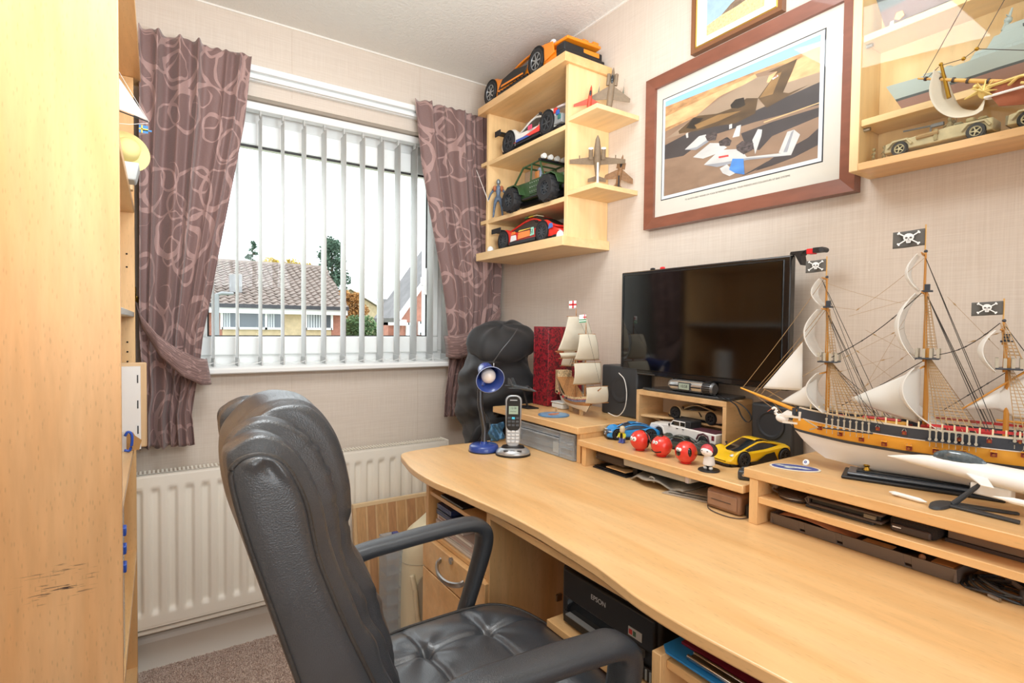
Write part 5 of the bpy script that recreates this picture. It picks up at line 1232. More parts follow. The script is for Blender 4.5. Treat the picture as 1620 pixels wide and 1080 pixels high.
# --- swordsman figure
sw = thing('action_figure', 'small armoured toy swordsman with a long pale sword beside the jeep', 'figurine', (1.150, 1.862, 1.5982), rotz=-2.2)
FB = mat('figure_blue_grey', '#55657a', 0.45, var=0.3, vscale=90); FO = mat('figure_rust', '#b06a48', 0.5, var=0.2, vscale=90)
def fig_body(root, h, mt, arms, legsp=0.10):
    """one continuous toy body grown over a skeleton"""
    J = [(0, 0, .50), (0, 0, .62), (0, 0, .76), (0, 0, .84), (0, 0, .88)]
    ed = [(0, 1), (1, 2), (2, 3), (3, 4)]; rad = [.085, .075, .10, .045, .04]
    def addc(base, pts, rs):
        p = base
        for q_, r_ in zip(pts, rs): J.append(q_); rad.append(r_); ed.append((p, len(J)-1)); p = len(J)-1
    for sd in (-1, 1):
        addc(0, [(legsp*0.6, sd*legsp*.6, .46), (0.01, sd*legsp, .27), (-.01, sd*legsp*1.2, .06), (.05, sd*legsp*1.3, .02)], [.07, .052, .036, .03])
    for a in arms: addc(2, a, [.052, .040, .030, .028])
    me = bpy.data.meshes.new('body'); me.from_pydata([tuple(c*h for c in p) for p in J], ed, [])
    o = bpy.data.objects.new('body', me); C.objects.link(o); o.parent = root
    q = o.modifiers.new('skin', 'SKIN'); me.skin_vertices[0].data[0].use_root = True
    for i, r_ in enumerate(rad): me.skin_vertices[0].data[i].radius = (r_*h*0.72, r_*h*0.72)
    s_ = o.modifiers.new('s', 'SUBSURF'); s_.levels = 1; s_.render_levels = 1
    me.materials.append(mt); q.use_smooth_shade = True
    return o
fig_body(sw, 0.155, FB, [[(0, .10, .76), (.05, .19, .62), (.12, .17, .50), (.15, .15, .47)], [(0, -.10, .76), (-.02, -.20, .64), (.04, -.24, .50), (.06, -.25, .46)]])
MB().sphere((0, 0, 0.145), (0.0095, 0.0085, 0.0125), 14, 10).build('helmet', mat('helmet_steel', '#8a9296', 0.35, 0.5), sw)
MB().sphere((0.004, 0.014, 0.118), (0.012, 0.008, 0.012), 10, 8).sphere((0.004, -0.014, 0.118), (0.012, 0.008, 0.012), 10, 8).build('shoulder_guards', FO, sw)
MB().tube([(0.024, -0.038, 0.062), (0.022, -0.043, 0.076), (0.012, -0.088, 0.190)], [0.0022, 0.0016, 0.0010], 6).build('sword', mat('sword_blade', '#ddd6d0', 0.3), sw)

# ================================================================ model aircraft
def frame_rot(xdir, zhint):
    x = Vector(xdir).normalized(); z = Vector(zhint); z = (z-x*z.dot(x)).normalized(); y = z.cross(x)
    return Matrix((x, y, z)).transposed().to_euler()
def aircraft(name, label, loc, rot, S, paint, wing, tail, fus, twin_tail=False, intakes=0, canopy=True, stand=None, standm=None, stores=0, wingz=0.0, group=None, fins=None):
    """fuselage along local +x; wing and tail planforms are given for one side as (x, y)"""
    t = thing(name, label, 'model aircraft', loc, group=group, rot=rot)
    rings = []
    for x, ry, rz, zc in fus:
        rings.append([(x*S, ry*S*math.cos(2*PI*k/16), zc*S+rz*S*math.sin(2*PI*k/16)) for k in range(16)])
    MB().loft(rings).build('fuselage', paint, t, smooth=60)
    for sd in (-1, 1):
        for nm, pl, th, zz_ in (('wing', wing, 0.010, wingz), ('tailplane', tail, 0.008, 0.0)):
            MB().prism([(x*S, sd*y*S) for x, y in pl], (zz_-th/2)*S, (zz_+th/2)*S, 'z').build(nm, paint, t, bevel=0.003*S)
    fins = fins or [(-.50, 0.02), (-.30, 0.02), (-.44, 0.20), (-.52, 0.20)]
    for sd in ((-1, 1) if twin_tail else (0,)):
        MB().prism([(x*S, z*S) for x, z in fins], (sd*.075-.006)*S, (sd*.075+.006)*S, 'y').build('fin', paint, t, bevel=0.002*S)
    if canopy: MB().sphere((.24*S, 0, .045*S), (.10*S, .035*S, .035*S), 14, 8).build('canopy', CARGLASS, t)
    return t
TAN = mat('tan_camouflage', '#7f6d58', 0.6, var=0.12, vscale=90); SANDP = mat('desert_brown', '#8a6645', 0.6, var=0.25, vscale=120); ORJ = mat('orange_red_paint', '#b8442c', 0.5)
PALEST = mat('pale_stand', '#e6d9c8', 0.4)
FUS = [(-.5, .03, .03, 0), (-.42, .055, .05, 0), (-.1, .07, .055, 0), (.15, .06, .055, .005), (.3, .045, .045, .01), (.42, .028, .028, .0), (.5, .004, .004, 0)]
SW_W = [(.12, .05), (-.12, .42), (-.20, .42), (-.16, .05)]; SW_T = [(-.32, .05), (-.46, .20), (-.52, .20), (-.48, .05)]
# small orange jet standing on its tail, top side shelf
a1 = aircraft('model_jet', 'small orange-red model jet on the upper side shelf', (1.180, 1.350, 1.8980), frame_rot((0.05, -0.1, 1), (-0.7, -0.75, 0)), 0.105, ORJ, [(.10, .05), (-.10, .48), (-.18, .48), (-.10, .05)], SW_T, FUS)
# camouflage strike jet, nose up
a2 = aircraft('model_jet', 'tan model strike jet posed nose-up over the upper side shelf', (1.245, 1.320, 1.9350), frame_rot((0.05, -0.1, 1), (-0.7, -0.75, 0)), 0.155, TAN, SW_W, [(-.30, .05), (-.44, .24), (-.50, .24), (-.50, .05)], FUS, intakes=1)
for sd in (-1, 1):
    MB().cyl((0.02, sd*0.0125, 0.0), (0.055, sd*0.0125, 0.003), 0.006, n=12).build('intake', TAN, a2); MB().cyl((0.0545, sd*0.0125, 0.003), (0.0556, sd*0.0125, 0.003), 0.0046, n=12).build('intake_mouth', ARCH, a2)
    MB().tube([(-0.022, sd*0.040, -0.006), (-0.005, sd*0.040, -0.006), (0.022, sd*0.040, -0.006)], [0.0020, 0.0030, 0.0006], 8).build('underwing_store', mat('store_green', '#4c5a40', 0.5), a2)
    MB().cyl((-0.025, sd*0.040, -0.004), (0.045, sd*0.040, -0.004), 0.0006, n=6).build('pylon_rod', STEEL, a2)
MB().tube([(0, 0, -0.004), (-0.012, 0, -0.020), (-0.030, 0, -0.026)], [0.003, 0.0025, 0.0022], 8).build('stand_arm', PALEST, a2)
stn = MB().lathe([(0.022, 0), (0.022, 0.002), (0.004, 0.004), (0.003, 0.030)], 20)
stn = stn.build('display_stand', PALEST, None, smooth=50); stn.location = (1.235, 1.322, 1.8552); tag(stn, 'pale round display stand under the nose-up tan strike jet', 'stand')
# beige straight-wing jet on clear stand
a3 = aircraft('model_jet', 'tan twin-engined model jet with long straight wings on a pale stand', (1.195, 1.325, 1.7080), frame_rot((-0.35, -0.40, 0.85), (-0.5, -0.5, 0)), 0.150, TAN, [(.06, .05), (.00, .60), (-.09, .60), (-.12, .05)], [(-.36, .03), (-.42, .20), (-.50, .20), (-.48, .03)], [(-.5, .02, .02, 0), (-.3, .045, .05, 0), (0, .085, .07, 0), (.25, .07, .06, 0), (.42, .045, .045, 0), (.5, .01, .01, 0)], canopy=False)
for sd in (-1, 1):
    MB().cyl((0.005, sd*0.020, 0.012), (0.036, sd*0.020, 0.012), 0.0072, n=14).build('engine', TAN, a3)
    MB().lathe([(0.0072, 0), (0.0082, 0.001), (0.0075, 0.0035), (0.0060, 0.001)], 16, T=Matrix.Translation((0.036, sd*0.020, 0.012)) @ Matrix.Rotation(PI/2, 4, 'Y'), caps=False).build('engine_lip', WHITE, a3)
    MB().cyl((0.0362, sd*0.020, 0.012), (0.0368, sd*0.020, 0.012), 0.0055, n=12).build('intake_mouth', ARCH, a3)
    MB().cyl((-0.01, sd*0.058, -0.004), (0.012, sd*0.058, -0.004), 0.0016, n=8).build('pylon', TAN, a3)
s3 = MB().lathe([(0.020, 0), (0.020, 0.002), (0.006, 0.005), (0.004, 0.025), (0.0035, 0.085)], 20).build('display_stand', PALEST, None, smooth=50); s3.location = (1.195, 1.322, 1.6122); tag(s3, 'pale stand under the long-winged tan jet', 'stand')
a4 = aircraft('model_jet', 'brown swing-wing model jet tilted on a black stand beside the wall', (1.272, 1.300, 1.6720), frame_rot((-0.15, -0.35, 0.75), (-0.6, -0.6, 0)), 0.115, SANDP, [(.10, .05), (-.12, .40), (-.26, .42), (-.18, .05)], [(-.34, .05), (-.46, .24), (-.54, .24), (-.50, .05)], FUS, twin_tail=True)
for sd in (-1, 1): MB().cyl((0.012, sd*0.009, -0.003), (0.032, sd*0.009, -0.002), 0.0052, n=12).build('intake', SANDP, a4); MB().cyl((0.0318, sd*0.009, -0.002), (0.0324, sd*0.009, -0.002), 0.0042, n=12).build('intake_mouth', CARGLASS, a4)
s4 = MB().lathe([(0.018, 0), (0.018, 0.0015), (0.0030, 0.003), (0.0025, 0.050)], 18).build('display_stand', BLACK, None, smooth=50); s4.location = (1.268, 1.300, 1.6122); tag(s4, 'thin black stand under the brown swing-wing jet', 'stand')
# ================================================================ model ships
def frame_rot(xdir, zhint):
    """orientation whose local x follows xdir and whose local z is as near zhint as it can be"""
    x = Vector(xdir).normalized(); z = Vector(zhint); z = (z-x*z.dot(x)).normalized(); y = z.cross(x)
    return Matrix((x, y, z)).transposed().to_euler()
SAIL = mat('white_sailcloth', '#fbfaf6', 0.75); CREAMSAIL = mat('cream_sailcloth', '#ece5d2', 0.8, var=0.04, vscale=40, bump=0.2, bscale=300)
for s_ in (SAIL, CREAMSAIL):
    nt = s_.node_tree; tr = nt.nodes.new('ShaderNodeBsdfTranslucent'); tr.inputs[0].default_value = (0.85, 0.83, 0.78, 1); mx = nt.nodes.new('ShaderNodeMixShader'); mx.inputs[0].default_value = 0.3
    nt.links.new(nt.nodes['Principled BSDF'].outputs[0], mx.inputs[1]); nt.links.new(tr.outputs[0], mx.inputs[2]); nt.links.new(mx.outputs[0], nt.nodes['Material Output'].inputs[0])
YEL = mat('yellow_ochre_paint', '#E9A63A', 0.4); HULLW = mat('white_hull_paint', '#e9e4dc', 0.35); NAVY = mat('charcoal_hull_band', '#3a3f48', 0.45)
SPAR = mat('amber_spar', '#C98A35', 0.45); ROPE = mat('tan_thread', '#b09065', 0.8); ROPEB = mat('black_thread', '#38322d', 0.7); REDP = mat('red_rail_paint', '#c2363a', 0.4); BONE = mat('pale_blocks', '#b3aa98', 0.6)
PIR = mat('pirate_flag_grey', '#615f5b', 0.8); EMB = mat('emblem_white', '#f4f4f2', 0.7)
ship = thing('model_ship', 'large yellow and white three-masted model pirate ship on a black display base', 'model ship', (1.15, 0.40, 0.884), math.radians(105))
def sheer(x): return 0.012*max(0, (x+0.03)/0.25)**2+0.022*max(0, (-0.10-x)/0.30)**1.6
XB = [(0, .150), (.12, .168), (.30, .190), (.5, .207), (.7, .212), (1, .205)]
def hull_pt(u, zn, sd, out=0.0):
    xb = ipl(XB, zn); xs = -0.40-0.03*zn
    x = xs+(xb-xs)*u
    top = 0.110+sheer(x); z = 0.014+(top-0.014)*zn+0.010*(1-zn)*max(0, (u-.85)/.15)
    f = min(1, (1-u)/0.30)**0.62*(0.80+0.20*min(1, u/0.3))
    shp = (zn**(0.42+0.9*max(0, u-.6)))*(1-0.06*max(0, zn-.7)/.3)
    return (x, sd*(0.0012+0.052*f*shp+out*min(1, (1-u)*8)), z)
def strip(name, z0, z1, m, n=14, out=0.0, u0=0.0, u1=1.0, solid=0.0):
    for sd in (1, -1):
        MB().grid(lambda u, v: hull_pt(u0+(u1-u0)*u, z0+(z1-z0)*v, sd, out), 70, n).build(name, m, ship, smooth=60, solid=solid)
strip('hull_bottom', 0.0, 0.50, HULLW, 18)
strip('wale', 0.49, 0.545, NAVY, 3, 0.0012)
strip('gun_band', 0.53, 0.80, YEL, 8)
strip('upper_band', 0.79, 1.0, NAVY, 6, 0.0006)
strip('moulding', 0.785, 0.80, HULLW, 1, 0.0016, 0.0, 0.97)
strip('hull_rail', 0.99, 1.025, mat('pale_rail', '#d8cdb8', 0.5), 2, 0.001, 0.0, 0.99)
strip('red_rail', 1.06, 1.11, REDP, 2, 0.0, 0.05, 0.66)
MB().prism([(-.43, .04), (-.43, .150), (-.40, .16), (-.395, .04)], -0.040, 0.040, 'y').build('stern', YEL, ship)
dk = MB()
dk.grid(lambda u, v: (-0.40+0.585*u, (2*v-1)*abs(hull_pt(u*0.97, .88, 1)[1]), 0.099+sheer(-0.40+0.585*u)*0.95), 50, 6)
dk.build('deck', mat('deck_planks', '#cdb28a', 0.6), ship, smooth=60)
MB().box(0.02, 0.10, -0.010, 0.010, 0.104, 0.112).build('ships_boat', mat('boat_yellow', '#d8a040', 0.5), ship, bevel=0.003)
MB().box(0.03, 0.09, -0.008, 0.008, 0.112, 0.116).build('boat_cover', REDP, ship, bevel=0.002)
for (x, l) in ((-0.01, .02), (-0.05, .03), (0.13, .02), (-0.085, .02)):
    MB().box(x-l/2, x+l/2, -0.016, 0.016, 0.100, 0.112).build('deck_house', REDP, ship, bevel=0.001)
q = MB()
for k in range(22): 
    x = -0.16+0.016*k; yy = abs(hull_pt((x+.42)/.62, 1, 1)[1]); z = 0.112+sheer(x)
    for sd in (1, -1): q.box(x-.0012, x+.0012, sd*yy-.0012, sd*yy+.0012, z, z+.010)
q.build('rail_posts', mat('cream_post', '#e6d6b0', 0.5), ship)['kind'] = 'stuff'
# gun ports with barrel and lid
for (x, z) in ((.158, .086), (.122, .080), (.086, .076), (.050, .074), (.013, .073), (-.024, .074), (-.060, .077), (-.098, .081), (-.134, .086), (-.17, .092), (-.055, .099), (-.092, .102), (-.128, .106), (0.06, .1005), (0.02, .0995)):
    for sd in (1, -1):
        u = (x+.415)/.622; zn = (z-.014)/(.096+sheer(x)); yy = abs(hull_pt(u, min(1, zn), 1)[1])
        big = z < 0.095
        h = 0.0042 if big else 0.0032
        gp = MB().box(x-h, x+h, sd*(yy-.002), sd*(yy+.0022), z-h, z+h).build('gun_port', mat('port_red', '#8e3226', 0.5), ship)
        MB().cyl((x, sd*yy, z), (x, sd*(yy+.010), z), h*0.5, n=8).build('gun_barrel', mat('bronze_gun', '#a5652f', 0.3, 0.5), gp)
        if big: MB().box(x-h*1.1, x+h*1.1, sd*yy, sd*(yy+.008), z+h, z+h+.0012).build('port_lid', YEL, gp)
        MB().tube([(x-h, sd*(yy+.004), z+h), (x, sd*yy, z+h*2.6), (x+h, sd*(yy+.004), z+h)], 0.0004, 4).build('port_rope', BONE, gp)
# masts
masts = {'fore': (.150, .215, .323, .384, .425), 'main': (-.005, .229, .349, .422, .470), 'mizzen': (-.112, .217, .262, .298, .335)}
for nm, (x, zp, zc, zt, zf) in masts.items():
    ms_ = MB().tube([(x, 0, .085), (x, 0, zp+.02)], [.0042, .0034], 10).build('mast', SPAR, ship)
    MB().tube([(x+.004, 0, zp-.005), (x+.004, 0, zc+.008)], [.0030, .0024], 8).build('topmast', SPAR, ship)
    MB().tube([(x+.007, 0, zc-.004), (x+.007, 0, zt)], [.0022, .0016], 8).build('topgallant_mast', SPAR, ship)
    MB().cyl((x+.008, 0, zt-.006), (x+.008, 0, zf), .0013, n=6).build('flagstaff', mat('pale_spar', '#d7a860', 0.5), ship)
    MB().box(x-.018, x+.016, -.020, .020, zp, zp+.003).build('top_platform', NAVY, ship, bevel=.001)
    rl = MB()
    for a in (-.016, -.006, .004, .014):
        for sd in (1, -1): rl.box(x+a-.0022, x+a+.0022, sd*.0185-.001, sd*.0185+.001, zp+.003, zp+.019)
    rl.box(x-.018, x-.016, -.019, .019, zp+.018, zp+.0195)
    rl.build('platform_blocks', BONE, ship)['kind'] = 'stuff'
    MB().box(x-.005, x+.011, -.007, .007, zc, zc+.003).box(x-.001, x+.007, -.003, .003, zc+.003, zc+.014).build('crosstrees', NAVY, ship)
    MB().sphere((x+.007, 0, zt), .0030, 8, 6).build('mast_cap', NAVY, ship)
def square_sail(x, zt, zb, ht, hb, belly, back=0.0, seed=0):
    def fn(u, v):
        s_ = 2*u-1
        z = zt+(zb-zt)*v
        b_ = math.sin(PI*min(1, 0.06+0.90*v))**0.8
        return (x+0.005+belly*b_*(1-0.25*s_*s_)-back*v*v, s_*(ht+(hb-ht)*v), z+0.003*s_*s_*v)
    s_ = MB().grid(fn, 20, 24).build('square_sail', SAIL, ship, smooth=180, solid=0.0010)
    MB().tube([(x+.004, -ht*1.12, zt+.001), (x+.004, 0, zt+.001), (x+.004, ht*1.12, zt+.001)], [.0010, .0020, .0010], 8).build('yard', SPAR, ship)
    return s_
square_sail(.156, .380, .327, .024, .032, .022)
square_sail(.153, .319, .225, .034, .046, .036)
square_sail(.150, .194, .117, .046, .050, .034, 0.012)
square_sail(.002, .416, .351, .026, .034, .024)
square_sail(-.001, .346, .227, .036, .050, .040)
square_sail(-.004, .214, .104, .048, .052, .040, 0.040)
square_sail(-.106, .282, .211, .024, .034, .028)
def tri_sail(name, pts, bulge):
    """triangular sail: pts (head, tack, clew) in the x-z plane"""
    A, B_, D = [Vector((p[0], 0, p[1])) for p in pts]
    def fn(u, v):
        p = A*(1-v)+(B_*(1-u)+D*u)*v
        k = v*u*(1-u)*4*(0.4+0.6*math.sin(PI*v*0.9))
        return (p.x, bulge*k, p.z-0.003*math.sin(PI*u)*v*0)
    return MB().grid(fn, 16, 16).build(name, SAIL, ship, smooth=180, solid=0.0008)
tri_sail('jib', [(.197, .254), (.272, .153), (.196, .155)], .012)
tri_sail('jib', [(.170, .180), (.235, .128), (.168, .120)], .010)
def quad_sail(name, a, b_, c_, d_, bulge):
    P_ = [Vector((p[0], 0, p[1])) for p in (a, b_, c_, d_)]
    def fn(u, v):
        p = (P_[0]*(1-u)+P_[1]*u)*(1-v)+(P_[3]*(1-u)+P_[2]*u)*v
        return (p.x, bulge*math.sin(PI*u)*math.sin(PI*v*.8+.3), p.z)
    return MB().grid(fn, 16, 16).build(name, SAIL, ship, smooth=180, solid=0.0008)
quad_sail('staysail', (.112, .146), (.003, .213), (.004, .112), (.108, .142), .014)
quad_sail('staysail', (-.058, .150), (-.108, .190), (-.112, .152), (-.060, .146), .008)
quad_sail('spanker', (-.080, .158), (-.190, .262), (-.215, .135), (-.120, .140), .010)
MB().tube([(-.056, 0.006, .146), (-.200, 0.006, .276)], [.0014, .0020], 8).build('gaff', SPAR, ship)
MB().tube([(-.100, 0, .131), (-.240, 0, .128)], [.0020, .0014], 8).build('boom', SPAR, ship)
# bowsprit, spritsail yard and heron figurehead
MB().tube([(.180, 0, .105), (.255, 0, .129), (.318, 0, .150)], [.0046, .0034, .0016], 10).build('bowsprit', mat('bowsprit_yellow', '#E9A63A', 0.4), ship)
MB().box(.205, .212, -.006, .006, .104, .118).build('bowsprit_band', NAVY, ship)
MB().box(.193, .199, -.010, .010, .094, .112).box(.199, .226, .008, .010, .098, .102).box(.199, .226, -.010, -.008, .098, .102).box(.200, .228, .012, .014, .086, .090).box(.200, .228, -.014, -.012, .086, .090).build('head_rails', mat('head_rail_white', '#e8dfd0', 0.5), ship)
bd = MB().sphere((.232, 0, .094), (.013, .006, .0095), 14, 10).build('figurehead', mat('heron_white', '#f6f5f2', 0.4), ship, label='white heron figurehead')
MB().tube(spl([(.238, 0, .098), (.246, 0, .103), (.243, 0, .110), (.248, 0, .114), (.253, 0, .110)], 5), [.0030]*11+[.0022]*9+[.0010], 8).build('neck', mat('heron_white', '#f6f5f2', 0.4), bd, smooth=180)
MB().tube([(.251, 0, .113), (.262, 0, .1035)], [.0012, .0003], 6).build('beak', mat('beak_orange', '#c9683c', 0.5), bd)
MB().prism([(.238, .099), (.222, .112), (.208, .108), (.214, .100), (.222, .096)], .003, .0055, 'y').prism([(.238, .099), (.222, .112), (.208, .108), (.214, .100), (.222, .096)], -.0055, -.003, 'y').build('wings', mat('heron_white', '#f6f5f2', 0.4), bd)
# anchor
MB().tube([(.182, .030, .100), (.156, .046, .090), (.170, .046, .084)], .0013, 6).build('anchor', BONE, ship)
# shrouds and ratlines on both sides, joined: too many threads to pick apart
def shrouds(xm, zt, xa, xb, zb, n, hw, m, top=0.004, ratl=None):
    q = MB()
    for sd in (1, -1):
        feet = [(xa+(xb-xa)*k/(n-1), sd*hw, zb) for k in range(n)]
        tops = [(xm+(k/(n-1)-.5)*-0.006, sd*top, zt) for k in range(n)]
        for a, b_ in zip(tops, feet): q.tube([a, b_], .00062, 4)
        R_ = ratl or int((zt-zb)/0.0052)
        for r_ in range(1, R_):
            t = r_/R_
            p = Vector(tops[0]).lerp(Vector(feet[0]), t); e = Vector(tops[-1]).lerp(Vector(feet[-1]), t)
            q.tube([p, e], .00050, 4)
    o = q.build('shrouds', m, ship); o['kind'] = 'stuff'; return o
shrouds(.147, .214, .140, .072, .113, 8, .050, ROPE)
shrouds(-.008, .228, -.016, -.076, .113, 8, .052, ROPE)
shrouds(-.115, .216, -.122, -.165, .122, 5, .048, ROPE)
shrouds(.154, .320, .150, .140, .232, 3, .019, ROPE, .001)
shrouds(-.001, .346, -.004, -.018, .246, 3, .019, ROPE, .001)
shrouds(-.104, .294, -.108, -.128, .236, 4, .019, ROPE, .001)
# deadeyes in the channels
for (x0, x1, n, hw, zb) in ((.140, .072, 8, .052, .092), (-.016, -.076, 8, .054, .092), (-.122, -.165, 5, .050, .104)):
    for sd in (1, -1):
        MB().box(min(x0, x1)-.006, max(x0, x1)+.006, sd*hw-.004, sd*hw+.003, zb-.001, zb+.001).build('channel', NAVY, ship)
        for k in range(n):
            x = x0+(x1-x0)*k/(n-1)
            MB().cyl((x, sd*(hw+.001), zb+.003), (x, sd*(hw+.004), zb+.003), .0024, n=8).cyl((x, sd*(hw+.001), zb+.018), (x, sd*(hw+.004), zb+.018), .0020, n=8).box(x-.0012, x+.0012, sd*(hw+.002)-.0006, sd*(hw+.002)+.0006, zb+.004, zb+.018).box(x-.0005, x+.0005, sd*(hw-.001)-.0005, sd*(hw-.001)+.0005, zb-.010, zb).build('deadeye', BONE, ship)
# standing and running rigging
q = MB(); q2 = MB()
def rope(mb, a, b_, sag=0.0, r=.00045, ya=0, yb=0, blk=()):
    A = Vector((a[0], ya, a[1])); B_ = Vector((b_[0], yb, b_[1])); n = 8 if sag else 1
    pts = [A.lerp(B_, k/n)-Vector((0, 0, sag*math.sin(PI*k/n))) for k in range(n+1)]
    mb.tube(pts, r, 4)
    for t in blk:
        p = A.lerp(B_, t)-Vector((0, 0, sag*math.sin(PI*t))); d_ = (B_-A).normalized()*.004; mb.tube([p-d_, p, p+d_], [.0004, .0014, .0004], 6)
for a, b_, sg in (((.162, .380), (.314, .150), .004), ((.158, .326), (.292, .142), .003), ((.157, .320), (.275, .140), .003), ((.150, .218), (.262, .134), 0), ((.200, .254), (.285, .142), 0), ((.272, .153), (.205, .120), 0), ((.262, .150), (.200, .112), 0), ((.300, .146), (.215, .088), 0.0), ((.255, .130), (.212, .080), 0)):
    rope(q, a, b_, sg, .0005)
for sd in (1, -1):
    for a, b_ in (((.165, .378), (.058, .108)), ((.158, .322), (.068, .108)), ((.158, .322), (.074, .108)), ((.150, .216), (.05, .11))): rope(q2, a, b_, 0, .00055, 0, sd*.050)
    for a, b_ in (((.004, .416), (-.100, .118)), ((0, .348), (-.092, .118)), ((0, .348), (-.088, .118))): rope(q2, a, b_, 0, .0006, 0, sd*.052)
    rope(q2, (-.104, .294), (-.20, .13), 0, .0005, 0, sd*.04)
rope(q2, (.004, .350), (.150, .222), .012, .00075, blk=(.30, .62, .72)); rope(q2, (0, .226), (.125, .132), .002, .0007, blk=(.5, .9)); rope(q2, (-.100, .294), (-.014, .236), .012, .0007, blk=(.2, .5, .6)); rope(q2, (-.112, .214), (-.030, .140), .0, .0006, blk=(.3, .4, .6))
rope(q, (.004, .410), (.105, .318), .004, .00035, blk=(.98,)); rope(q, (.105, .318), (.150, .326), .0, .0003); rope(q, (.0, .344), (.118, .306), 0.0, .0003); rope(q, (.166, .376), (.035, .33), .004, .0003)
for a, b_ in (((.03, .30), (.11, .12)), ((.03, .285), (.14, .215)), ((.045, .23), (.15, .19)), ((.02, .24), (.10, .16)), ((-.03, .34), (-.10, .25)), ((-.06, .26), (-.105, .28)), ((.115, .25), (.02, .17)), ((.09, .28), (-.01, .22))):
    rope(q, a, b_, 0.0, .00028, blk=(.15, .8))
q.build('light_rigging', ROPE, ship)['kind'] = 'stuff'; q2.build('heavy_rigging', ROPEB, ship)['kind'] = 'stuff'
# pirate flags with skull and crossbones
def pirate_flag(x, z0, w, h):
    fl = MB().grid(lambda u, v: (x+w*u, 0.0025*math.sin(2*PI*u+1), z0+h*v-0.10*h*u), 16, 6).build('pirate_flag', PIR, ship, smooth=60, solid=.0005)
    for yy in (0.0032, -0.0032):
        e = MB(); cx, cz = x+w*.5, z0+h*.48
        def ell(x_, z_, a, b_, n=14): e.add([(x_+a*math.cos(2*PI*k/n), yy, z_+b_*math.sin(2*PI*k/n)) for k in range(n)], [tuple(range(n))])
        def bone(a, b_, t):
            A = Vector(a); B_ = Vector(b_); d_ = (B_-A).normalized(); n_ = Vector((-d_.y, d_.x))*t
            e.add([(A.x+n_.x, yy*1.02, A.y+n_.y), (B_.x+n_.x, yy*1.02, B_.y+n_.y), (B_.x-n_.x, yy*1.02, B_.y-n_.y), (A.x-n_.x, yy*1.02, A.y-n_.y)], [(0, 1, 2, 3)])
            for p in (A, B_):
                for s_ in (-1, 1): ell(p.x+n_.x*1.2*s_, p.y+n_.y*1.2*s_, h*.055, h*.055, 8)
        bone((cx-h*.50, cz-h*.34), (cx+h*.50, cz+h*.34), h*.035); bone((cx-h*.50, cz+h*.34), (cx+h*.50, cz-h*.34), h*.035)
        ell(cx, cz+h*.06, h*.27, h*.24); e.add([(cx-h*.14, yy, cz-h*.10), (cx+h*.14, yy, cz-h*.10), (cx+h*.10, yy, cz-h*.28), (cx-h*.10, yy, cz-h*.28)], [(0, 1, 2, 3)])
        e.mi = 1; yy2 = yy*1.15
        for ex in (-.11, .11): e.add([(cx+h*ex+h*.07*math.cos(2*PI*k/8), yy2, cz+h*.03+h*.06*math.sin(2*PI*k/8)) for k in range(8)], [tuple(range(8))])
        e.add([(cx, yy2, cz-h*.02), (cx+h*.03, yy2, cz-h*.09), (cx-h*.03, yy2, cz-h*.09)], [(0, 1, 2)])
        e.add([(cx-h*.08, yy2, cz-h*.19), (cx+h*.08, yy2, cz-h*.19), (cx+h*.08, yy2, cz-h*.205), (cx-h*.08, yy2, cz-h*.205)], [(0, 1, 2, 3)])
        e.build('skull_and_crossbones', [EMB, PIR], fl, smooth=0)
pirate_flag(.159, .396, .036, .024); pirate_flag(.004, .433, .047, .030); pirate_flag(-.103, .308, .040, .023)
# display base and pillars: own thing
sb = thing('ship_stand', 'long stepped black display base under the pirate ship', 'stand', (1.15, 0.40, 0.884), math.radians(110))
MB().box(-.112, .118, -.040, .040, 0.0003, .006).build('lower_step', BLACK, sb, bevel=.002); MB().box(-.104, .110, -.030, .030, .006, .012).build('upper_step', mat('charcoal_gloss', '#474d55', 0.25, coat=0.3), sb, bevel=.003); MB().box(-.09, .096, -.014, .014, .012, .0145).build('top_ridge', BLACK, sb, bevel=.001)
for x in (.080, -.080): MB().lathe([(.006, .0), (.0045, .003), (.0035, .006), (.006, .009), (.004, .011)], 12, c=(x, 0, .0143)).build('pillar', BRASS, sb)

# ---- two-masted galleon on the far riser
gs = thing('model_galleon', 'small wooden two-masted model galleon with cream sails and English flags', 'model ship', (1.150, 1.355, 0.879), math.radians(-108))
gs.scale = (1, 1, 1)
HW = mat('galleon_wood', '#b5814f', 0.5, var=0.15, vscale=120)
def gh(u, zn, sd, out=0):
    xb = ipl([(0, .080), (.5, .112), (1, .118)], zn); xs = -.120-.03*zn; x = xs+(xb-xs)*u
    top = .060+.075*max(0, (.45-u)/.45)**1.3+.012*max(0, (u-.75)/.25)
    z = .016+(top-.016)*zn
    f = min(1, (1-u)/.35)**.6*(.62+.38*min(1, u/.35))
    return (x, sd*(.001+(.040*f+out)*zn**.5*(1-.35*max(0, zn-.5))), z)
for nm, a, b_, m, o_ in (('hull_bottom', 0, .42, HULLW, 0), ('hull_planking', .42, .66, HW, .0006), ('painted_band', .66, .84, mat('galleon_blue_white', '#7d86a0', 0.5, var=0.6, vscale=260), .0012), ('upper_works', .84, 1.0, mat('galleon_cream', '#d9c39a', 0.5, var=0.5, vscale=220), .001), ('red_strake', .80, .83, REDP, .002)):
    for sd in (1, -1): MB().grid(lambda u, v: gh(u, a+(b_-a)*v, sd, o_), 50, 6).build(nm, m, gs, smooth=60)
MB().grid(lambda u, v: (-.115+.225*u, (2*v-1)*.030*min(1, (1-u)/.35+.05)**.6, .052+.060*max(0, (.42-u)/.42)), 30, 4).build('deck', HW, gs, smooth=60)
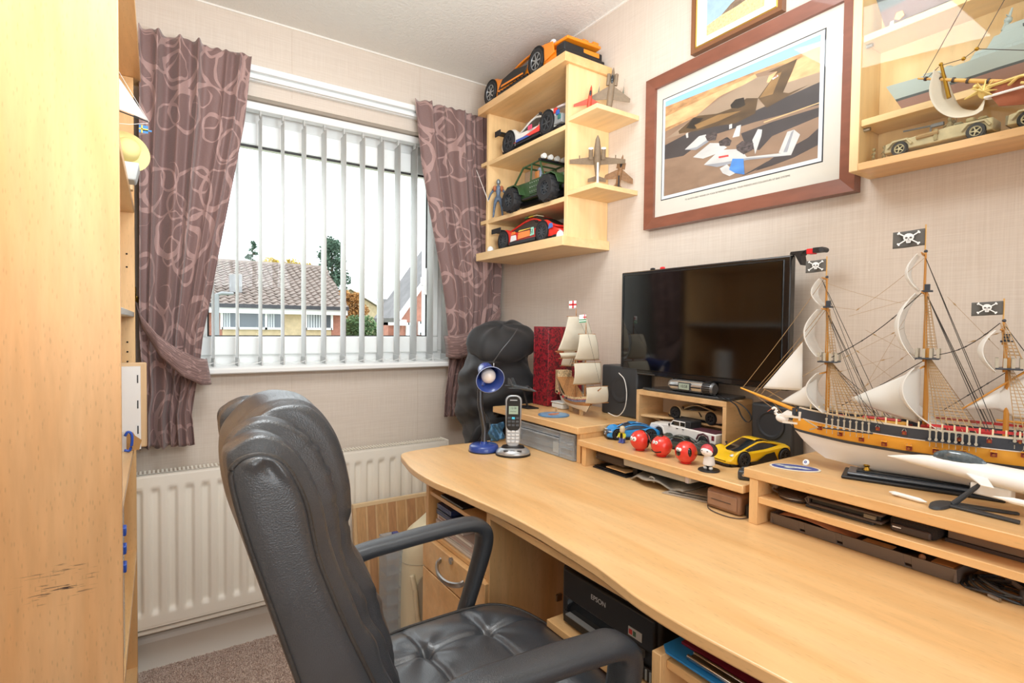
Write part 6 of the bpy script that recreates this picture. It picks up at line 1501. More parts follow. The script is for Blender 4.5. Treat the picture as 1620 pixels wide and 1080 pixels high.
MB().prism([(-.150, -.022), (-.150, .022), (-.112, .026), (-.112, -.026)], .05, .132, 'z').build('stern_castle', mat('galleon_cream', '#d9c39a', 0.5, var=0.5, vscale=220), gs, bevel=.002)
MB().box(-.172, -.150, -.016, .016, .088, .094).build('stern_gallery', mat('gallery_blue', '#6c7fae', 0.5), gs)
for sd in (1, -1):
    for k in range(9): MB().box(-.085+.020*k-.003, -.085+.020*k+.003, sd*.040*min(1, (1-k/9*.85)*1.4)-.0015, sd*.040*min(1, (1-k/9*.85)*1.4)+.003, .048+.030*max(0, (.4-k/9)), .054+.030*max(0, (.4-k/9))).build('gun_port', REDP if k % 2 else BLACK, gs)
for (x, z) in ((.085, .060), (.100, .056)):
    MB().lathe([(.010, -.0008), (.0112, 0), (.010, .0008), (.0088, 0), (.010, -.0008)], 18, T=Matrix.Translation((x, .026, z)) @ Matrix.Rotation(PI/2, 4, 'X'), caps=False).build('anchor_ring', ROPEB, gs)
for (x, zt) in ((-.018, .335), (.066, .292)): MB().tube([(x, 0, .04), (x, 0, zt)], [.0034, .0014], 8).build('mast', HW, gs)
MB().tube([(.10, 0, .062), (.185, 0, .104)], [.003, .0014], 8).build('bowsprit', HW, gs)
def gsail(name, x, zt, zb, ht, hb, belly, yaw=0.0, lean=0):
    def fn(u, v):
        s_ = 2*u-1; y = s_*(ht+(hb-ht)*v); b_ = belly*math.sin(PI*(.12+.8*v))*(1-.3*s_*s_)
        return (x+.004+b_+y*math.tan(yaw), y, zt+(zb-zt)*v+.004*s_*s_*(v-.3)+lean*s_)
    MB().grid(fn, 18, 14).build(name, CREAMSAIL, gs, smooth=180, solid=.0008)
    for zz_, hh in ((zt, ht), (zb-.0005, hb)):
        MB().tube([(x+.003-hh*1.1*math.tan(yaw), -hh*1.1, zz_-lean), (x+.003+hh*1.1*math.tan(yaw), hh*1.1, zz_+lean)], .0011, 6).build('yard', HW, gs)
gsail('topsail', -.014, .318, .205, .036, .074, .020, -.25)
gsail('course_sail', -.014, .200, .182, .068, .062, .012, -.25)
gsail('topsail', .070, .262, .180, .030, .046, .018, -.25)
gsail('course_sail', .072, .172, .104, .050, .052, .020, -.25)
gsail('spritsail', .150, .105, .055, .038, .040, .012, -.2)
gsail('mizzen_sail', -.080, .225, .150, .014, .026, .010, .4)
q = MB()
for a, b_ in (((.066, .29), (.185, .104)), ((-.018, .33), (.066, .26)), ((-.018, .32), (-.11, .14)), ((.066, .25), (.0, .08)), ((-.018, .2), (.066, .06)), ((-.014, .21), (-.11, .12))): q.tube([(a[0], 0, a[1]), (b_[0], 0, b_[1])], .0004, 4)
for sd in (1, -1):
    for x, zt in ((-.018, .2), (.066, .18)):
        for k in range(4): q.tube([(x, 0, zt), (x-.025+.012*k, sd*.036, .062)], .0004, 4)
q.build('rigging', ROPEB, gs)['kind'] = 'stuff'
def cross_flag(x, z, w, h, green):
    f_ = MB().grid(lambda u, v: (x+.001, -w*u, z+h*v-.08*h*u), 8, 4).build('flag', EMB, gs, solid=.0004)
    for xx in (x+.0016, x+.0002):
        fc = MB()
        if green:
            fc.add([(xx, -w*.0, z+h*.62), (xx, -w*.48, z+h*.60), (xx, -w*.48, z+h*.72), (xx, 0, z+h*.74)], [(0, 1, 2, 3)]); fc.add([(xx, -w*.18, z+h*.42), (xx, -w*.30, z+h*.42), (xx, -w*.30, z+h), (xx, -w*.18, z+h)], [(0, 1, 2, 3)])
        else:
            fc.add([(xx, 0, z+h*.40), (xx, -w, z+h*.34), (xx, -w, z+h*.56), (xx, 0, z+h*.62)], [(0, 1, 2, 3)]); fc.add([(xx, -w*.38, z), (xx, -w*.58, z), (xx, -w*.58, z+h), (xx, -w*.38, z+h)], [(0, 1, 2, 3)])
        fc.build('red_cross', mat('flag_red', '#cf3238', 0.7), f_, smooth=0)
        if green:
            gc = MB()
            for k in (0.06, .32): gc.add([(xx-.0001, 0, z+h*k), (xx-.0001, -w, z+h*(k-.07)), (xx-.0001, -w, z+h*(k+.05)), (xx-.0001, 0, z+h*(k+.13))], [(0, 1, 2, 3)])
            gc.build('green_stripes', mat('flag_green', '#3a9a63', 0.7), f_, smooth=0)
cross_flag(-.018, .345, .026, .026, False); cross_flag(.066, .298, .024, .026, True)
MB().cyl((-.018, 0, .33), (-.018, 0, .374), .001, n=6).cyl((.066, 0, .288), (.066, 0, .326), .001, n=6).build('flagstaffs', HW, gs)
MB().box(.03, .045, -.004, .004, .0005, .018).box(-.06, -.045, -.004, .004, .0005, .018).build('cradle', mat('pale_cradle', '#d8b98c', 0.5), gs)
pl = thing('name_plaque', 'tiny wooden name plaque in front of the galleon hull', 'plaque', (1.100, 1.400, 0.8795), -2.0)
MB().prism([(-.010, 0), (.010, 0), (.010, .016), (-.010, .016)], -.0015, .0015, 'y').build('plate', mat('plaque_wood', '#d2aa7c', 0.5), pl, bevel=.0006); text('1588', 'engraving', .007, ROPEB, pl, (0, .0017, .008), (PI/2, 0, PI), .0001)
# ---- silver grey fighter on black stand, far riser
g4 = aircraft('model_jet', 'gunmetal grey model jet on a black foot at the end of the far riser', (1.060, 1.540, 0.948), frame_rot((0.25, -0.95, -0.10), (0, 0, 1)), 0.125, mat('gunmetal_paint', '#6d7276', 0.28, 0.6), SW_W, SW_T, FUS, twin_tail=True)
st4 = thing('display_stand', 'black forked foot carrying the gunmetal jet', 'stand', (1.075, 1.530, 0.8795))
part(MB().tube([(1.075, 1.530, 0.882), (1.062, 1.538, 0.942)], [.004, .0028], 8), 'arm', BLACK, st4); part(MB().prism([(1.055, 1.500), (1.095, 1.49), (1.10, 1.55), (1.06, 1.58), (1.045, 1.545)], 0.8797, 0.8835, 'z'), 'foot', BLACK, st4, bevel=.001)
# ---- white delta fighter in front of the pirate ship
WJ = mat('white_jet_paint', '#f1f0ec', 0.35)
wj = aircraft('model_jet', 'large white delta-winged model fighter on a forked grey stand', (1.075, 0.232, 0.940), frame_rot((0.02, 1.0, 0.02), (-0.12, 0, 1)), 0.38, WJ, [(.02, .05), (-.42, .30), (-.46, .30), (-.44, .05)], [(.20, .04), (.12, .14), (.08, .14), (.13, .04)],
   [(-.46, .045, .04, 0), (-.3, .06, .045, 0), (0, .058, .045, 0), (.15, .05, .042, .004), (.27, .035, .036, .008), (.38, .024, .025, .004), (.46, .011, .011, -.002), (.505, .002, .002, -.006)], canopy=False, fins=[(-.46, .03), (-.22, .03), (-.40, .19), (-.47, .19)])
MB().sphere((.235*.38, 0, .037*.38), (.095*.38, .024*.38, .042*.38), 18, 10).build('canopy', mat('canopy_grey', '#4f5c63', 0.08, coat=0.6, var=0.25, vscale=200), wj)
q = MB()
for k in (-.3, -.1, .1, .3): q.box(.235*.38+k*.19*.38-.0006, .235*.38+k*.19*.38+.0006, -.003, .003, .070*.38, .079*.38-.02*.38*k*k)
MB().box(.06*.38, .19*.38, -.030*.38, .030*.38, -.085*.38, -.035*.38).build('intake', WJ, wj, bevel=.003)
MB().box(.188*.38, .192*.38, -.026*.38, .026*.38, -.078*.38, -.042*.38).build('intake_mouth', DGREY, wj)
for sd in (1, -1):
    for yy, xx in ((.15, -.06), (.24, -.22)): MB().tube([((xx+.14)*.38, sd*yy*.38, -.03*.38), ((xx+.08)*.38, sd*yy*.38, -.03*.38), ((xx-.06)*.38, sd*yy*.38, -.03*.38), ((xx-.12)*.38, sd*yy*.38, -.03*.38)], [.0006, .0045, .0045, .002], 10).build('drop_tank', WJ, wj)
js = thing('display_stand', 'grey forked display stand on the long riser under the white fighter', 'stand', (1.055, 0.31, 0.8845))
part(MB().tube([(1.058, 0.322, 0.888), (1.070, 0.292, 0.926)], [.0042, .0034], 10), 'arm', DGREY, js)
part(MB().loft([[(1.040+.03*math.cos(a)*k, .333+.012*math.sin(a)*k, .8848+z) for a in [2*PI*i/16 for i in range(16)]] for k, z in ((1, 0), (.9, .004), (.3, .006))]), 'hub', DGREY, js)
for pts in (((1.045, .335), (1.062, .335), (1.052, .240), (1.040, .238)), ((1.050, .330), (1.070, .335), (1.098, .254), (1.092, .250))): part(MB().prism(pts, .8848, .8885, 'z'), 'prong', DGREY, js, bevel=.001)
mi = thing('model_missile', 'small white model missile lying beside the grey forked stand', 'model missile', (1.035, 0.375, 0.8845), -1.75)
MB().tube([(-.030, 0, .004), (-.022, 0, .004), (.018, 0, .004), (.028, 0, .004)], [.001, .0036, .0036, .0008], 10).build('body', WJ, mi)
MB().box(-.022, -.014, -.007, .007, .0035, .0045).build('fin', WJ, mi)
# ---- oval badge mat and pin
ov = thing('oval_mat', 'oval blue mat with a pale aircraft picture on the near riser corner', 'mat', (1.068, 0.583, 0.8845), math.radians(-60))
el = lambda a, b_, n=40: [(a*math.cos(2*PI*k/n), b_*math.sin(2*PI*k/n)) for k in range(n)]
MB().prism(el(.046, .026), .0, .0016, 'z').build('border', mat('mat_cream', '#eae4d4', 0.5), ov); MB().prism(el(.042, .0225), .0016, .0019, 'z').build('field', mat('mat_blue', '#4a5698', 0.5), ov)
MB().prism([(-.036, .004), (-.028, .012), (-.018, .006), (.010, .004), (.030, -.004), (.022, -.009), (.004, -.006), (-.010, -.014), (-.020, -.012), (-.016, -.003)], .0019, .0022, 'z').build('print', mat('mat_print', '#c3c7c2', 0.5, var=0.35, vscale=160), ov)
pn = thing('button_badge', 'small round blue and white button badge standing on the oval mat', 'badge', (1.100, 0.578, 0.8868))
MB().lathe([(.001, -.001), (.0062, -.001), (.0066, 0), (.0050, .0014), (.001, .0016)], 18, T=Matrix.Translation((0, 0, .0066)) @ frame_rot((0, 1, 0), (-.9, -.5, .5)).to_matrix().to_4x4()).build('face', EMB, pn)
MB().lathe([(.001, .0017), (.0028, .0017)], 12, T=Matrix.Translation((0, 0, .0066)) @ frame_rot((0, 1, 0), (-.9, -.5, .5)).to_matrix().to_4x4(), caps=False).build('centre', BLUE, pn)
# ================================================================ middle riser and television
PLY = wood('ply_box', '#E3BE8C', '#CFA470', 'x', rough=0.5, flecks=0.2)
bx = thing('wooden_box_stand', 'open-fronted beech box carrying the television, with toy cars inside', 'box', (1.255, 0.985, 0.846))
part(MB().box(1.198, 1.310, 0.832, 1.138, 0.964, 0.978), 'top', PLY, bx, bevel=.001)
part(MB().box(1.198, 1.310, 0.832, 1.138, 0.8462, 0.852), 'bottom', PLY, bx)
part(MB().box(1.198, 1.310, 0.832, 0.843, 0.852, 0.964), 'side', PLY, bx, bevel=.001)
part(MB().box(1.198, 1.310, 1.127, 1.138, 0.852, 0.964), 'side', PLY, bx, bevel=.001)
part(MB().box(1.304, 1.310, 0.843, 1.127, 0.852, 0.964), 'back', mat('box_back', '#cfc0ac', 0.7), bx)
shf = [(1.3035, 1.1268)]+[(1.206+0.040*min(1, k/5)**1.5, 1.1268-0.2836*k/16) for k in range(17)]+[(1.3035, 0.8432)]
part(MB().prism(shf, 0.898, 0.904, 'z'), 'inner_shelf', PLY, bx, bevel=.001)
part(MB().tube(spl([(1.235, 1.120, 0.897), (1.240, 1.095, 0.893), (1.25, 1.075, 0.878), (1.255, 1.068, 0.856)], 5), .004, 8), 'shelf_bracket', PLY, bx)
tv = thing('television', 'black flat-screen television standing on the open wooden box', 'television', (1.25, 0.97, 0.979))
part(MB().box(1.2365, 1.258, 0.697, 1.246, 1.018, 1.337), 'body', mat('tv_bezel', '#141416', 0.15, coat=0.4), tv, bevel=.003)
part(MB().box(1.2350, 1.2368, 0.716, 1.232, 1.036, 1.324), 'screen', mat('tv_screen', '#070605', 0.07, spec=0.95), tv)
m_ = MB(); frame4(m_, 1.2340, 1.2366, 0.712, 1.236, 1.032, 1.328, .0016, 0); part(m_, 'screen_trim', mat('tv_trim', '#3b3d3f', 0.2, 0.5), tv, smooth=0)
part(MB().box(1.258, 1.285, 0.78, 1.16, 1.06, 1.28), 'rear_housing', BLACK, tv, bevel=.008)
part(MB().prism([(1.210, 1.125), (1.205, 1.10), (1.205, 0.845), (1.212, 0.832), (1.300, 0.845), (1.300, 1.105)], 0.9785, 0.986, 'z'), 'stand_base', mat('tv_stand_grey', '#35383c', 0.25, coat=0.3), tv, bevel=.002)
part(MB().box(1.240, 1.262, 0.90, 1.04, 0.986, 1.025), 'stand_neck', GLOSSBLACK, tv, bevel=.003)
part(MB().box(1.2332, 1.2350, 1.10, 1.17, 1.0215, 1.0245), 'logo', mat('tv_logo', '#5a5c5e', 0.3, 0.6), tv)
ck = thing('torch_radio', 'silver cylindrical torch radio with a digital display on the television foot', 'radio', (1.222, 0.955, 0.986))
Tc = Matrix.Translation((1.222, 0.955, 1.003))
SILV2 = mat('chromed_plastic', '#c9cbcc', 0.18, 0.8)
part(MB().tube([(1.222, 1.032, 1.003), (1.222, 1.026, 1.003), (1.222, 1.015, 1.003), (1.222, 0.925, 1.003), (1.222, 0.915, 1.003)], [.010, .0145, .0165, .0165, .0150], 24), 'barrel', SILV2, ck, smooth=40)
part(MB().box(1.2040, 1.208, 0.948, 0.990, 0.9925, 1.0145), 'display_surround', DGREY, ck, bevel=.002)
part(MB().box(1.2030, 1.2045, 0.952, 0.986, 0.9955, 1.0115), 'display', mat('lcd_pale', '#a8b7a8', 0.3), ck)
text('10:58', 'display_digits', .011, BLACK, ck, (1.2027-1.222, 0.969-0.955, 1.0035-0.986), (PI/2, 0, -PI/2), .0001)
kn = MB().tube([(1.222, 0.914, 1.003), (1.222, 0.889, 1.003), (1.222, 0.883, 1.003)], [.0175, .0175, .013], 24)
part(kn, 'end_knob', mat('knob_grey', '#77797c', 0.3, 0.6), ck, smooth=40)
q = MB()
for k in range(20): a = 2*PI*k/20; q.box(-.0016, .0016, -.012, .012, .0165, .0192, T=Matrix.Translation((1.222, 0.9005, 1.003)) @ Matrix.Rotation(a, 4, 'Y'))
o = part(q, 'knob_ribs', BLACK, ck); o['kind'] = 'stuff'
part(MB().box(1.2045, 1.209, 0.918, 1.020, 1.0015, 1.0045), 'dark_stripe', BLACK, ck)
sv = thing('wrist_strap', 'black wrist strap hanging over the edge of the wooden box', 'strap', (1.20, 0.80, 0.978))
part(MB().tube(spl([(1.215, 0.885, 0.990), (1.205, 0.850, 0.984), (1.198, 0.820, 0.981), (1.196, 0.800, 0.970), (1.194, 0.787, 0.950), (1.192, 0.772, 0.938), (1.192, 0.762, 0.941), (1.193, 0.760, 0.952), (1.195, 0.775, 0.968), (1.197, 0.800, 0.981), (1.204, 0.83, 0.984), (1.214, 0.87, 0.990)], 6), .0028, 8, flat=.35), 'webbing', BLACK, sv, smooth=180)
# small objects on top of the television
tm = thing('clip_gadget', 'black and red gadget perched on the top corner of the television', 'gadget', (1.25, 0.68, 1.337))
part(MB().prism([(0.700, 1.345), (0.702, 1.338), (0.690, 1.337), (0.676, 1.312), (0.672, 1.312), (0.676, 1.335), (0.666, 1.345)], 1.238, 1.262, 'x'), 'clip', BLACK, tm, bevel=.001)
part(MB().box(1.240, 1.260, 0.650, 0.664, 1.336, 1.348), 'red_block', mat('bright_red', '#e5242c', 0.35), tm, bevel=.001)
part(MB().box(1.240, 1.260, 0.664, 0.668, 1.338, 1.346).box(1.240, 1.260, 0.628, 0.650, 1.338, 1.349), 'black_block', BLACK, tm, bevel=.001)
part(MB().cyl((1.238, 0.630, 1.343), (1.262, 0.630, 1.343), .0055, n=14), 'roller', DGREY, tm)
part(MB().tube([(1.24, 0.666, 1.340), (1.250, 0.70, 1.338)], .002, 6), 'arm', BLACK, tm)
for yy, mm, lab in ((1.128, BLACK, 'tiny dark bump on top of the television at its window end'), (1.090, mat('bright_red', '#e5242c', 0.35), 'tiny red toy lying on top of the television')):
    t = thing('tiny_toy', lab, 'toy', (1.247, yy, 1.3372))
    MB().sphere((0, 0, .003), (.004, .010, .004), 12, 8).box(-.003, .003, -.006, .006, 0.0002, .003).build('body', mm, t)
# speaker right of the box
spr = thing('speaker', 'black computer speaker behind the yellow car at the bow of the pirate ship', 'speaker', (1.29, 0.745, 0.846))
part(MB().prism([(0.694, 0.8465), (0.802, 0.8465), (0.806, 0.977), (0.698, 0.977)], 1.262, 1.314, 'x'), 'cabinet', SPK, spr, bevel=.007, seg=3)
part(MB().lathe([(.034, 0), (.036, .002), (.030, .0025), (.022, -.003), (.008, -.004)], 30, T=Matrix.Translation((1.2605, 0.752, 0.928)) @ Matrix.Rotation(-PI/2, 4, 'Y')), 'cone', mat('speaker_cloth', '#303338', 0.7), spr)
text('CREATIVE', 'logo', .011, mat('logo_grey', '#c9c9c9', 0.4), spr, (1.2612-1.29, 0.756-0.745, 0.872-0.846), (PI/2, 0, -PI/2), .0002)
# cars inside and beside the box
GOLDP = mat('pale_gold_paint', '#D9C49C', 0.28, 0.25, coat=0.5)
gc = sports_car('model_car', 'pale gold low-slung model supercar on the inner shelf of the wooden box', (1.272, 0.968, 0.9045), PI/2, 0.190, 0.056, 0.048, 0.0155, -0.058, 0.062, GOLDP, rim=RIMD, spokes=6, clear=0.10, cabw=0.72,
   top=[(-.5, .55), (-.46, .66), (-.38, .72), (-.25, .72), (-.1, .66), (.1, .60), (.25, .54), (.38, .44), (.46, .34), (.5, .22)], cab=[(-.30, .72), (-.16, .88), (-.04, 1.0), (.03, .98), (.14, .80), (.24, .57)])
for sd in (1, -1): MB().prism([(-0.030, .016), (-0.020, .028), (-.017, .028), (-.026, .015)], sd*.0275, sd*.0286, 'y').build('side_vent', BLACK, gc)
tf = thing('toy_figure', 'tiny grey toy figure behind the gold car inside the wooden box', 'figurine', (1.262, 0.858, 0.9045))
fig_body(tf, .040, mat('toy_grey_speckle', '#b9a9a6', 0.5, var=0.5, vscale=300), [[(0, .10, .76), (.05, .16, .62)], [(0, -.10, .76), (.05, -.16, .62)]]); MB().sphere((0, 0, .038), .005, 10, 8).build('head', mat('toy_grey_speckle', '#b9a9a6', 0.5), tf)
# white pickup
PW = mat('pickup_white', '#eceae6', 0.22, coat=0.5)
pu = thing('model_pickup', 'white model pickup truck with black roof on the floor of the wooden box', 'model car', (1.214, 0.966, 0.8522), PI/2)
pu.scale = (1, 0.72, 1)
z0 = .013
MB().prism([(-.112, z0), (-.112, z0+.026), (-.020, z0+.028), (.045, z0+.029), (.105, z0+.025), (.112, z0+.010), (.112, z0-.001), (.05, z0-.003)], -.036, .036, 'y').build('body', PW, pu, bevel=.003)
MB().prism([(-.022, z0+.028), (-.016, z0+.044), (.028, z0+.044), (.044, z0+.028)], -.031, .031, 'y').build('cab', PW, pu, bevel=.003)
MB().box(-.030, .026, -.031, .031, z0+.0435, z0+.0475).box(-.032, -.014, -.0325, .0325, z0+.027, z0+.0462).build('black_hardtop', mat('matt_black', '#26282a', 0.6), pu, bevel=.002)
for sd in (1, -1):
    for a, b_ in ((.006, .028), (-.013, .003)): MB().prism([(a, z0+.030), (b_+(.006 if a > 0 else 0), z0+.030), (b_, z0+.041), (a, z0+.041)], sd*.0305, sd*.0318, 'y').build('side_window', CARGLASS, pu, bevel=.001)
    for x in (.074, -.074):
        MB().tube([(x-.019, sd*.034, .014), (x-.014, sd*.034, .030), (x, sd*.034, .035), (x+.014, sd*.034, .030), (x+.020, sd*.034, .018)], .0032, 8, flat=1.6, upv=(0, 1, 0)).build('wheel_arch', PW if x > 0 else mat('maroon_arch', '#53303a', 0.5), pu)
        MB().cyl((x, sd*.0355, .0150), (x, sd*.0362, .0150), .0155, n=22).build('arch_recess', ARCH, pu)
        wheel(pu, x, sd*.0345, .0140, .013, sd, RIMD, 8, knobs=20, rf=.58)
    MB().box(-.108, -.100, sd*.0355, sd*.037, z0+.010, z0+.022).build('tail_lamp', mat('maroon_lamp', '#7a2c3a', 0.3), pu)
    MB().sphere((.036, sd*.039, z0+.030), (.003, .003, .004), 8, 6).build('wing_mirror', BLACK, pu)
    for x in (.010, -.010): MB().box(x-.003, x+.003, sd*.036, sd*.0375, z0+.022, z0+.0238).build('door_handle', BLACK, pu)
    MB().box(-.050, .050, sd*.035, sd*.039, z0-.006, z0-.003).build('side_step', BLACK, pu)
MB().box(-.108, -.034, -.031, .031, z0+.0262, z0+.0285).build('load_bed', mat('maroon_bed', '#5a2f3a', 0.6), pu)
MB().box(.112, .120, -.034, .034, z0-.004, z0+.003).box(-.120, -.112, -.034, .034, z0-.004, z0+.003).build('bumper', BLACK, pu, bevel=.001)
MB().box(.1115, .1135, -.020, .020, z0+.006, z0+.020).build('grille', BLACK, pu)
MB().prism([(.045, z0+.0292), (.100, z0+.0255), (.100, z0+.0270), (.048, z0+.0305)], -.020, .020, 'y').build('bonnet_bulge', PW, pu, bevel=.001)
# long chrome-sided car lying in front of the box
DKC = mat('dark_green_chrome', '#4f5a56', 0.2, 0.4, coat=0.4)
lc = sports_car('model_car', 'dark grey model car half hidden behind the red balls in front of the box', (1.150, 0.935, 0.8465), PI/2, 0.185, 0.058, 0.034, 0.0125, -0.055, 0.058, DKC, rim=RIMD, spokes=6, clear=0.10, cabw=0.7, top=[(-.5, .5), (-.4, .62), (0, .60), (.3, .58), (.45, .45), (.5, .30)], cab=[(-.25, .6), (-.1, .95), (.05, .95), (.18, .58)])
# blue hypercar
BC = mat('sky_blue_paint', '#2C93DC', 0.2, coat=0.6)
bc2 = sports_car('model_car', 'two-tone blue model hypercar behind the toy minifigure', (1.135, 1.095, 0.8465), math.radians(150), 0.150, 0.066, 0.044, 0.0150, -0.046, 0.046, BC, glass=mat('navy_glass', '#1c2f45', 0.08, coat=0.6), rim=RIMD, spokes=7, clear=0.12, cabw=0.80, top=[(-.5, .60), (-.40, .74), (-.2, .76), (0, .68), (.2, .62), (.35, .55), (.45, .42), (.5, .28)], cab=[(-.35, .74), (-.15, .98), (0, 1.0), (.12, .90), (.30, .56)])
MB().prism([(.040, -.020), (.0755, -.016), (.0765, 0), (.0755, .016), (.040, .020)], .006, .022, 'z').build('navy_nose', mat('navy_paint', '#24374f', 0.2, coat=0.6), bc2, bevel=.002)
MB().lathe([(.0075, -.001), (.0075, .001), (.0055, .0015), (.0055, -.001), (.0075, -.001)], 18, T=Matrix.Translation((.0765, 0, .015)) @ Matrix.Rotation(PI/2, 4, 'Y'), caps=False).build('grille_ring', CHROME, bc2)
for sd in (1, -1): MB().box(.060, .072, sd*.024-.006, sd*.024+.006, .0215, .0235).build('headlamp', mat('clear_light', '#d7dadb', 0.1, coat=0.5), bc2, bevel=.0008)
# yellow sports car
YC_ = mat('yellow_paint', '#F3C31E', 0.2, coat=0.6)
yc = sports_car('model_car', 'yellow model sports car facing the desk beside the bobble-headed figure', (1.190, 0.757, 0.8465), math.radians(168), 0.205, 0.084, 0.055, 0.0165, -0.062, 0.062, YC_, rim=RIMD, spokes=7, clear=0.10, cabw=0.74, top=[(-.5, .58), (-.46, .70), (-.38, .74), (-.22, .72), (-.05, .64), (.12, .60), (.27, .54), (.38, .44), (.46, .34), (.5, .22)], cab=[(-.32, .72), (-.16, .90), (-.04, 1.0), (.03, .98), (.16, .78), (.30, .54)])
for sd in (1, -1):
    MB().prism([(-.040, .010), (.022, .010), (-.005, .024), (-.030, .028)], sd*.0412, sd*.0424, 'y').build('side_intake', BLACK, yc)
    MB().sphere((.078, sd*.027, .024), (.011, .007, .004), 12, 8).build('headlamp', mat('clear_light', '#d7dadb', 0.1, coat=0.5), yc)
# ---- red balls
REDB = mat('red_gloss_plastic', '#E03A2E', 0.25, coat=0.4)
def face_ball(name, label, loc, rz, R_, kind):
    t = thing(name, label, 'red ball', loc, rz, 'red nose balls lined up on the middle riser')
    MB().sphere((0, 0, R_*1.04), R_, 32, 24).build('ball', REDB, t, smooth=180)
    MB().lathe([(R_*.42, 0), (R_*.50, R_*.05), (R_*.40, R_*.16), (R_*.3, R_*.22)], 24).build('foot', REDB, t, smooth=60)
    def onb(az, elv, k=1.0): return Vector((math.cos(elv)*math.cos(az), math.cos(elv)*math.sin(az), math.sin(elv)))*R_*k+Vector((0, 0, R_*1.04))
    def patch(az, elv, a, b_, m, nm, lift=1.004, tilt=0):
        n_ = onb(az, elv)-Vector((0, 0, R_*1.04)); n_.normalize()
        s_ = Vector((-math.sin(az), math.cos(az), 0)); u_ = n_.cross(s_)
        s2 = s_*math.cos(tilt)+u_*math.sin(tilt); u2 = u_*math.cos(tilt)-s_*math.sin(tilt)
        vs = [tuple(n_*R_*lift*1.0+Vector((0, 0, R_*1.04)))]; N_ = 22
        for k in range(N_):
            an = 2*PI*k/N_; d_ = (n_+s2*math.tan(a)*math.cos(an)+u2*math.tan(b_)*math.sin(an)).normalized()
            vs.append(tuple(d_*R_*lift+Vector((0, 0, R_*1.04))))
        q = MB(); q.add(vs, [(0, 1+k, 1+(k+1) % N_) for k in range(N_)]); q.build(nm, m, t, smooth=180, solid=.0004)
    def band(az0, az1, e0, e1, w_, nm, n=20):
        pts = [onb(az0+(az1-az0)*k/n, e0+(e1-e0)*k/n, 1.0) for k in range(n+1)]
        MB().tube(pts, w_, 6, flat=.5).build(nm, GLOSSBLACK, t, smooth=60)
    if kind == 'glasses':
        patch(.25, .22, .24, .24, EMB, 'eye'); patch(-.25, .22, .24, .24, EMB, 'eye'); patch(.22, .20, .07, .07, GLOSSBLACK, 'pupil', 1.012); patch(-.22, .20, .07, .07, GLOSSBLACK, 'pupil', 1.012)
        pts = [Vector((math.sin(a)*-.2*R_, R_*math.cos(a)*1.01, R_*1.04+R_*math.sin(a)*1.01)) for a in [-.6+k*.2 for k in range(22)]]
        MB().tube([(-R_*.25, p.y, p.z) for p in pts], R_*.07, 6).build('headband', GLOSSBLACK, t, smooth=60)
        for sd in (1, -1): patch(sd*1.9, .0, .22, .30, GLOSSBLACK, 'earpiece', 1.01)
    if kind == 'smile':
        patch(.20, .42, .17, .17, EMB, 'eye'); patch(-.20, .42, .17, .17, EMB, 'eye'); patch(.20, .42, .05, .05, GLOSSBLACK, 'pupil', 1.012); patch(-.20, .42, .05, .05, GLOSSBLACK, 'pupil', 1.012)
        pts = [onb(-.75+1.5*k/14, -.42-.16*math.cos((k/14-.5)*PI), 1.005) for k in range(15)]; MB().tube(pts, R_*.06, 6).build('mouth', GLOSSBLACK, t, smooth=60)
        patch(0, 1.40, .28, .22, GLOSSBLACK, 'hair', 1.01)
    if kind == 'dog':
        patch(.16, .34, .20, .17, EMB, 'eye'); patch(-.16, .34, .20, .17, EMB, 'eye'); patch(0, .02, .30, .28, GLOSSBLACK, 'muzzle', 1.008)
        patch(1.15, .20, .17, .40, GLOSSBLACK, 'ear', 1.01); patch(-1.15, .20, .17, .40, GLOSSBLACK, 'ear', 1.01)
    return t
aim = math.atan2(-1.0, -1.0)
face_ball('red_ball', 'red ball with white goggle eyes and a black headband', (1.040, 0.972, 0.8462), math.radians(172), .0255, 'glasses')
face_ball('red_ball', 'red ball with two small eyes and a wide black smile', (1.037, 0.898, 0.8462), math.radians(175), .0255, 'smile')
face_ball('red_ball', 'red ball with a black muzzle and black dog ears', (1.034, 0.822, 0.8462), math.radians(172), .0255, 'dog')
# ---- minifigure
mf = thing('toy_minifigure', 'small brick-toy figure in yellow and blue with a bald pale head', 'figurine', (1.064, 1.060, 0.8462), math.radians(190), None)
MB().prism([(-.0085, .013), (.0085, .013), (.0065, .028), (-.0065, .028)], -.004, .004, 'x').build('torso', mat('fig_yellow', '#e6d236', 0.4), mf, bevel=.001)
MB().prism([(-.0045, .013), (.0045, .013), (.0035, .027), (-.0035, .027)], .004, .0046, 'x').build('shirt_print', BLACK, mf)
for sd in (1, -1):
    MB().box(-.004, .0045, sd*.0045-.0036, sd*.0045+.0036, .0025, .013).box(-.004, .008, sd*.0045-.0036, sd*.0045+.0036, 0.0002, .003).build('leg', mat('fig_blue', '#5566b8', 0.4), mf, bevel=.0006)
    MB().tube([(0, sd*.0085, .026), (.002, sd*.0105, .019), (.007, sd*.010, .015)], [.0026, .0024, .002], 8).build('arm', mat('fig_lime', '#d2dc3a', 0.4), mf)
    MB().cyl((.007, sd*.010, .0155), (.010, sd*.010, .0155), .0018, n=8).build('hand', mat('fig_skin', '#e0c8b0', 0.4), mf)
MB().lathe([(.003, .028), (.0065, .0295), (.0072, .033), (.0072, .040), (.0055, .0455), (.001, .047)], 20).build('head', mat('fig_pale_head', '#d9c9a8', 0.35), mf, smooth=60)
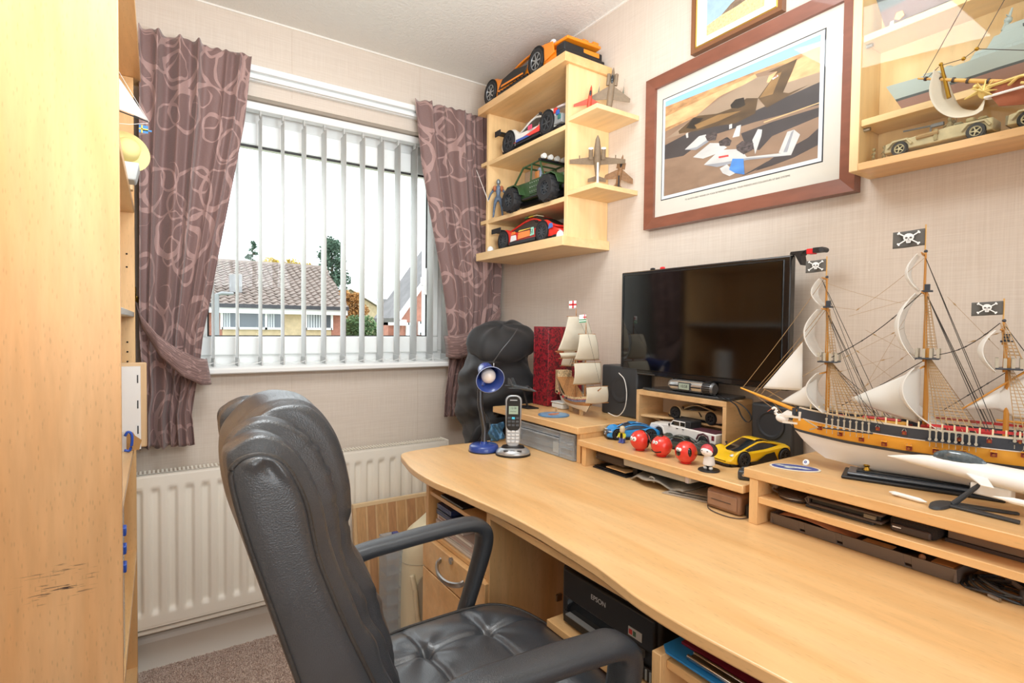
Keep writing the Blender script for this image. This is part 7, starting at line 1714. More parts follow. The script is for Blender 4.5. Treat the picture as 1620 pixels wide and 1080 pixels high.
# ---- bobble-headed figure (plain generic)
bf = thing('bobble_figure', 'white robed figure with a round red and black hooded head on a black disc', 'figurine', (1.026, 0.753, 0.8462), math.radians(185))
MB().lathe([(.0225, 0), (.0235, .001), (.0225, .003), (.006, .0035)], 30).build('base_disc', BLACK, bf)
for sd in (1, -1): MB().sphere((.003, sd*.0065, .0065), (.0055, .0045, .0040), 12, 8).build('foot', WHITE, bf)
MB().box(-.004, .005, -.007, .007, .006, .014).build('legs', BLACK, bf, bevel=.002)
MB().lathe([(.0125, .013), (.0130, .016), (.0115, .026), (.0095, .036), (.006, .040)], 24).build('robe', mat('robe_white', '#eceae8', 0.5), bf, smooth=60)
MB().sphere((0, 0, .046), (.0165, .0185, .0155), 24, 16).build('hood', mat('hood_dark', '#2f2022', 0.5), bf, smooth=180)
MB().sphere((.0035, 0, .0465), (.0150, .0165, .0140), 24, 16).build('hood_lining', mat('hood_red', '#c9444a', 0.45), bf, smooth=180)
MB().sphere((.0055, 0, .0445), (.0150, .0152, .0122), 24, 16).build('face', mat('face_white', '#f3efee', 0.4), bf, smooth=180)
for sd in (1, -1): MB().sphere((.0180, sd*.0055, .0460), (.0016, .0034, .0013), 10, 6).build('eye', GLOSSBLACK, bf)
MB().sphere((.0195, 0, .0415), (.0008, .0009, .0007), 8, 6).build('nose', GLOSSBLACK, bf)
# ---- webcam
wc = thing('webcam', 'small black clip-on webcam lying on the near end of the middle riser', 'webcam', (1.035, 0.672, 0.8462), math.radians(-60))
MB().box(-.012, .012, -.016, .016, .0002, .020).build('body', mat('webcam_grey', '#3d4146', 0.35), wc, bevel=.004)
MB().box(.010, .018, -.012, .010, .0002, .012).build('clip', BLACK, wc, bevel=.002)
MB().lathe([(.001, 0), (.0036, 0), (.0036, .0012), (.0022, .0016), (.001, .001)], 18, T=Matrix.Translation((.0, -.0165, .012)) @ Matrix.Rotation(PI/2, 4, 'X')).build('lens', CHROME, wc)
MB().cyl((-.005, .010, .018), (.008, .010, .021), .005, n=12).build('hinge', BLACK, wc)
# ================================================================ under the middle riser
bn = thing('ring_binder', 'brown-black ring binder lying flat under the middle riser', 'binder', (1.08, 1.05, 0.7752))
BRN = mat('dark_brown_leather', '#453a36', 0.5)
part(MB().box(1.010, 1.24, 0.995, 1.112, 0.779, 0.7815).box(1.004, 1.24, 0.985, 1.112, 0.775, 0.7785), 'cover', BLACK, bn, bevel=.001)
part(MB().box(1.012, 1.20, 1.000, 1.112, 0.795, 0.822), 'spine', BRN, bn, bevel=.008)
part(MB().box(1.008, 1.2, 0.99, 1.062, 0.786, 0.7885), 'wooden_ruler', PLY, bn)
part(MB().sphere((1.010, 1.104, 0.806), .002, 8, 6), 'rivet', STEEL, bn)
part(MB().box(1.06, 1.2, 1.0, 1.11, 0.7815, 0.795), 'pages', mat('dim_paper', '#b9b1a2', 0.8), bn)
scn = thing('flatbed_scanner', 'pale grey flatbed device wedged under the middle riser', 'scanner', (1.12, 0.88, 0.80))
SCG = mat('pale_grey_plastic', '#b4b2aa', 0.45)
scn.location = (1.12, 0.88, 0.7752)
part(MB().prism([(0.782, 0.812), (0.990, 0.808), (0.992, 0.828), (0.782, 0.828)], 1.000, 1.26, 'x'), 'casing', SCG, scn, bevel=.003)
part(MB().box(0.998, 1.0015, 0.786, 0.795, 0.812, 0.828), 'corner_trim', mat('lilac_trim', '#c9c4cf', 0.4), scn, bevel=.001)
part(MB().box(1.03, 1.05, 0.97, 0.985, 0.7755, 0.809).box(1.20, 1.24, 0.80, 0.98, 0.7755, 0.811), 'feet', BLACK, scn)
PAPG = mat('crumpled_grey_cloth', '#9b9489', 0.85, var=0.1, vscale=60)
cl2 = thing('folded_cloth', 'crumpled grey-brown cloth stuffed under the scanner', 'cloth', (1.06, 0.89, 0.7755))
def cloth_fn(u, v):
    x = 0.996+0.14*v+.010*math.sin(7*u+2); y = 0.970-0.165*u
    return (x, y, 0.7775+0.009*abs(math.sin(4*u+2.5*v))+0.005*math.sin(8*u+5*v)**2+.007*math.sin(PI*u)*(1-v))
part(MB().grid(cloth_fn, 40, 16), 'cloth', PAPG, cl2, smooth=180, solid=.003)
part(MB().tube(spl([(0.998, 0.90, 0.797), (0.996, 0.893, 0.802), (0.997, 0.884, 0.800), (0.998, 0.886, 0.792), (1.0, 0.893, 0.793)], 5), .0022, 6), 'rolled_edge', PAPG, cl2, smooth=180)
pg_ = thing('folded_papers', 'folded papers lying under the middle riser beside the wallet box', 'papers', (1.06, 0.78, 0.7755))
PAPR = mat('taupe_paper', '#b5a694', 0.8)
for k, (dz, a) in enumerate(((0, 0), (.004, .05), (.008, -.04))):
    part(MB().prism([(0.985+.01*k, 0.850-.01*k), (1.10, 0.86), (1.11, 0.70), (1.020+.008*k, 0.735+.008*k)], 0.7758+dz, 0.7775+dz, 'z'), 'sheet', PAPR if k != 1 else PAPG, pg_)
bk2 = thing('small_book', 'thin book with blue-grey page edges leaning under the riser', 'book', (1.12, 0.74, 0.788))
bk2.location = (1.15, 0.74, 0.7876)
part(MB().box(1.10, 1.24, 0.70, 0.80, 0.7880, 0.7905).box(1.10, 1.24, 0.70, 0.80, 0.818, 0.8205), 'covers', BRN, bk2)
o = MB()
for k in range(14): o.box(1.102, 1.24, 0.7015+.007*k, 0.7015+.007*k+.004, 0.7905, 0.818)
o = part(o, 'dividers', mat('blue_grey_tabs', '#8fa0aa', 0.6), bk2); o['kind'] = 'stuff'
wl = thing('leather_pouch', 'tan leather pouch with a stitched flap under the near end of the middle riser', 'pouch', (1.05, 0.665, 0.7755))
LTAN = mat('tan_leather', '#97735a', 0.5, var=0.12, vscale=50, bump=.2)
part(MB().box(0.998, 1.075, 0.656, 0.738, 0.7757, 0.818), 'body', LTAN, wl, bevel=.007)
part(MB().box(0.9945, 0.999, 0.662, 0.732, 0.783, 0.813), 'flap', LTAN, wl, bevel=.002)
part(MB().box(0.9935, 0.9945, 0.675, 0.722, 0.7975, 0.7985), 'stitching', BRN, wl)
cw = thing('thin_cable', 'thin brown lead looping in front of the leather pouch', 'cable', (0.99, 0.69, 0.7757))
part(MB().tube(spl([(1.02, 0.75, 0.777), (0.985, 0.72, 0.777), (0.975, 0.68, 0.777), (0.985, 0.65, 0.777), (1.02, 0.64, 0.777)], 8), .0011, 6), 'lead', BRN, cw)
ad = thing('black_adaptor', 'small black plug adaptor beside the leg of the long riser', 'adaptor', (1.02, 0.648, 0.7755))
part(MB().box(1.008, 1.035, 0.6335, 0.652, 0.7757, 0.803), 'body', BLACK, ad, bevel=.004)
# ================================================================ on the long riser's middle shelf
pk = thing('coiled_case', 'round dark brown zipped case at the end of the middle shelf', 'case', (1.045, 0.565, 0.8322))
part(MB().lathe([(.030, 0), (.034, .002), (.034, .010), (.030, .013), (.020, .0145), (.001, .015)], 36, c=(1.045, 0.563, 0.8322)), 'body', BRN, pk, smooth=50)
part(MB().lathe([(.0345, .005), (.0350, .006), (.0345, .007)], 36, c=(1.045, 0.563, 0.8322), caps=False), 'zip', STEEL, pk)
part(MB().tube(spl([(1.03, 0.59, 0.838), (1.02, 0.600, 0.845), (1.025, 0.598, 0.853)], 4), .0018, 6).sphere((1.027, 0.5985, 0.853), .0075, 14, 10), 'strap_ball', mat('brown_bead', '#6b5a4c', 0.4), pk)
for i, (lab, y0, y1, z, th, x0) in enumerate((('thin dark tablet lowest on the middle shelf of the long riser', 0.415, 0.530, 0.8322, .006, 1.010), ('dark brown tablet case with folded cover on top of the thin tablet', 0.400, 0.522, 0.8384, .018, 1.004))):
    t = thing('tablet_case', lab, 'tablet', (1.06, (y0+y1)/2, z))
    if i == 0:
        part(MB().box(x0, 1.16, y0, y1, z, z+th), 'body', DGREY, t, bevel=.002)
    else:
        for zz_ in (z+.0004, z+th-.005): part(MB().box(x0, 1.16, y0, y1, zz_, zz_+.0045), 'cover', mat('brown_black_leather', '#54453c', 0.45), t, bevel=.002)
        part(MB().tube([(x0+.002, y1, z+.003), (x0+.002, y1+.006, z+.010), (x0+.002, y1, z+.0165)], .0022, 6).box(x0+.002, 1.16, y1-.001, y1+.003, z+.003, z+.016), 'spine', mat('brown_black_leather', '#54453c', 0.45), t, bevel=.001)
        part(MB().box(x0+.006, 1.155, y0+.004, y1-.004, z+.0052, z+.0125), 'tablet', BLACK, t, bevel=.001)
        part(MB().box(x0+.001, x0+.006, y0+.010, y0+.028, z+.006, z+.012), 'clasp', mat('olive_tab', '#7c705e', 0.4), t)
pw = thing('furry_case', 'dark glasses case in the middle of the middle shelf', 'case', (1.06, 0.36, 0.8322))
part(MB().box(1.014, 1.12, 0.328, 0.394, 0.8323, 0.858), 'body', mat('fuzzy_black', '#2a2320', 0.9, bump=.8, bscale=500), pw, bevel=.007)
part(MB().box(1.009, 1.016, 0.334, 0.390, 0.8335, 0.846), 'front_band', BRN, pw, bevel=.003)
part(MB().box(1.0080, 1.0092, 0.374, 0.386, 0.841, 0.8425), 'label', EMB, pw)
lb = thing('flat_brown_box', 'long flat brown box at the open end of the middle shelf', 'box', (1.12, 0.27, 0.8322))
part(MB().box(1.040, 1.25, 0.2155, 0.322, 0.8378, 0.862), 'box', mat('taupe_box', '#8a735f', 0.6), lb, bevel=.001)
part(MB().box(1.036, 1.25, 0.2155, 0.324, 0.8323, 0.8377), 'base', BRN, lb)
# desk tray
tr_ = thing('desk_tray', 'long grey-brown plastic desk tray with papers under the long riser', 'tray', (1.05, 0.46, 0.7752))
TRM = mat('taupe_plastic', '#6a5f58', 0.5)
def wallp(y0, y1): return MB().prism([(1.022, 0.7790), (1.016, 0.7990), (1.0195, 0.7990), (1.0255, 0.7790)], y0, y1, 'y')
secs = ((0.600, 0.545, False), (0.545, 0.535, True), (0.535, 0.478, False), (0.478, 0.468, True), (0.468, 0.372, False), (0.372, 0.362, True), (0.362, 0.302, False))
for a, b_, notch in secs:
    if notch: part(MB().prism([(1.0205, 0.7840), (1.016, 0.7990), (1.0195, 0.7990), (1.0245, 0.7840)], b_, a, 'y'), 'notch', TRM, tr_)
    else: part(MB().prism([(1.023, 0.7755), (1.016, 0.7990), (1.0195, 0.7990), (1.027, 0.7755)], b_, a, 'y'), 'front_wall', TRM, tr_, bevel=.0008)
part(MB().box(1.024, 1.125, 0.302, 0.600, 0.7756, 0.7785), 'floor', TRM, tr_)
part(MB().box(1.018, 1.125, 0.302, 0.3055, 0.7785, 0.799).box(1.018, 1.125, 0.598, 0.602, 0.7785, 0.799), 'end_wall', TRM, tr_)
part(MB().box(1.123, 1.127, 0.302, 0.602, 0.7785, 0.799), 'rear_wall', TRM, tr_)
part(MB().grid(lambda u, v: (1.026+.085*v, 0.588-.13*u, 0.797+.006*math.sin(PI*u)+.004*v-.010*u*u), 12, 4), 'brown_envelope', mat('kraft_paper', '#c98f6a', 0.7), tr_, solid=.0008)
part(MB().box(1.03, 1.11, 0.400, 0.455, 0.786, 0.788).box(1.04, 1.12, 0.385, 0.43, 0.788, 0.790), 'dark_cards', BLACK, tr_)
part(MB().box(1.026, 1.05, 0.395, 0.44, 0.7935, 0.795), 'wooden_stick', PLY, tr_)
part(MB().box(1.026, 1.095, 0.308, 0.338, 0.786, 0.7975), 'kraft_box', mat('kraft_box', '#b38656', 0.6), tr_, bevel=.001)
part(MB().sphere((1.033, 0.352, 0.797), .005, 12, 8), 'cork_bead', mat('cork', '#b5825c', 0.6), tr_)
cb3 = thing('coiled_cables', 'bundle of black cables with plug tangled beyond the end of the desk tray', 'cables', (1.04, 0.25, 0.7752))
for k in range(5):
    pts = [(1.035+.022*math.cos(2*PI*j/16)*(1+.15*k)+.004*k, 0.262-.038*math.sin(2*PI*j/16)-.004*k, 0.7785+.0028*k+.003*math.sin(j+k)) for j in range(17)]
    part(MB().tube(spl(pts, 3), .0021, 6), 'cable', BLACK if k % 2 else DGREY, cb3, smooth=180)
part(MB().box(1.018, 1.050, 0.205, 0.232, 0.7757, 0.800), 'plug', DGREY, cb3, bevel=.006)
part(MB().cyl((1.040, 0.232, 0.792), (1.052, 0.252, 0.797), .0036, n=10), 'strain_relief', mat('taupe_plastic', '#6a5f58', 0.5), cb3)
part(MB().cyl((1.012, 0.262, 0.7790), (1.006, 0.248, 0.7790), .0030, n=10), 'jack', STEEL, cb3)
part(MB().tube(spl([(1.055, 0.30, 0.781), (1.045, 0.27, 0.790), (1.045, 0.245, 0.796)], 6), .0020, 6), 'cable', BLACK, cb3)

# ================================================================ under the desk
pr = thing('printer', 'black inkjet printer on the shelf under the desk', 'printer', (0.75, 0.64, 0.6475))
PRB = mat('printer_black', '#2b2827', 0.4, bump=.15, bscale=900)
part(MB().box(0.648, 0.99, 0.556, 0.800, 0.6005, 0.7080), 'body', PRB, pr, bevel=.008, seg=3)
part(MB().box(0.640, 0.652, 0.562, 0.786, 0.653, 0.706), 'front_cover', PRB, pr, bevel=.003)
part(MB().box(0.643, 0.649, 0.640, 0.776, 0.626, 0.6525), 'paper_slot', GLOSSBLACK, pr)
part(MB().box(0.632, 0.648, 0.650, 0.768, 0.6260, 0.6285), 'output_tray_lip', GREY, pr)
part(MB().box(0.641, 0.648, 0.562, 0.786, 0.604, 0.6255), 'output_tray', BLACK, pr, bevel=.002)
text('EPSON', 'logo', .0125, mat('logo_grey', '#c9c9c9', 0.4), pr, (0.6393-0.75, 0.688-0.64, 0.6850-0.6475), (PI/2, 0, -PI/2), .0002)
stk = part(MB().box(0.6385, 0.6402, 0.586, 0.615, 0.6625, 0.6765), 'sticker', mat('sticker_silver', '#c4c0bb', 0.4), pr)
part(MB().box(0.6380, 0.6386, 0.606, 0.613, 0.6655, 0.6735), 'sticker_red', mat('sticker_r', '#c8463c', 0.5), stk)
part(MB().box(0.6380, 0.6386, 0.598, 0.604, 0.6655, 0.6735), 'sticker_green', mat('sticker_g', '#4c6a50', 0.5), stk)
part(MB().box(0.6385, 0.6502, 0.586, 0.606, 0.636, 0.6475), 'sticker', mat('sticker_grey2', '#8d8b88', 0.4), pr)
for k in range(4): part(MB().box(0.6395, 0.6430, 0.566+.009*k, 0.570+.009*k, 0.606, 0.624), 'ink_window', mat('ink_window', '#aab4b8', 0.2), pr, bevel=.001)
# clipboard and magazines on the near pedestal shelf
cbd = thing('clipboard', 'bright blue clipboard with a chrome clip on the near pedestal shelf', 'clipboard', (0.70, 0.40, 0.7052))
part(MB().prism([(0.594, 0.500), (0.594, 0.16), (0.86, 0.16), (0.86, 0.5140), (0.606, 0.5140)], 0.7053, 0.7081, 'z'), 'board', mat('clip_blue', '#2b86c9', 0.35), cbd, bevel=.001)
part(MB().tube([(0.603, 0.470, 0.7145), (0.603, 0.385, 0.7145)], .0032, 8).tube([(0.621, 0.473, 0.7110), (0.621, 0.380, 0.7110)], .003, 8).box(0.602, 0.622, 0.383, 0.471, 0.7100, 0.7122), 'clip', CHROME, cbd, bevel=.001)
mg = thing('magazine', 'dark red and black magazine lying on the blue clipboard', 'magazine', (0.74, 0.34, 0.7083))
part(MB().box(0.628, 0.85, 0.165, 0.500, 0.7083, 0.7120), 'pages', mat('mag_maroon', '#8d2438', 0.4), mg)
part(MB().box(0.648, 0.84, 0.17, 0.485, 0.7121, 0.7124), 'cover', mat('mag_dark', '#4a3f36', 0.3, var=.6, vscale=35), mg)
for k, (x, y) in enumerate(((0.658, 0.455), (0.655, 0.39), (0.658, 0.33), (0.66, 0.26))): part(MB().prism([(x, y), (x+.012, y+.012), (x+.020, y-.010), (x+.004, y-.020)], .7125, .7127, 'z'), 'cover_shape', mat('mag_grey', '#b8aaa6', 0.4), mg)
# far pedestal contents
tb = thing('flat_gadget', 'thin black case on the narrow top shelf of the far pedestal', 'case', (0.64, 1.20, 0.7127))
part(MB().box(0.618, 0.76, 1.150, 1.270, 0.7127, 0.7195), 'body', BLACK, tb, bevel=.001)
part(MB().box(0.6172, 0.6182, 1.150, 1.270, 0.7165, 0.7175), 'steel_line', STEEL, tb)
zc_ = .6022
for k, (c, lab, y0, y1) in enumerate((('#cbbfb4', 'lowest pale disc case in the far pedestal stack', 1.085, 1.312), ('#d6ccc6', 'pale disc case second from the bottom of the pedestal stack', 1.088, 1.306), ('#b9a9a2', 'grey-pink disc case third from the bottom of the pedestal stack', 1.10, 1.308), ('#d9d0cc', 'pale disc case just under the navy ones in the pedestal', 1.16, 1.306), ('#27314f', 'navy disc case second from the top of the pedestal stack', 1.20, 1.306), ('#2b3c6a', 'navy blue disc case on top of the pedestal stack', 1.225, 1.308))):
    t = thing('disc_case', lab, 'disc case', (0.68, (y0+y1)/2, zc_), group='disc cases stacked in the far pedestal')
    part(MB().box(0.622+.003*(k % 2), 0.745, y0, y1, zc_, zc_+.0135), 'case', mat('disc_'+c[1:], c, 0.3, coat=.4), t, bevel=.001)
    part(MB().box(0.6215+.003*(k % 2), 0.6225+.003*(k % 2), y0+.01, y1-.01, zc_+.004, zc_+.0095), 'spine_paper', mat('spine_'+str(k), ('#e6e0da', '#c9b4b0', '#ece8e2', '#a8887c', '#55608a', '#49598c')[k], 0.5), t)
    zc_ += .0139
# ---- floor: board, organiser, tower heater
PLK1 = mat('plank_a', '#CFA474', 0.5, var=0.12, vscale=30, stretch=(4, 4, .4)); PLK2 = mat('plank_b', '#DDB889', 0.5, var=0.08, vscale=30, stretch=(4, 4, .4)); PLK3 = mat('plank_c', '#C4956A', 0.5, var=0.12, vscale=30, stretch=(4, 4, .4))
wbd = thing('wooden_board', 'striped laminated wooden board leaning on the radiator', 'board', (0.80, 1.97, 0), 0)
Tw = Matrix.Translation((0.618, 1.915, 0.0)) @ Matrix.Rotation(math.radians(-9), 4, 'X')
wd = [.034, .008, .030, .008, .036, .008, .030, .007, .032, .008, .034, .008, .032, .008, .03, .036]
x = 0
for k, w_ in enumerate(wd):
    MB().box(x, x+w_-.0004, 0, .018, .002, .478, T=Tw).build('strip', (PLK1, PLK2, PLK3, PLK2)[k % 4], wbd, smooth=0)
    x += w_
MB().box(-.012, x, -.001, .022, .478, .492, T=Tw).build('edge_batten', mat('batten_pale', '#E7CBA0', 0.5), wbd, bevel=.001)
MB().box(-.012, -.0005, -.001, .022, .002, .478, T=Tw).build('side_batten', PLK2, wbd, bevel=.001)
wbd.location = (0, 0, 0)
wbd_parts = list(wbd.children)
wbd.location = (0.75, 1.93, 0)
for c_ in wbd_parts:
    for v_ in c_.data.vertices: v_.co -= Vector((0.75, 1.93, 0))
og = thing('clear_organiser', 'tall clear plastic compartment box standing between the board and the cream heater', 'storage box', (0.70, 1.83, 0))
for (a, b_, z0_, z1_) in ((0.668, 0.726, .003, .40),):
    q = MB().box(a, b_, 1.800, 1.802, z0_, z1_).box(a, b_, 1.878, 1.880, z0_, z1_).box(a, a+.002, 1.802, 1.878, z0_, z1_).box(b_-.002, b_, 1.802, 1.878, z0_, z1_).box(a, b_, 1.800, 1.880, z0_, z0_+.003).box(a, b_, 1.800, 1.880, z1_-.003, z1_)
    part(q, 'shell', CLEARPL, og)
for k in range(6): part(MB().box(0.670, 0.724, 1.803, 1.877, 0.055+.055*k, 0.057+.055*k), 'divider', CLEARPL, og)
part(MB().box(0.703, 0.725, 1.820, 1.850, .401, .412), 'blue_latch', BLUE, og, bevel=.002)
ht = thing('tower_heater', 'cream plastic tower heater with a rounded sloping top and carry handle', 'heater', (0.838, 1.80, 0))
prof = [(.105, 0.003), (.108, .02), (.108, .30), (.104, .37), (.092, .41), (.06, .435), (.02, .44)]
rings = []
hx, hy = 0.832, 1.80
for r_, z in [(.104, .002), (.110, .012), (.112, .10), (.110, .25), (.107, .35), (.100, .405), (.084, .440), (.055, .460), (.01, .468)]:
    rings.append([(hx+superell(2*PI*k/36, 2.8)[0]*r_*1.0, hy+superell(2*PI*k/36, 2.8)[1]*r_*.75, z+.06*superell(2*PI*k/36, 2.8)[0]*min(1, max(0, (z-.33)/.1))*.6) for k in range(36)])
part(MB().loft(rings), 'casing', CREAM, ht, smooth=60)
part(MB().tube(spl([(0.735, 1.735, .29), (0.741, 1.722, .24), (0.745, 1.718, .18), (0.753, 1.720, .13), (0.765, 1.722, .105)], 8), .010, 10, flat=.8), 'handle', CREAM, ht, smooth=180)
part(MB().loft([[(0.773+.026*math.cos(2*PI*k/20), 1.716+.010*math.cos(2*PI*k/20)*-1+yy, .20+.085*math.sin(2*PI*k/20)) for k in range(20)] for yy in (0, .004)]), 'handle_recess', mat('grey_beige', '#b3ab97', 0.6), ht)
for dz in (.335,): part(MB().tube([(hx+superell(2*PI*k/36, 2.8)[0]*.1078, hy+superell(2*PI*k/36, 2.8)[1]*.0812, dz-.02+.006*math.sin(4*PI*k/36)) for k in range(37)], .0012, 6), 'seam', mat('grey_beige', '#b3ab97', 0.6), ht)
part(MB().box(0.778, 0.788, 1.765, 1.772, .4155, .4195).box(0.795, 0.805, 1.768, 1.775, .4235, .427), 'button', BLACK, ht, bevel=.001)
text('Delonghi' if False else 'HEATER', 'lettering', .010, GREY, ht, (0.852-0.865, 1.76-1.80, .4130), (math.radians(35), 0, 0), .0002) if False else None
# ================================================================ bookcase contents peeking out
yt = thing('model_yacht', 'white-sailed model yacht on the upper bookcase shelf', 'model ship', (-0.11, 1.62, 1.5152))
part(MB().prism([(1.58, 1.545), (1.74, 1.545), (1.73, 1.520), (1.60, 1.5155)], -0.135, -0.100, 'x'), 'hull', WHITE, yt, bevel=.006)
part(MB().cyl((-0.118, 1.66, 1.545), (-0.118, 1.66, 1.86), .0022, n=8), 'mast', STEEL, yt)
part(MB().grid(lambda u, v: (-0.118+(.098*u)*(1-v)+.006*math.sin(PI*u)*(1-v), 1.68+.06*u*(1-v), 1.700+.135*v-.004*u), 12, 12), 'mainsail', SAIL, yt, smooth=180, solid=.0008)
part(MB().tube([(-0.118, 1.68, 1.698), (-0.020, 1.742, 1.694)], .0016, 6), 'boom', DGREY, yt)
o = part(MB().tube([(-0.118, 1.66, 1.85), (-0.018, 1.744, 1.695)], .0006, 4).tube([(-0.118, 1.66, 1.82), (-0.024, 1.742, 1.696)], .0006, 4).tube([(-0.118, 1.70, 1.66), (-0.060, 1.72, 1.672), (-0.020, 1.742, 1.690)], .0006, 4), 'rigging', EMB, yt); o['kind'] = 'stuff'
part(MB().box(-0.040, -0.020, 1.740, 1.741, 1.662, 1.682).box(-0.034, -0.012, 1.740, 1.741, 1.668, 1.672), 'flag', mat('flag_blue', '#4a8ac8', 0.7), yt)
part(MB().box(-0.040, -0.020, 1.7390, 1.7420, 1.6705, 1.6735).box(-0.035, -0.032, 1.7390, 1.7420, 1.662, 1.682), 'flag_cross', mat('flag_yellow', '#e8d45a', 0.7), yt)
pc = thing('picture_card', 'pale pink picture card standing at the back of the upper bookcase shelf', 'card', (-0.12, 1.86, 1.5152))
part(MB().box(-0.19, -0.066, 1.860, 1.8625, 1.5155, 1.690), 'card', mat('pink_card', '#dcb9a8', 0.7), pc)
hat = thing('straw_hat', 'pale yellow round straw hat with a brown band on the upper bookcase shelf', 'hat', (-0.075, 1.80, 1.5152))
part(MB().lathe([(.055, .0), (.056, .002), (.030, .006), (.027, .030), (.015, .038), (.001, .039)], 30, T=Matrix.Translation((-0.070, 1.775, 1.615)) @ Matrix.Rotation(math.radians(78), 4, 'X') @ Matrix.Rotation(.3, 4, 'Y')), 'straw', mat('pale_straw', '#e6d890', 0.7), hat, smooth=50)
part(MB().tube([(-0.10, 1.765, 1.555), (-0.085, 1.768, 1.60), (-0.055, 1.768, 1.625)], .004, 8), 'band', mat('brown_ribbon', '#8a6a58', 0.7), hat)
part(MB().box(-0.10, -0.055, 1.772, 1.80, 1.5155, 1.565), 'stand', mat('pale_cradle', '#d8b98c', 0.5), hat, bevel=.002)
tbx = thing('grey_tub', 'grey-white plastic tub overhanging the front of the upper bookcase shelf', 'tub', (-0.06, 1.69, 1.5152))
part(MB().loft([[(cx, cy, z) for cx, cy in ((-.105+i, 1.64+i), (-.038-i, 1.64+i), (-.038-i, 1.72-i), (-.105+i, 1.72-i))] for z, i in ((1.5155, .008), (1.522, .006), (1.553, .0), (1.558, .0))]), 'tub', mat('tub_grey', '#c2c8c8', 0.45), tbx, bevel=.003)
kt = thing('flat_kit', 'white slotted card kit with a wooden backing plate on the bookcase shelf', 'model kit', (-0.06, 1.80, 0.8122))
part(MB().box(-0.150, -0.028, 1.812, 1.822, 0.8125, 1.050), 'backing_plate', mat('mdf_edge', '#d1ae84', 0.6), kt, bevel=.004)
part(MB().box(-0.150, -0.042, 1.792, 1.8118, 0.8125, 1.040), 'white_sheet', mat('kit_white', '#eeebe6', 0.6), kt)
for z in (.855, .925, .995): part(MB().box(-0.050, -0.047, 1.7912, 1.7925, z, z+.022), 'slot', DGREY, kt)
part(MB().prism([(-0.085, .8125), (-0.046, .8125), (-0.040, .8380), (-0.055, .852), (-0.060, .862), (-0.070, .858), (-0.075, .866), (-0.085, .86)], 1.782, 1.786, 'y'), 'wooden_piece', mat('mdf_brown', '#b98a52', 0.6), kt)
part(MB().box(-0.12, -0.074, 1.775, 1.782, 0.8125, 0.865), 'ruled_card', mat('ruled_card', '#d8d6d4', 0.7), kt)
cp = thing('blue_clip', 'bright blue plastic clip standing at the front of the kit shelf', 'clip', (-0.066, 1.755, 0.8122))
part(MB().tube(spl([(-0.078, 1.755, 0.820), (-0.066, 1.755, 0.8185), (-0.061, 1.755, 0.840), (-0.062, 1.755, 0.862), (-0.070, 1.755, 0.868), (-0.076, 1.755, 0.858)], 5), .0035, 8), 'hoop', mat('clip_royal_blue', '#2c55b8', 0.35), cp, smooth=180)
zz0 = 0.4524
for k, h_ in enumerate((.105, .105, .036, .036, .036)):
    t = thing('latched_box', ('bottom clear box of the stack of boxes in the bookcase', 'second clear box from the bottom of the latched stack', 'middle slim clear box of the latched stack', 'fourth clear box up in the latched stack', 'topmost slim clear box of the latched stack')[k], 'storage box', (-0.14, 1.34, zz0), group='blue-latched boxes stacked in the bookcase')
    part(MB().box(-0.26, -0.064, 1.262, 1.42, zz0, zz0+h_-.001), 'box', CLEARPL, t, bevel=.002)
    if k > 1: part(MB().box(-0.063, -0.0545, 1.275, 1.300, zz0+h_*.5-.007, zz0+h_*.5+.009), 'latch', mat('clip_royal_blue', '#2c55b8', 0.35), t, bevel=.002)
    zz0 += h_
# ================================================================ display cabinet contents
WG = mat('warship_grey', '#b1bdbd', 0.5); WGD = mat('warship_dark', '#50585c', 0.5); WGR = mat('antifouling_red', '#9c776d', 0.5)
wsx = 1.262
wsp = thing('model_warship', 'light grey model warship with red underside on the middle cabinet shelf', 'model ship', (wsx, 0.25, 1.6022))
def whull(name, za, zb, fa, fb, m, root, x0=wsx, bow=.520, stern=-.10, hw=.030, rake=.035, zbase=1.6030, ztop=1.655):
    for sd in (1, -1):
        def fn(u, v):
            zn = fa+(fb-fa)*v
            yb = bow-rake*(1-zn); y = stern+(yb-stern)*u
            z = zbase+(ztop-zbase)*zn+.012*max(0, (u-.75)/.25)**2*zn
            f = min(1, (1-u)/.28)**.7
            return (x0+sd*(.001+hw*f*(.25+.75*zn**.5)), y, z)
        part(MB().grid(fn, 40, 6), name, m, root, smooth=60)
whull('red_hull', 0, 0, 0, .42, WGR, wsp); whull('boot_topping', 0, 0, .42, .50, WGD, wsp); whull('grey_hull', 0, 0, .50, 1, WG, wsp)
part(MB().grid(lambda u, v: (wsx+(2*v-1)*.030*min(1, (1-u)/.28)**.7, -.10+.62*u, 1.6550+.012*max(0, (u-.75)/.25)**2), 40, 4), 'deck', WG, wsp, smooth=60)
for (y0, y1, hw_, z0_, z1_) in ((.26, .38, .018, 1.655, 1.672), (.28, .355, .015, 1.672, 1.690), (.295, .34, .011, 1.690, 1.704), (.10, .20, .018, 1.655, 1.680), (-.04, .06, .018, 1.655, 1.675)):
    part(MB().prism([(y0, z0_), (y1, z0_), (y1-.010, z1_), (y0+.006, z1_)], wsx-hw_, wsx+hw_, 'x'), 'superstructure', WG, wsp, bevel=.001)
part(MB().tube([(wsx, .335, 1.700), (wsx, .325, 1.735)], [.005, .0015], 8).tube([(wsx-.010, .330, 1.722), (wsx+.010, .330, 1.722)], .001, 5).sphere((wsx, .330, 1.716), .006, 10, 8), 'mast', WG, wsp)
part(MB().box(wsx-.006, wsx+.006, .250, .262, 1.670, 1.712).box(wsx-.010, wsx-.004, .235, .260, 1.672, 1.690), 'funnel', WGD, wsp, bevel=.002)
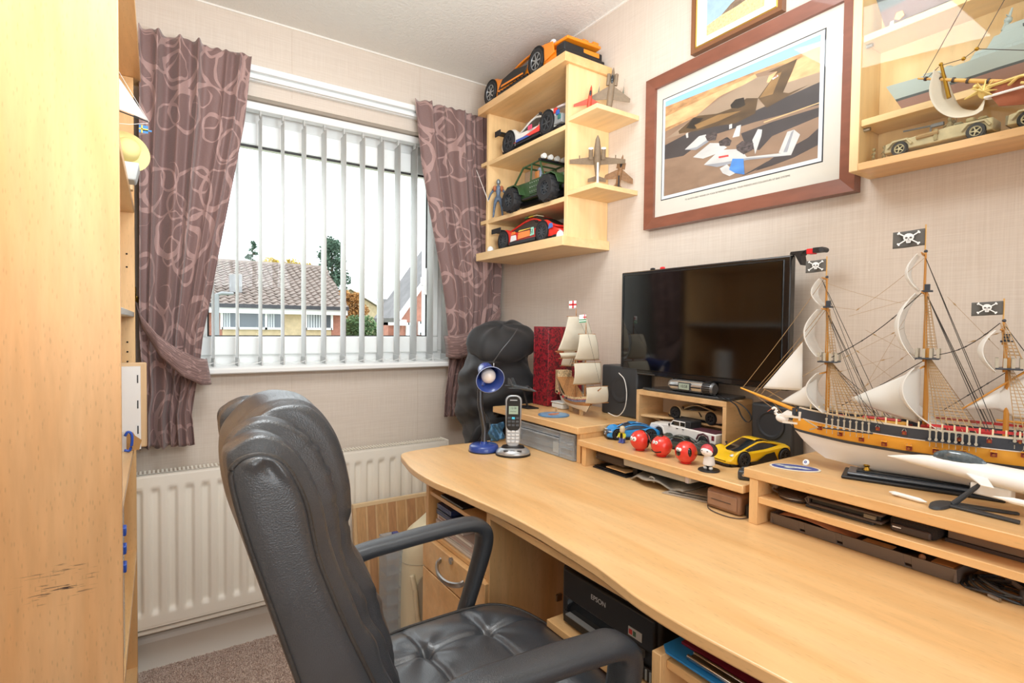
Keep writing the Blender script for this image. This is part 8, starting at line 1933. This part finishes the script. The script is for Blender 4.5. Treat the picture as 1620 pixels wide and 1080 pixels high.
part(MB().lathe([(.010, 0), (.010, .006), (.005, .011), (.001, .012)], 16, c=(wsx, .415, 1.657)).tube([(wsx, .420, 1.663), (wsx, .455, 1.668)], .0012, 6), 'gun_turret', WG, wsp)
o = MB()
for k in range(12): o.box(wsx-.028, wsx-.0272, .14+.022*k, .1405+.022*k, 1.656, 1.662)
o.tube([(wsx-.0276, .14, 1.662), (wsx-.0276, .39, 1.662)], .0003, 4); o = part(o, 'guard_rail', WG, wsp); o['kind'] = 'stuff'
for k in range(4): part(MB().box(wsx-.018, wsx-.008, .300-.016*k, .306-.016*k, 1.690-.006*k, 1.694-.006*k), 'equipment', WGD, wsp)
sbm = thing('model_ship_hull', 'dark grey and dull red model ship hull on the top cabinet shelf', 'model ship', (1.262, 0.25, 1.7752))
whull('red_hull', 0, 0, 0, .50, mat('dull_red_brown', '#85655e', 0.5), sbm, 1.262, .545, -.10, .034, .020, 1.7895, 1.850)
whull('grey_hull', 0, 0, .50, 1, mat('slate_hull', '#5b6262', 0.5), sbm, 1.262, .545, -.10, .034, .020, 1.7895, 1.850)
part(MB().grid(lambda u, v: (1.262+(2*v-1)*.034*min(1, (1-u)/.28)**.7, -.10+.645*u, 1.850+.012*max(0, (u-.75)/.25)**2), 40, 4), 'deck', WG, sbm)
part(MB().box(1.250, 1.274, 0.505, 0.512, 1.7755, 1.792).box(1.250, 1.274, 0.1, 0.107, 1.7755, 1.792), 'cradle', mat('clear_acrylic', '#d9cfbd', 0.2), sbm)
part(MB().lathe([(.001, -.001), (.009, -.001), (.009, .001), (.001, .001)], 5, T=Matrix.Translation((1.232, 0.488, 1.788)) @ Matrix.Rotation(PI/2, 4, 'Y')), 'propeller', mat('copper', '#c07a45', 0.3, .8), sbm)
DES = mat('desert_sand_paint', '#CDBD97', 0.65, var=.1, vscale=80)
def army_jeep(label, y0, rot_=PI/2, S=1.0, n=0):
    t = thing('model_army_jeep', label, 'model car', (1.262, y0, 1.5114), rot_)
    g = S
    MB().prism([(-.085*g, .012), (-.085*g, .034), (-.02*g, .036), (.005*g, .033), (.062*g, .033), (.084*g, .030), (.086*g, .012)], -.022*g, .022*g, 'y').build('body', DES, t, bevel=.002)
    for sd in (1, -1):
        for x in (.058*g, -.062*g):
            wheel(t, x, sd*.022*g, .0145*g, .010*g, sd, mat('sand_rim', '#d6c9a4', 0.6), 5, rf=.62)
            MB().tube([(x-.020*g, sd*.022*g, .020), (x-.012*g, sd*.022*g, .031), (x+.012*g, sd*.022*g, .031), (x+.022*g, sd*.022*g, .020)], .003*g, 6, flat=1.6, upv=(0, 1, 0)).build('mudguard', DES, t)
        MB().tube([(-.005*g, sd*.0215*g, .030), (.030*g, sd*.0235*g, .029)], .0045*g, 8).build('bedroll', mat('khaki_roll', '#b08f62', 0.8), t)
        MB().box(-.004*g, .002*g, sd*.022*g, sd*.0245*g, .016, .036).build('jerrycan', mat('khaki_can', '#a8966c', 0.7), t)
    MB().box(.084*g, .089*g, -.018*g, .018*g, .014, .030).build('radiator_grille', mat('dark_sand', '#8f8060', 0.7), t)
    for k in range(3): MB().box(-.075*g+.018*k, -.062*g+.018*k, -.018*g, .018*g, .036, .041+.003*(k % 2)).build('kit_bag', mat('khaki_bag_'+str(k), ('#a6966e', '#b9a77a', '#8c8468')[k], 0.8), t, bevel=.003)
    MB().tube([(.015*g, 0, .036), (.015*g, 0, .050)], .0016, 6).tube([(-.002*g, 0, .051), (.060*g, 0.004, .0535)], .0018, 8).box(-.006*g, .014*g, -.003, .003, .048, .054).build('machine_gun', mat('grey_gun', '#77777a', 0.4), t)
    MB().tube([(-.030*g, .015*g, .036), (-.030*g, .015*g, .066)], .0005, 5).build('aerial', DGREY, t)
    for (x, yy) in ((-.018*g, -.009*g), (-.018*g, .009*g)):
        MB().sphere((x, yy, .052), (.0036, .0036, .0044), 10, 8).tube([(x, yy, .034), (x, yy, .041), (x, yy, .048)], [.0048, .0055, .003], 8).tube([(x, yy, .045), (x+.010, yy, .041)], .0018, 6).build('crew_figure', mat('khaki_figure', '#9a8a66', 0.8, var=.2, vscale=200), t)
    return t
army_jeep('sand-coloured model army jeep with gun and crew behind the cabinet glass', .425)
army_jeep('second sand-coloured army jeep at the right edge of the lower cabinet floor', .235)
for k, (y, x) in enumerate(((.536, 1.255), (.522, 1.268))):
    t = thing('toy_soldier', ('khaki toy soldier crouching in the cabinet corner', 'khaki toy soldier kneeling just ahead of the army jeep')[k], 'figurine', (x, y, 1.5114), 2.8)
    fig_body(t, .030+.004*k, mat('khaki_figure', '#9a8a66', 0.8), [[(0, .10, .76), (.08, .14, .62), (.14, .10, .60)], [(0, -.10, .76), (.08, -.14, .62), (.14, -.10, .60)]]); MB().sphere((0, 0, .030+.004*k), .0035, 10, 8).build('helmet', mat('khaki_can', '#a8966c', 0.7), t)
# ================================================================ ship's bow in front of the cabinet, on a tall stand just out of view
ts = thing('tall_pedestal', 'tall slim wooden pedestal on the riser carrying the ornate model ship', 'pedestal', (1.12, -0.02, 0.8845))
part(MB().box(1.08, 1.16, -0.06, 0.02, 0.8845, 0.90), 'foot', WX, ts, bevel=.002); part(MB().cyl((1.12, -0.02, 0.90), (1.12, -0.02, 1.46), .012, n=16), 'column', WZ, ts); part(MB().box(1.08, 1.16, -0.12, 0.10, 1.46, 1.472), 'platform', WY, ts, bevel=.002)
osn = thing('ornate_model_ship', 'bow of an ornate gold and brown model ship in front of the display cabinet', 'model ship', (1.12, 0.0, 1.472))
BH = mat('reddish_brown_hull', '#A5644A', 0.45, var=.1, vscale=60); GLD = mat('gilt_ornament', '#E2C77A', 0.35, .35)
for sd in (1, -1):
    def fn(u, v):
        zn = v; y = -.30+(.300+.022*zn+.30)*u
        z = 1.482+(.066+.012*max(0, (u-.8)/.2))*zn+(.040*(1-zn))*max(0, (u-.72)/.28)
        return (1.12+sd*(.001+.042*min(1, (1-u)/.3)**.6*zn**.5), y, z)
    part(MB().grid(fn, 50, 12), 'hull', BH, osn, smooth=60)
    part(MB().tube([(1.12+sd*.043, -.30, 1.545), (1.12+sd*.040, .16, 1.545), (1.12+sd*.022, .27, 1.552), (1.12+sd*.003, .325, 1.556)], .0026, 6), 'gilt_rail', GLD, osn)
    part(MB().tube([(1.12+sd*.041, -.30, 1.530), (1.12+sd*.038, .16, 1.530), (1.12+sd*.020, .27, 1.536), (1.12+sd*.003, .318, 1.541)], .0020, 6), 'white_rail', EMB, osn)
    part(MB().tube(spl([(1.12+sd*.018, .285, 1.545), (1.12+sd*.024, .270, 1.552), (1.12+sd*.028, .258, 1.545), (1.12+sd*.030, .262, 1.538), (1.12+sd*.026, .268, 1.541)], 5), .0022, 6), 'scroll', GLD, osn, smooth=180)
part(MB().sphere((1.12, .318, 1.552), (.006, .010, .012), 12, 8).sphere((1.12, .330, 1.563), .005, 10, 8).tube([(1.12, .322, 1.556), (1.12, .345, 1.548)], [.004, .001], 6), 'figurehead', GLD, osn)
for k in range(7): part(MB().tube([(1.112, .318, 1.550), (1.112, .318+.020*math.cos(.6+k*.55), 1.550+.018*math.sin(.6+k*.55))], [.0022, .0006], 6), 'gilt_ray', GLD, osn)
part(MB().tube([(1.12, .16, 1.50), (1.12, .28, 1.5515), (1.12, .412, 1.6075)], [.0055, .0045, .0016], 10), 'bowsprit', mat('pale_spar2', '#E0B062', 0.45), osn)
for t_ in (.25, .45, .6, .75, .9): part(MB().cyl((1.12, .28+.132*t_, 1.5515+.056*t_), (1.12, .283+.132*t_, 1.5528+.056*t_), .0056-.0022*t_, n=10), 'lashing', BRN, osn)
part(MB().tube([(1.12, .379, 1.620), (1.12, .366, 1.558)], [.0022, .0034], 8), 'dolphin_striker', BRASS, osn)
def bsail(u, v):
    a = Vector((1.12, .384, 1.607)); path = spl([(1.12, .384, 1.607), (1.12, .385, 1.568), (1.12, .372, 1.534), (1.12, .350, 1.513), (1.12, .326, 1.510), (1.12, .316, 1.518)], 6)
    path2 = spl([(1.12, .376, 1.603), (1.12, .368, 1.568), (1.12, .360, 1.548), (1.12, .346, 1.538), (1.12, .335, 1.535), (1.12, .322, 1.546)], 6)
    i = min(len(path)-1, int(u*(len(path)-1)+.5)); p = path[i].lerp(path2[i], v)
    return (1.12-.034*(1-2*v)*math.sin(PI*(.15+.7*u)), p.y, p.z)
part(MB().grid(bsail, 30, 10), 'spritsail', CREAMSAIL, osn, smooth=180, solid=.0010)
o = MB()
for a, b_ in (((1.12, .405, 1.604), (1.12, .346, 1.712)), ((1.12, .398, 1.603), (1.12, .382, 1.616)), ((1.12, .379, 1.617), (1.12, .348, 1.616)), ((1.12, .348, 1.616), (1.12, .331, 1.625)), ((1.12, .331, 1.625), (1.12, .292, 1.700)), ((1.12, .346, 1.712), (1.12, .15, 2.06)), ((1.12, .292, 1.70), (1.12, .13, 2.02)), ((1.12, .331, 1.625), (1.12, .265, 1.595))):
    o.tube([a, b_], .0006, 4)
o = part(o, 'rigging', BRN, osn); o['kind'] = 'stuff'
for (y, z) in ((.379, 1.619), (.348, 1.616), (.331, 1.625)): part(MB().sphere((1.12, y, z), .0032, 10, 8), 'block', BRASS, osn)
part(MB().tube([(1.12, -.02, 1.50), (1.12, .0, 1.9)], [.005, .003], 8), 'foremast', SPAR, osn)
part(MB().box(1.105, 1.135, -.06, .05, 1.4722, 1.490), 'cradle', WX, osn, bevel=.002)
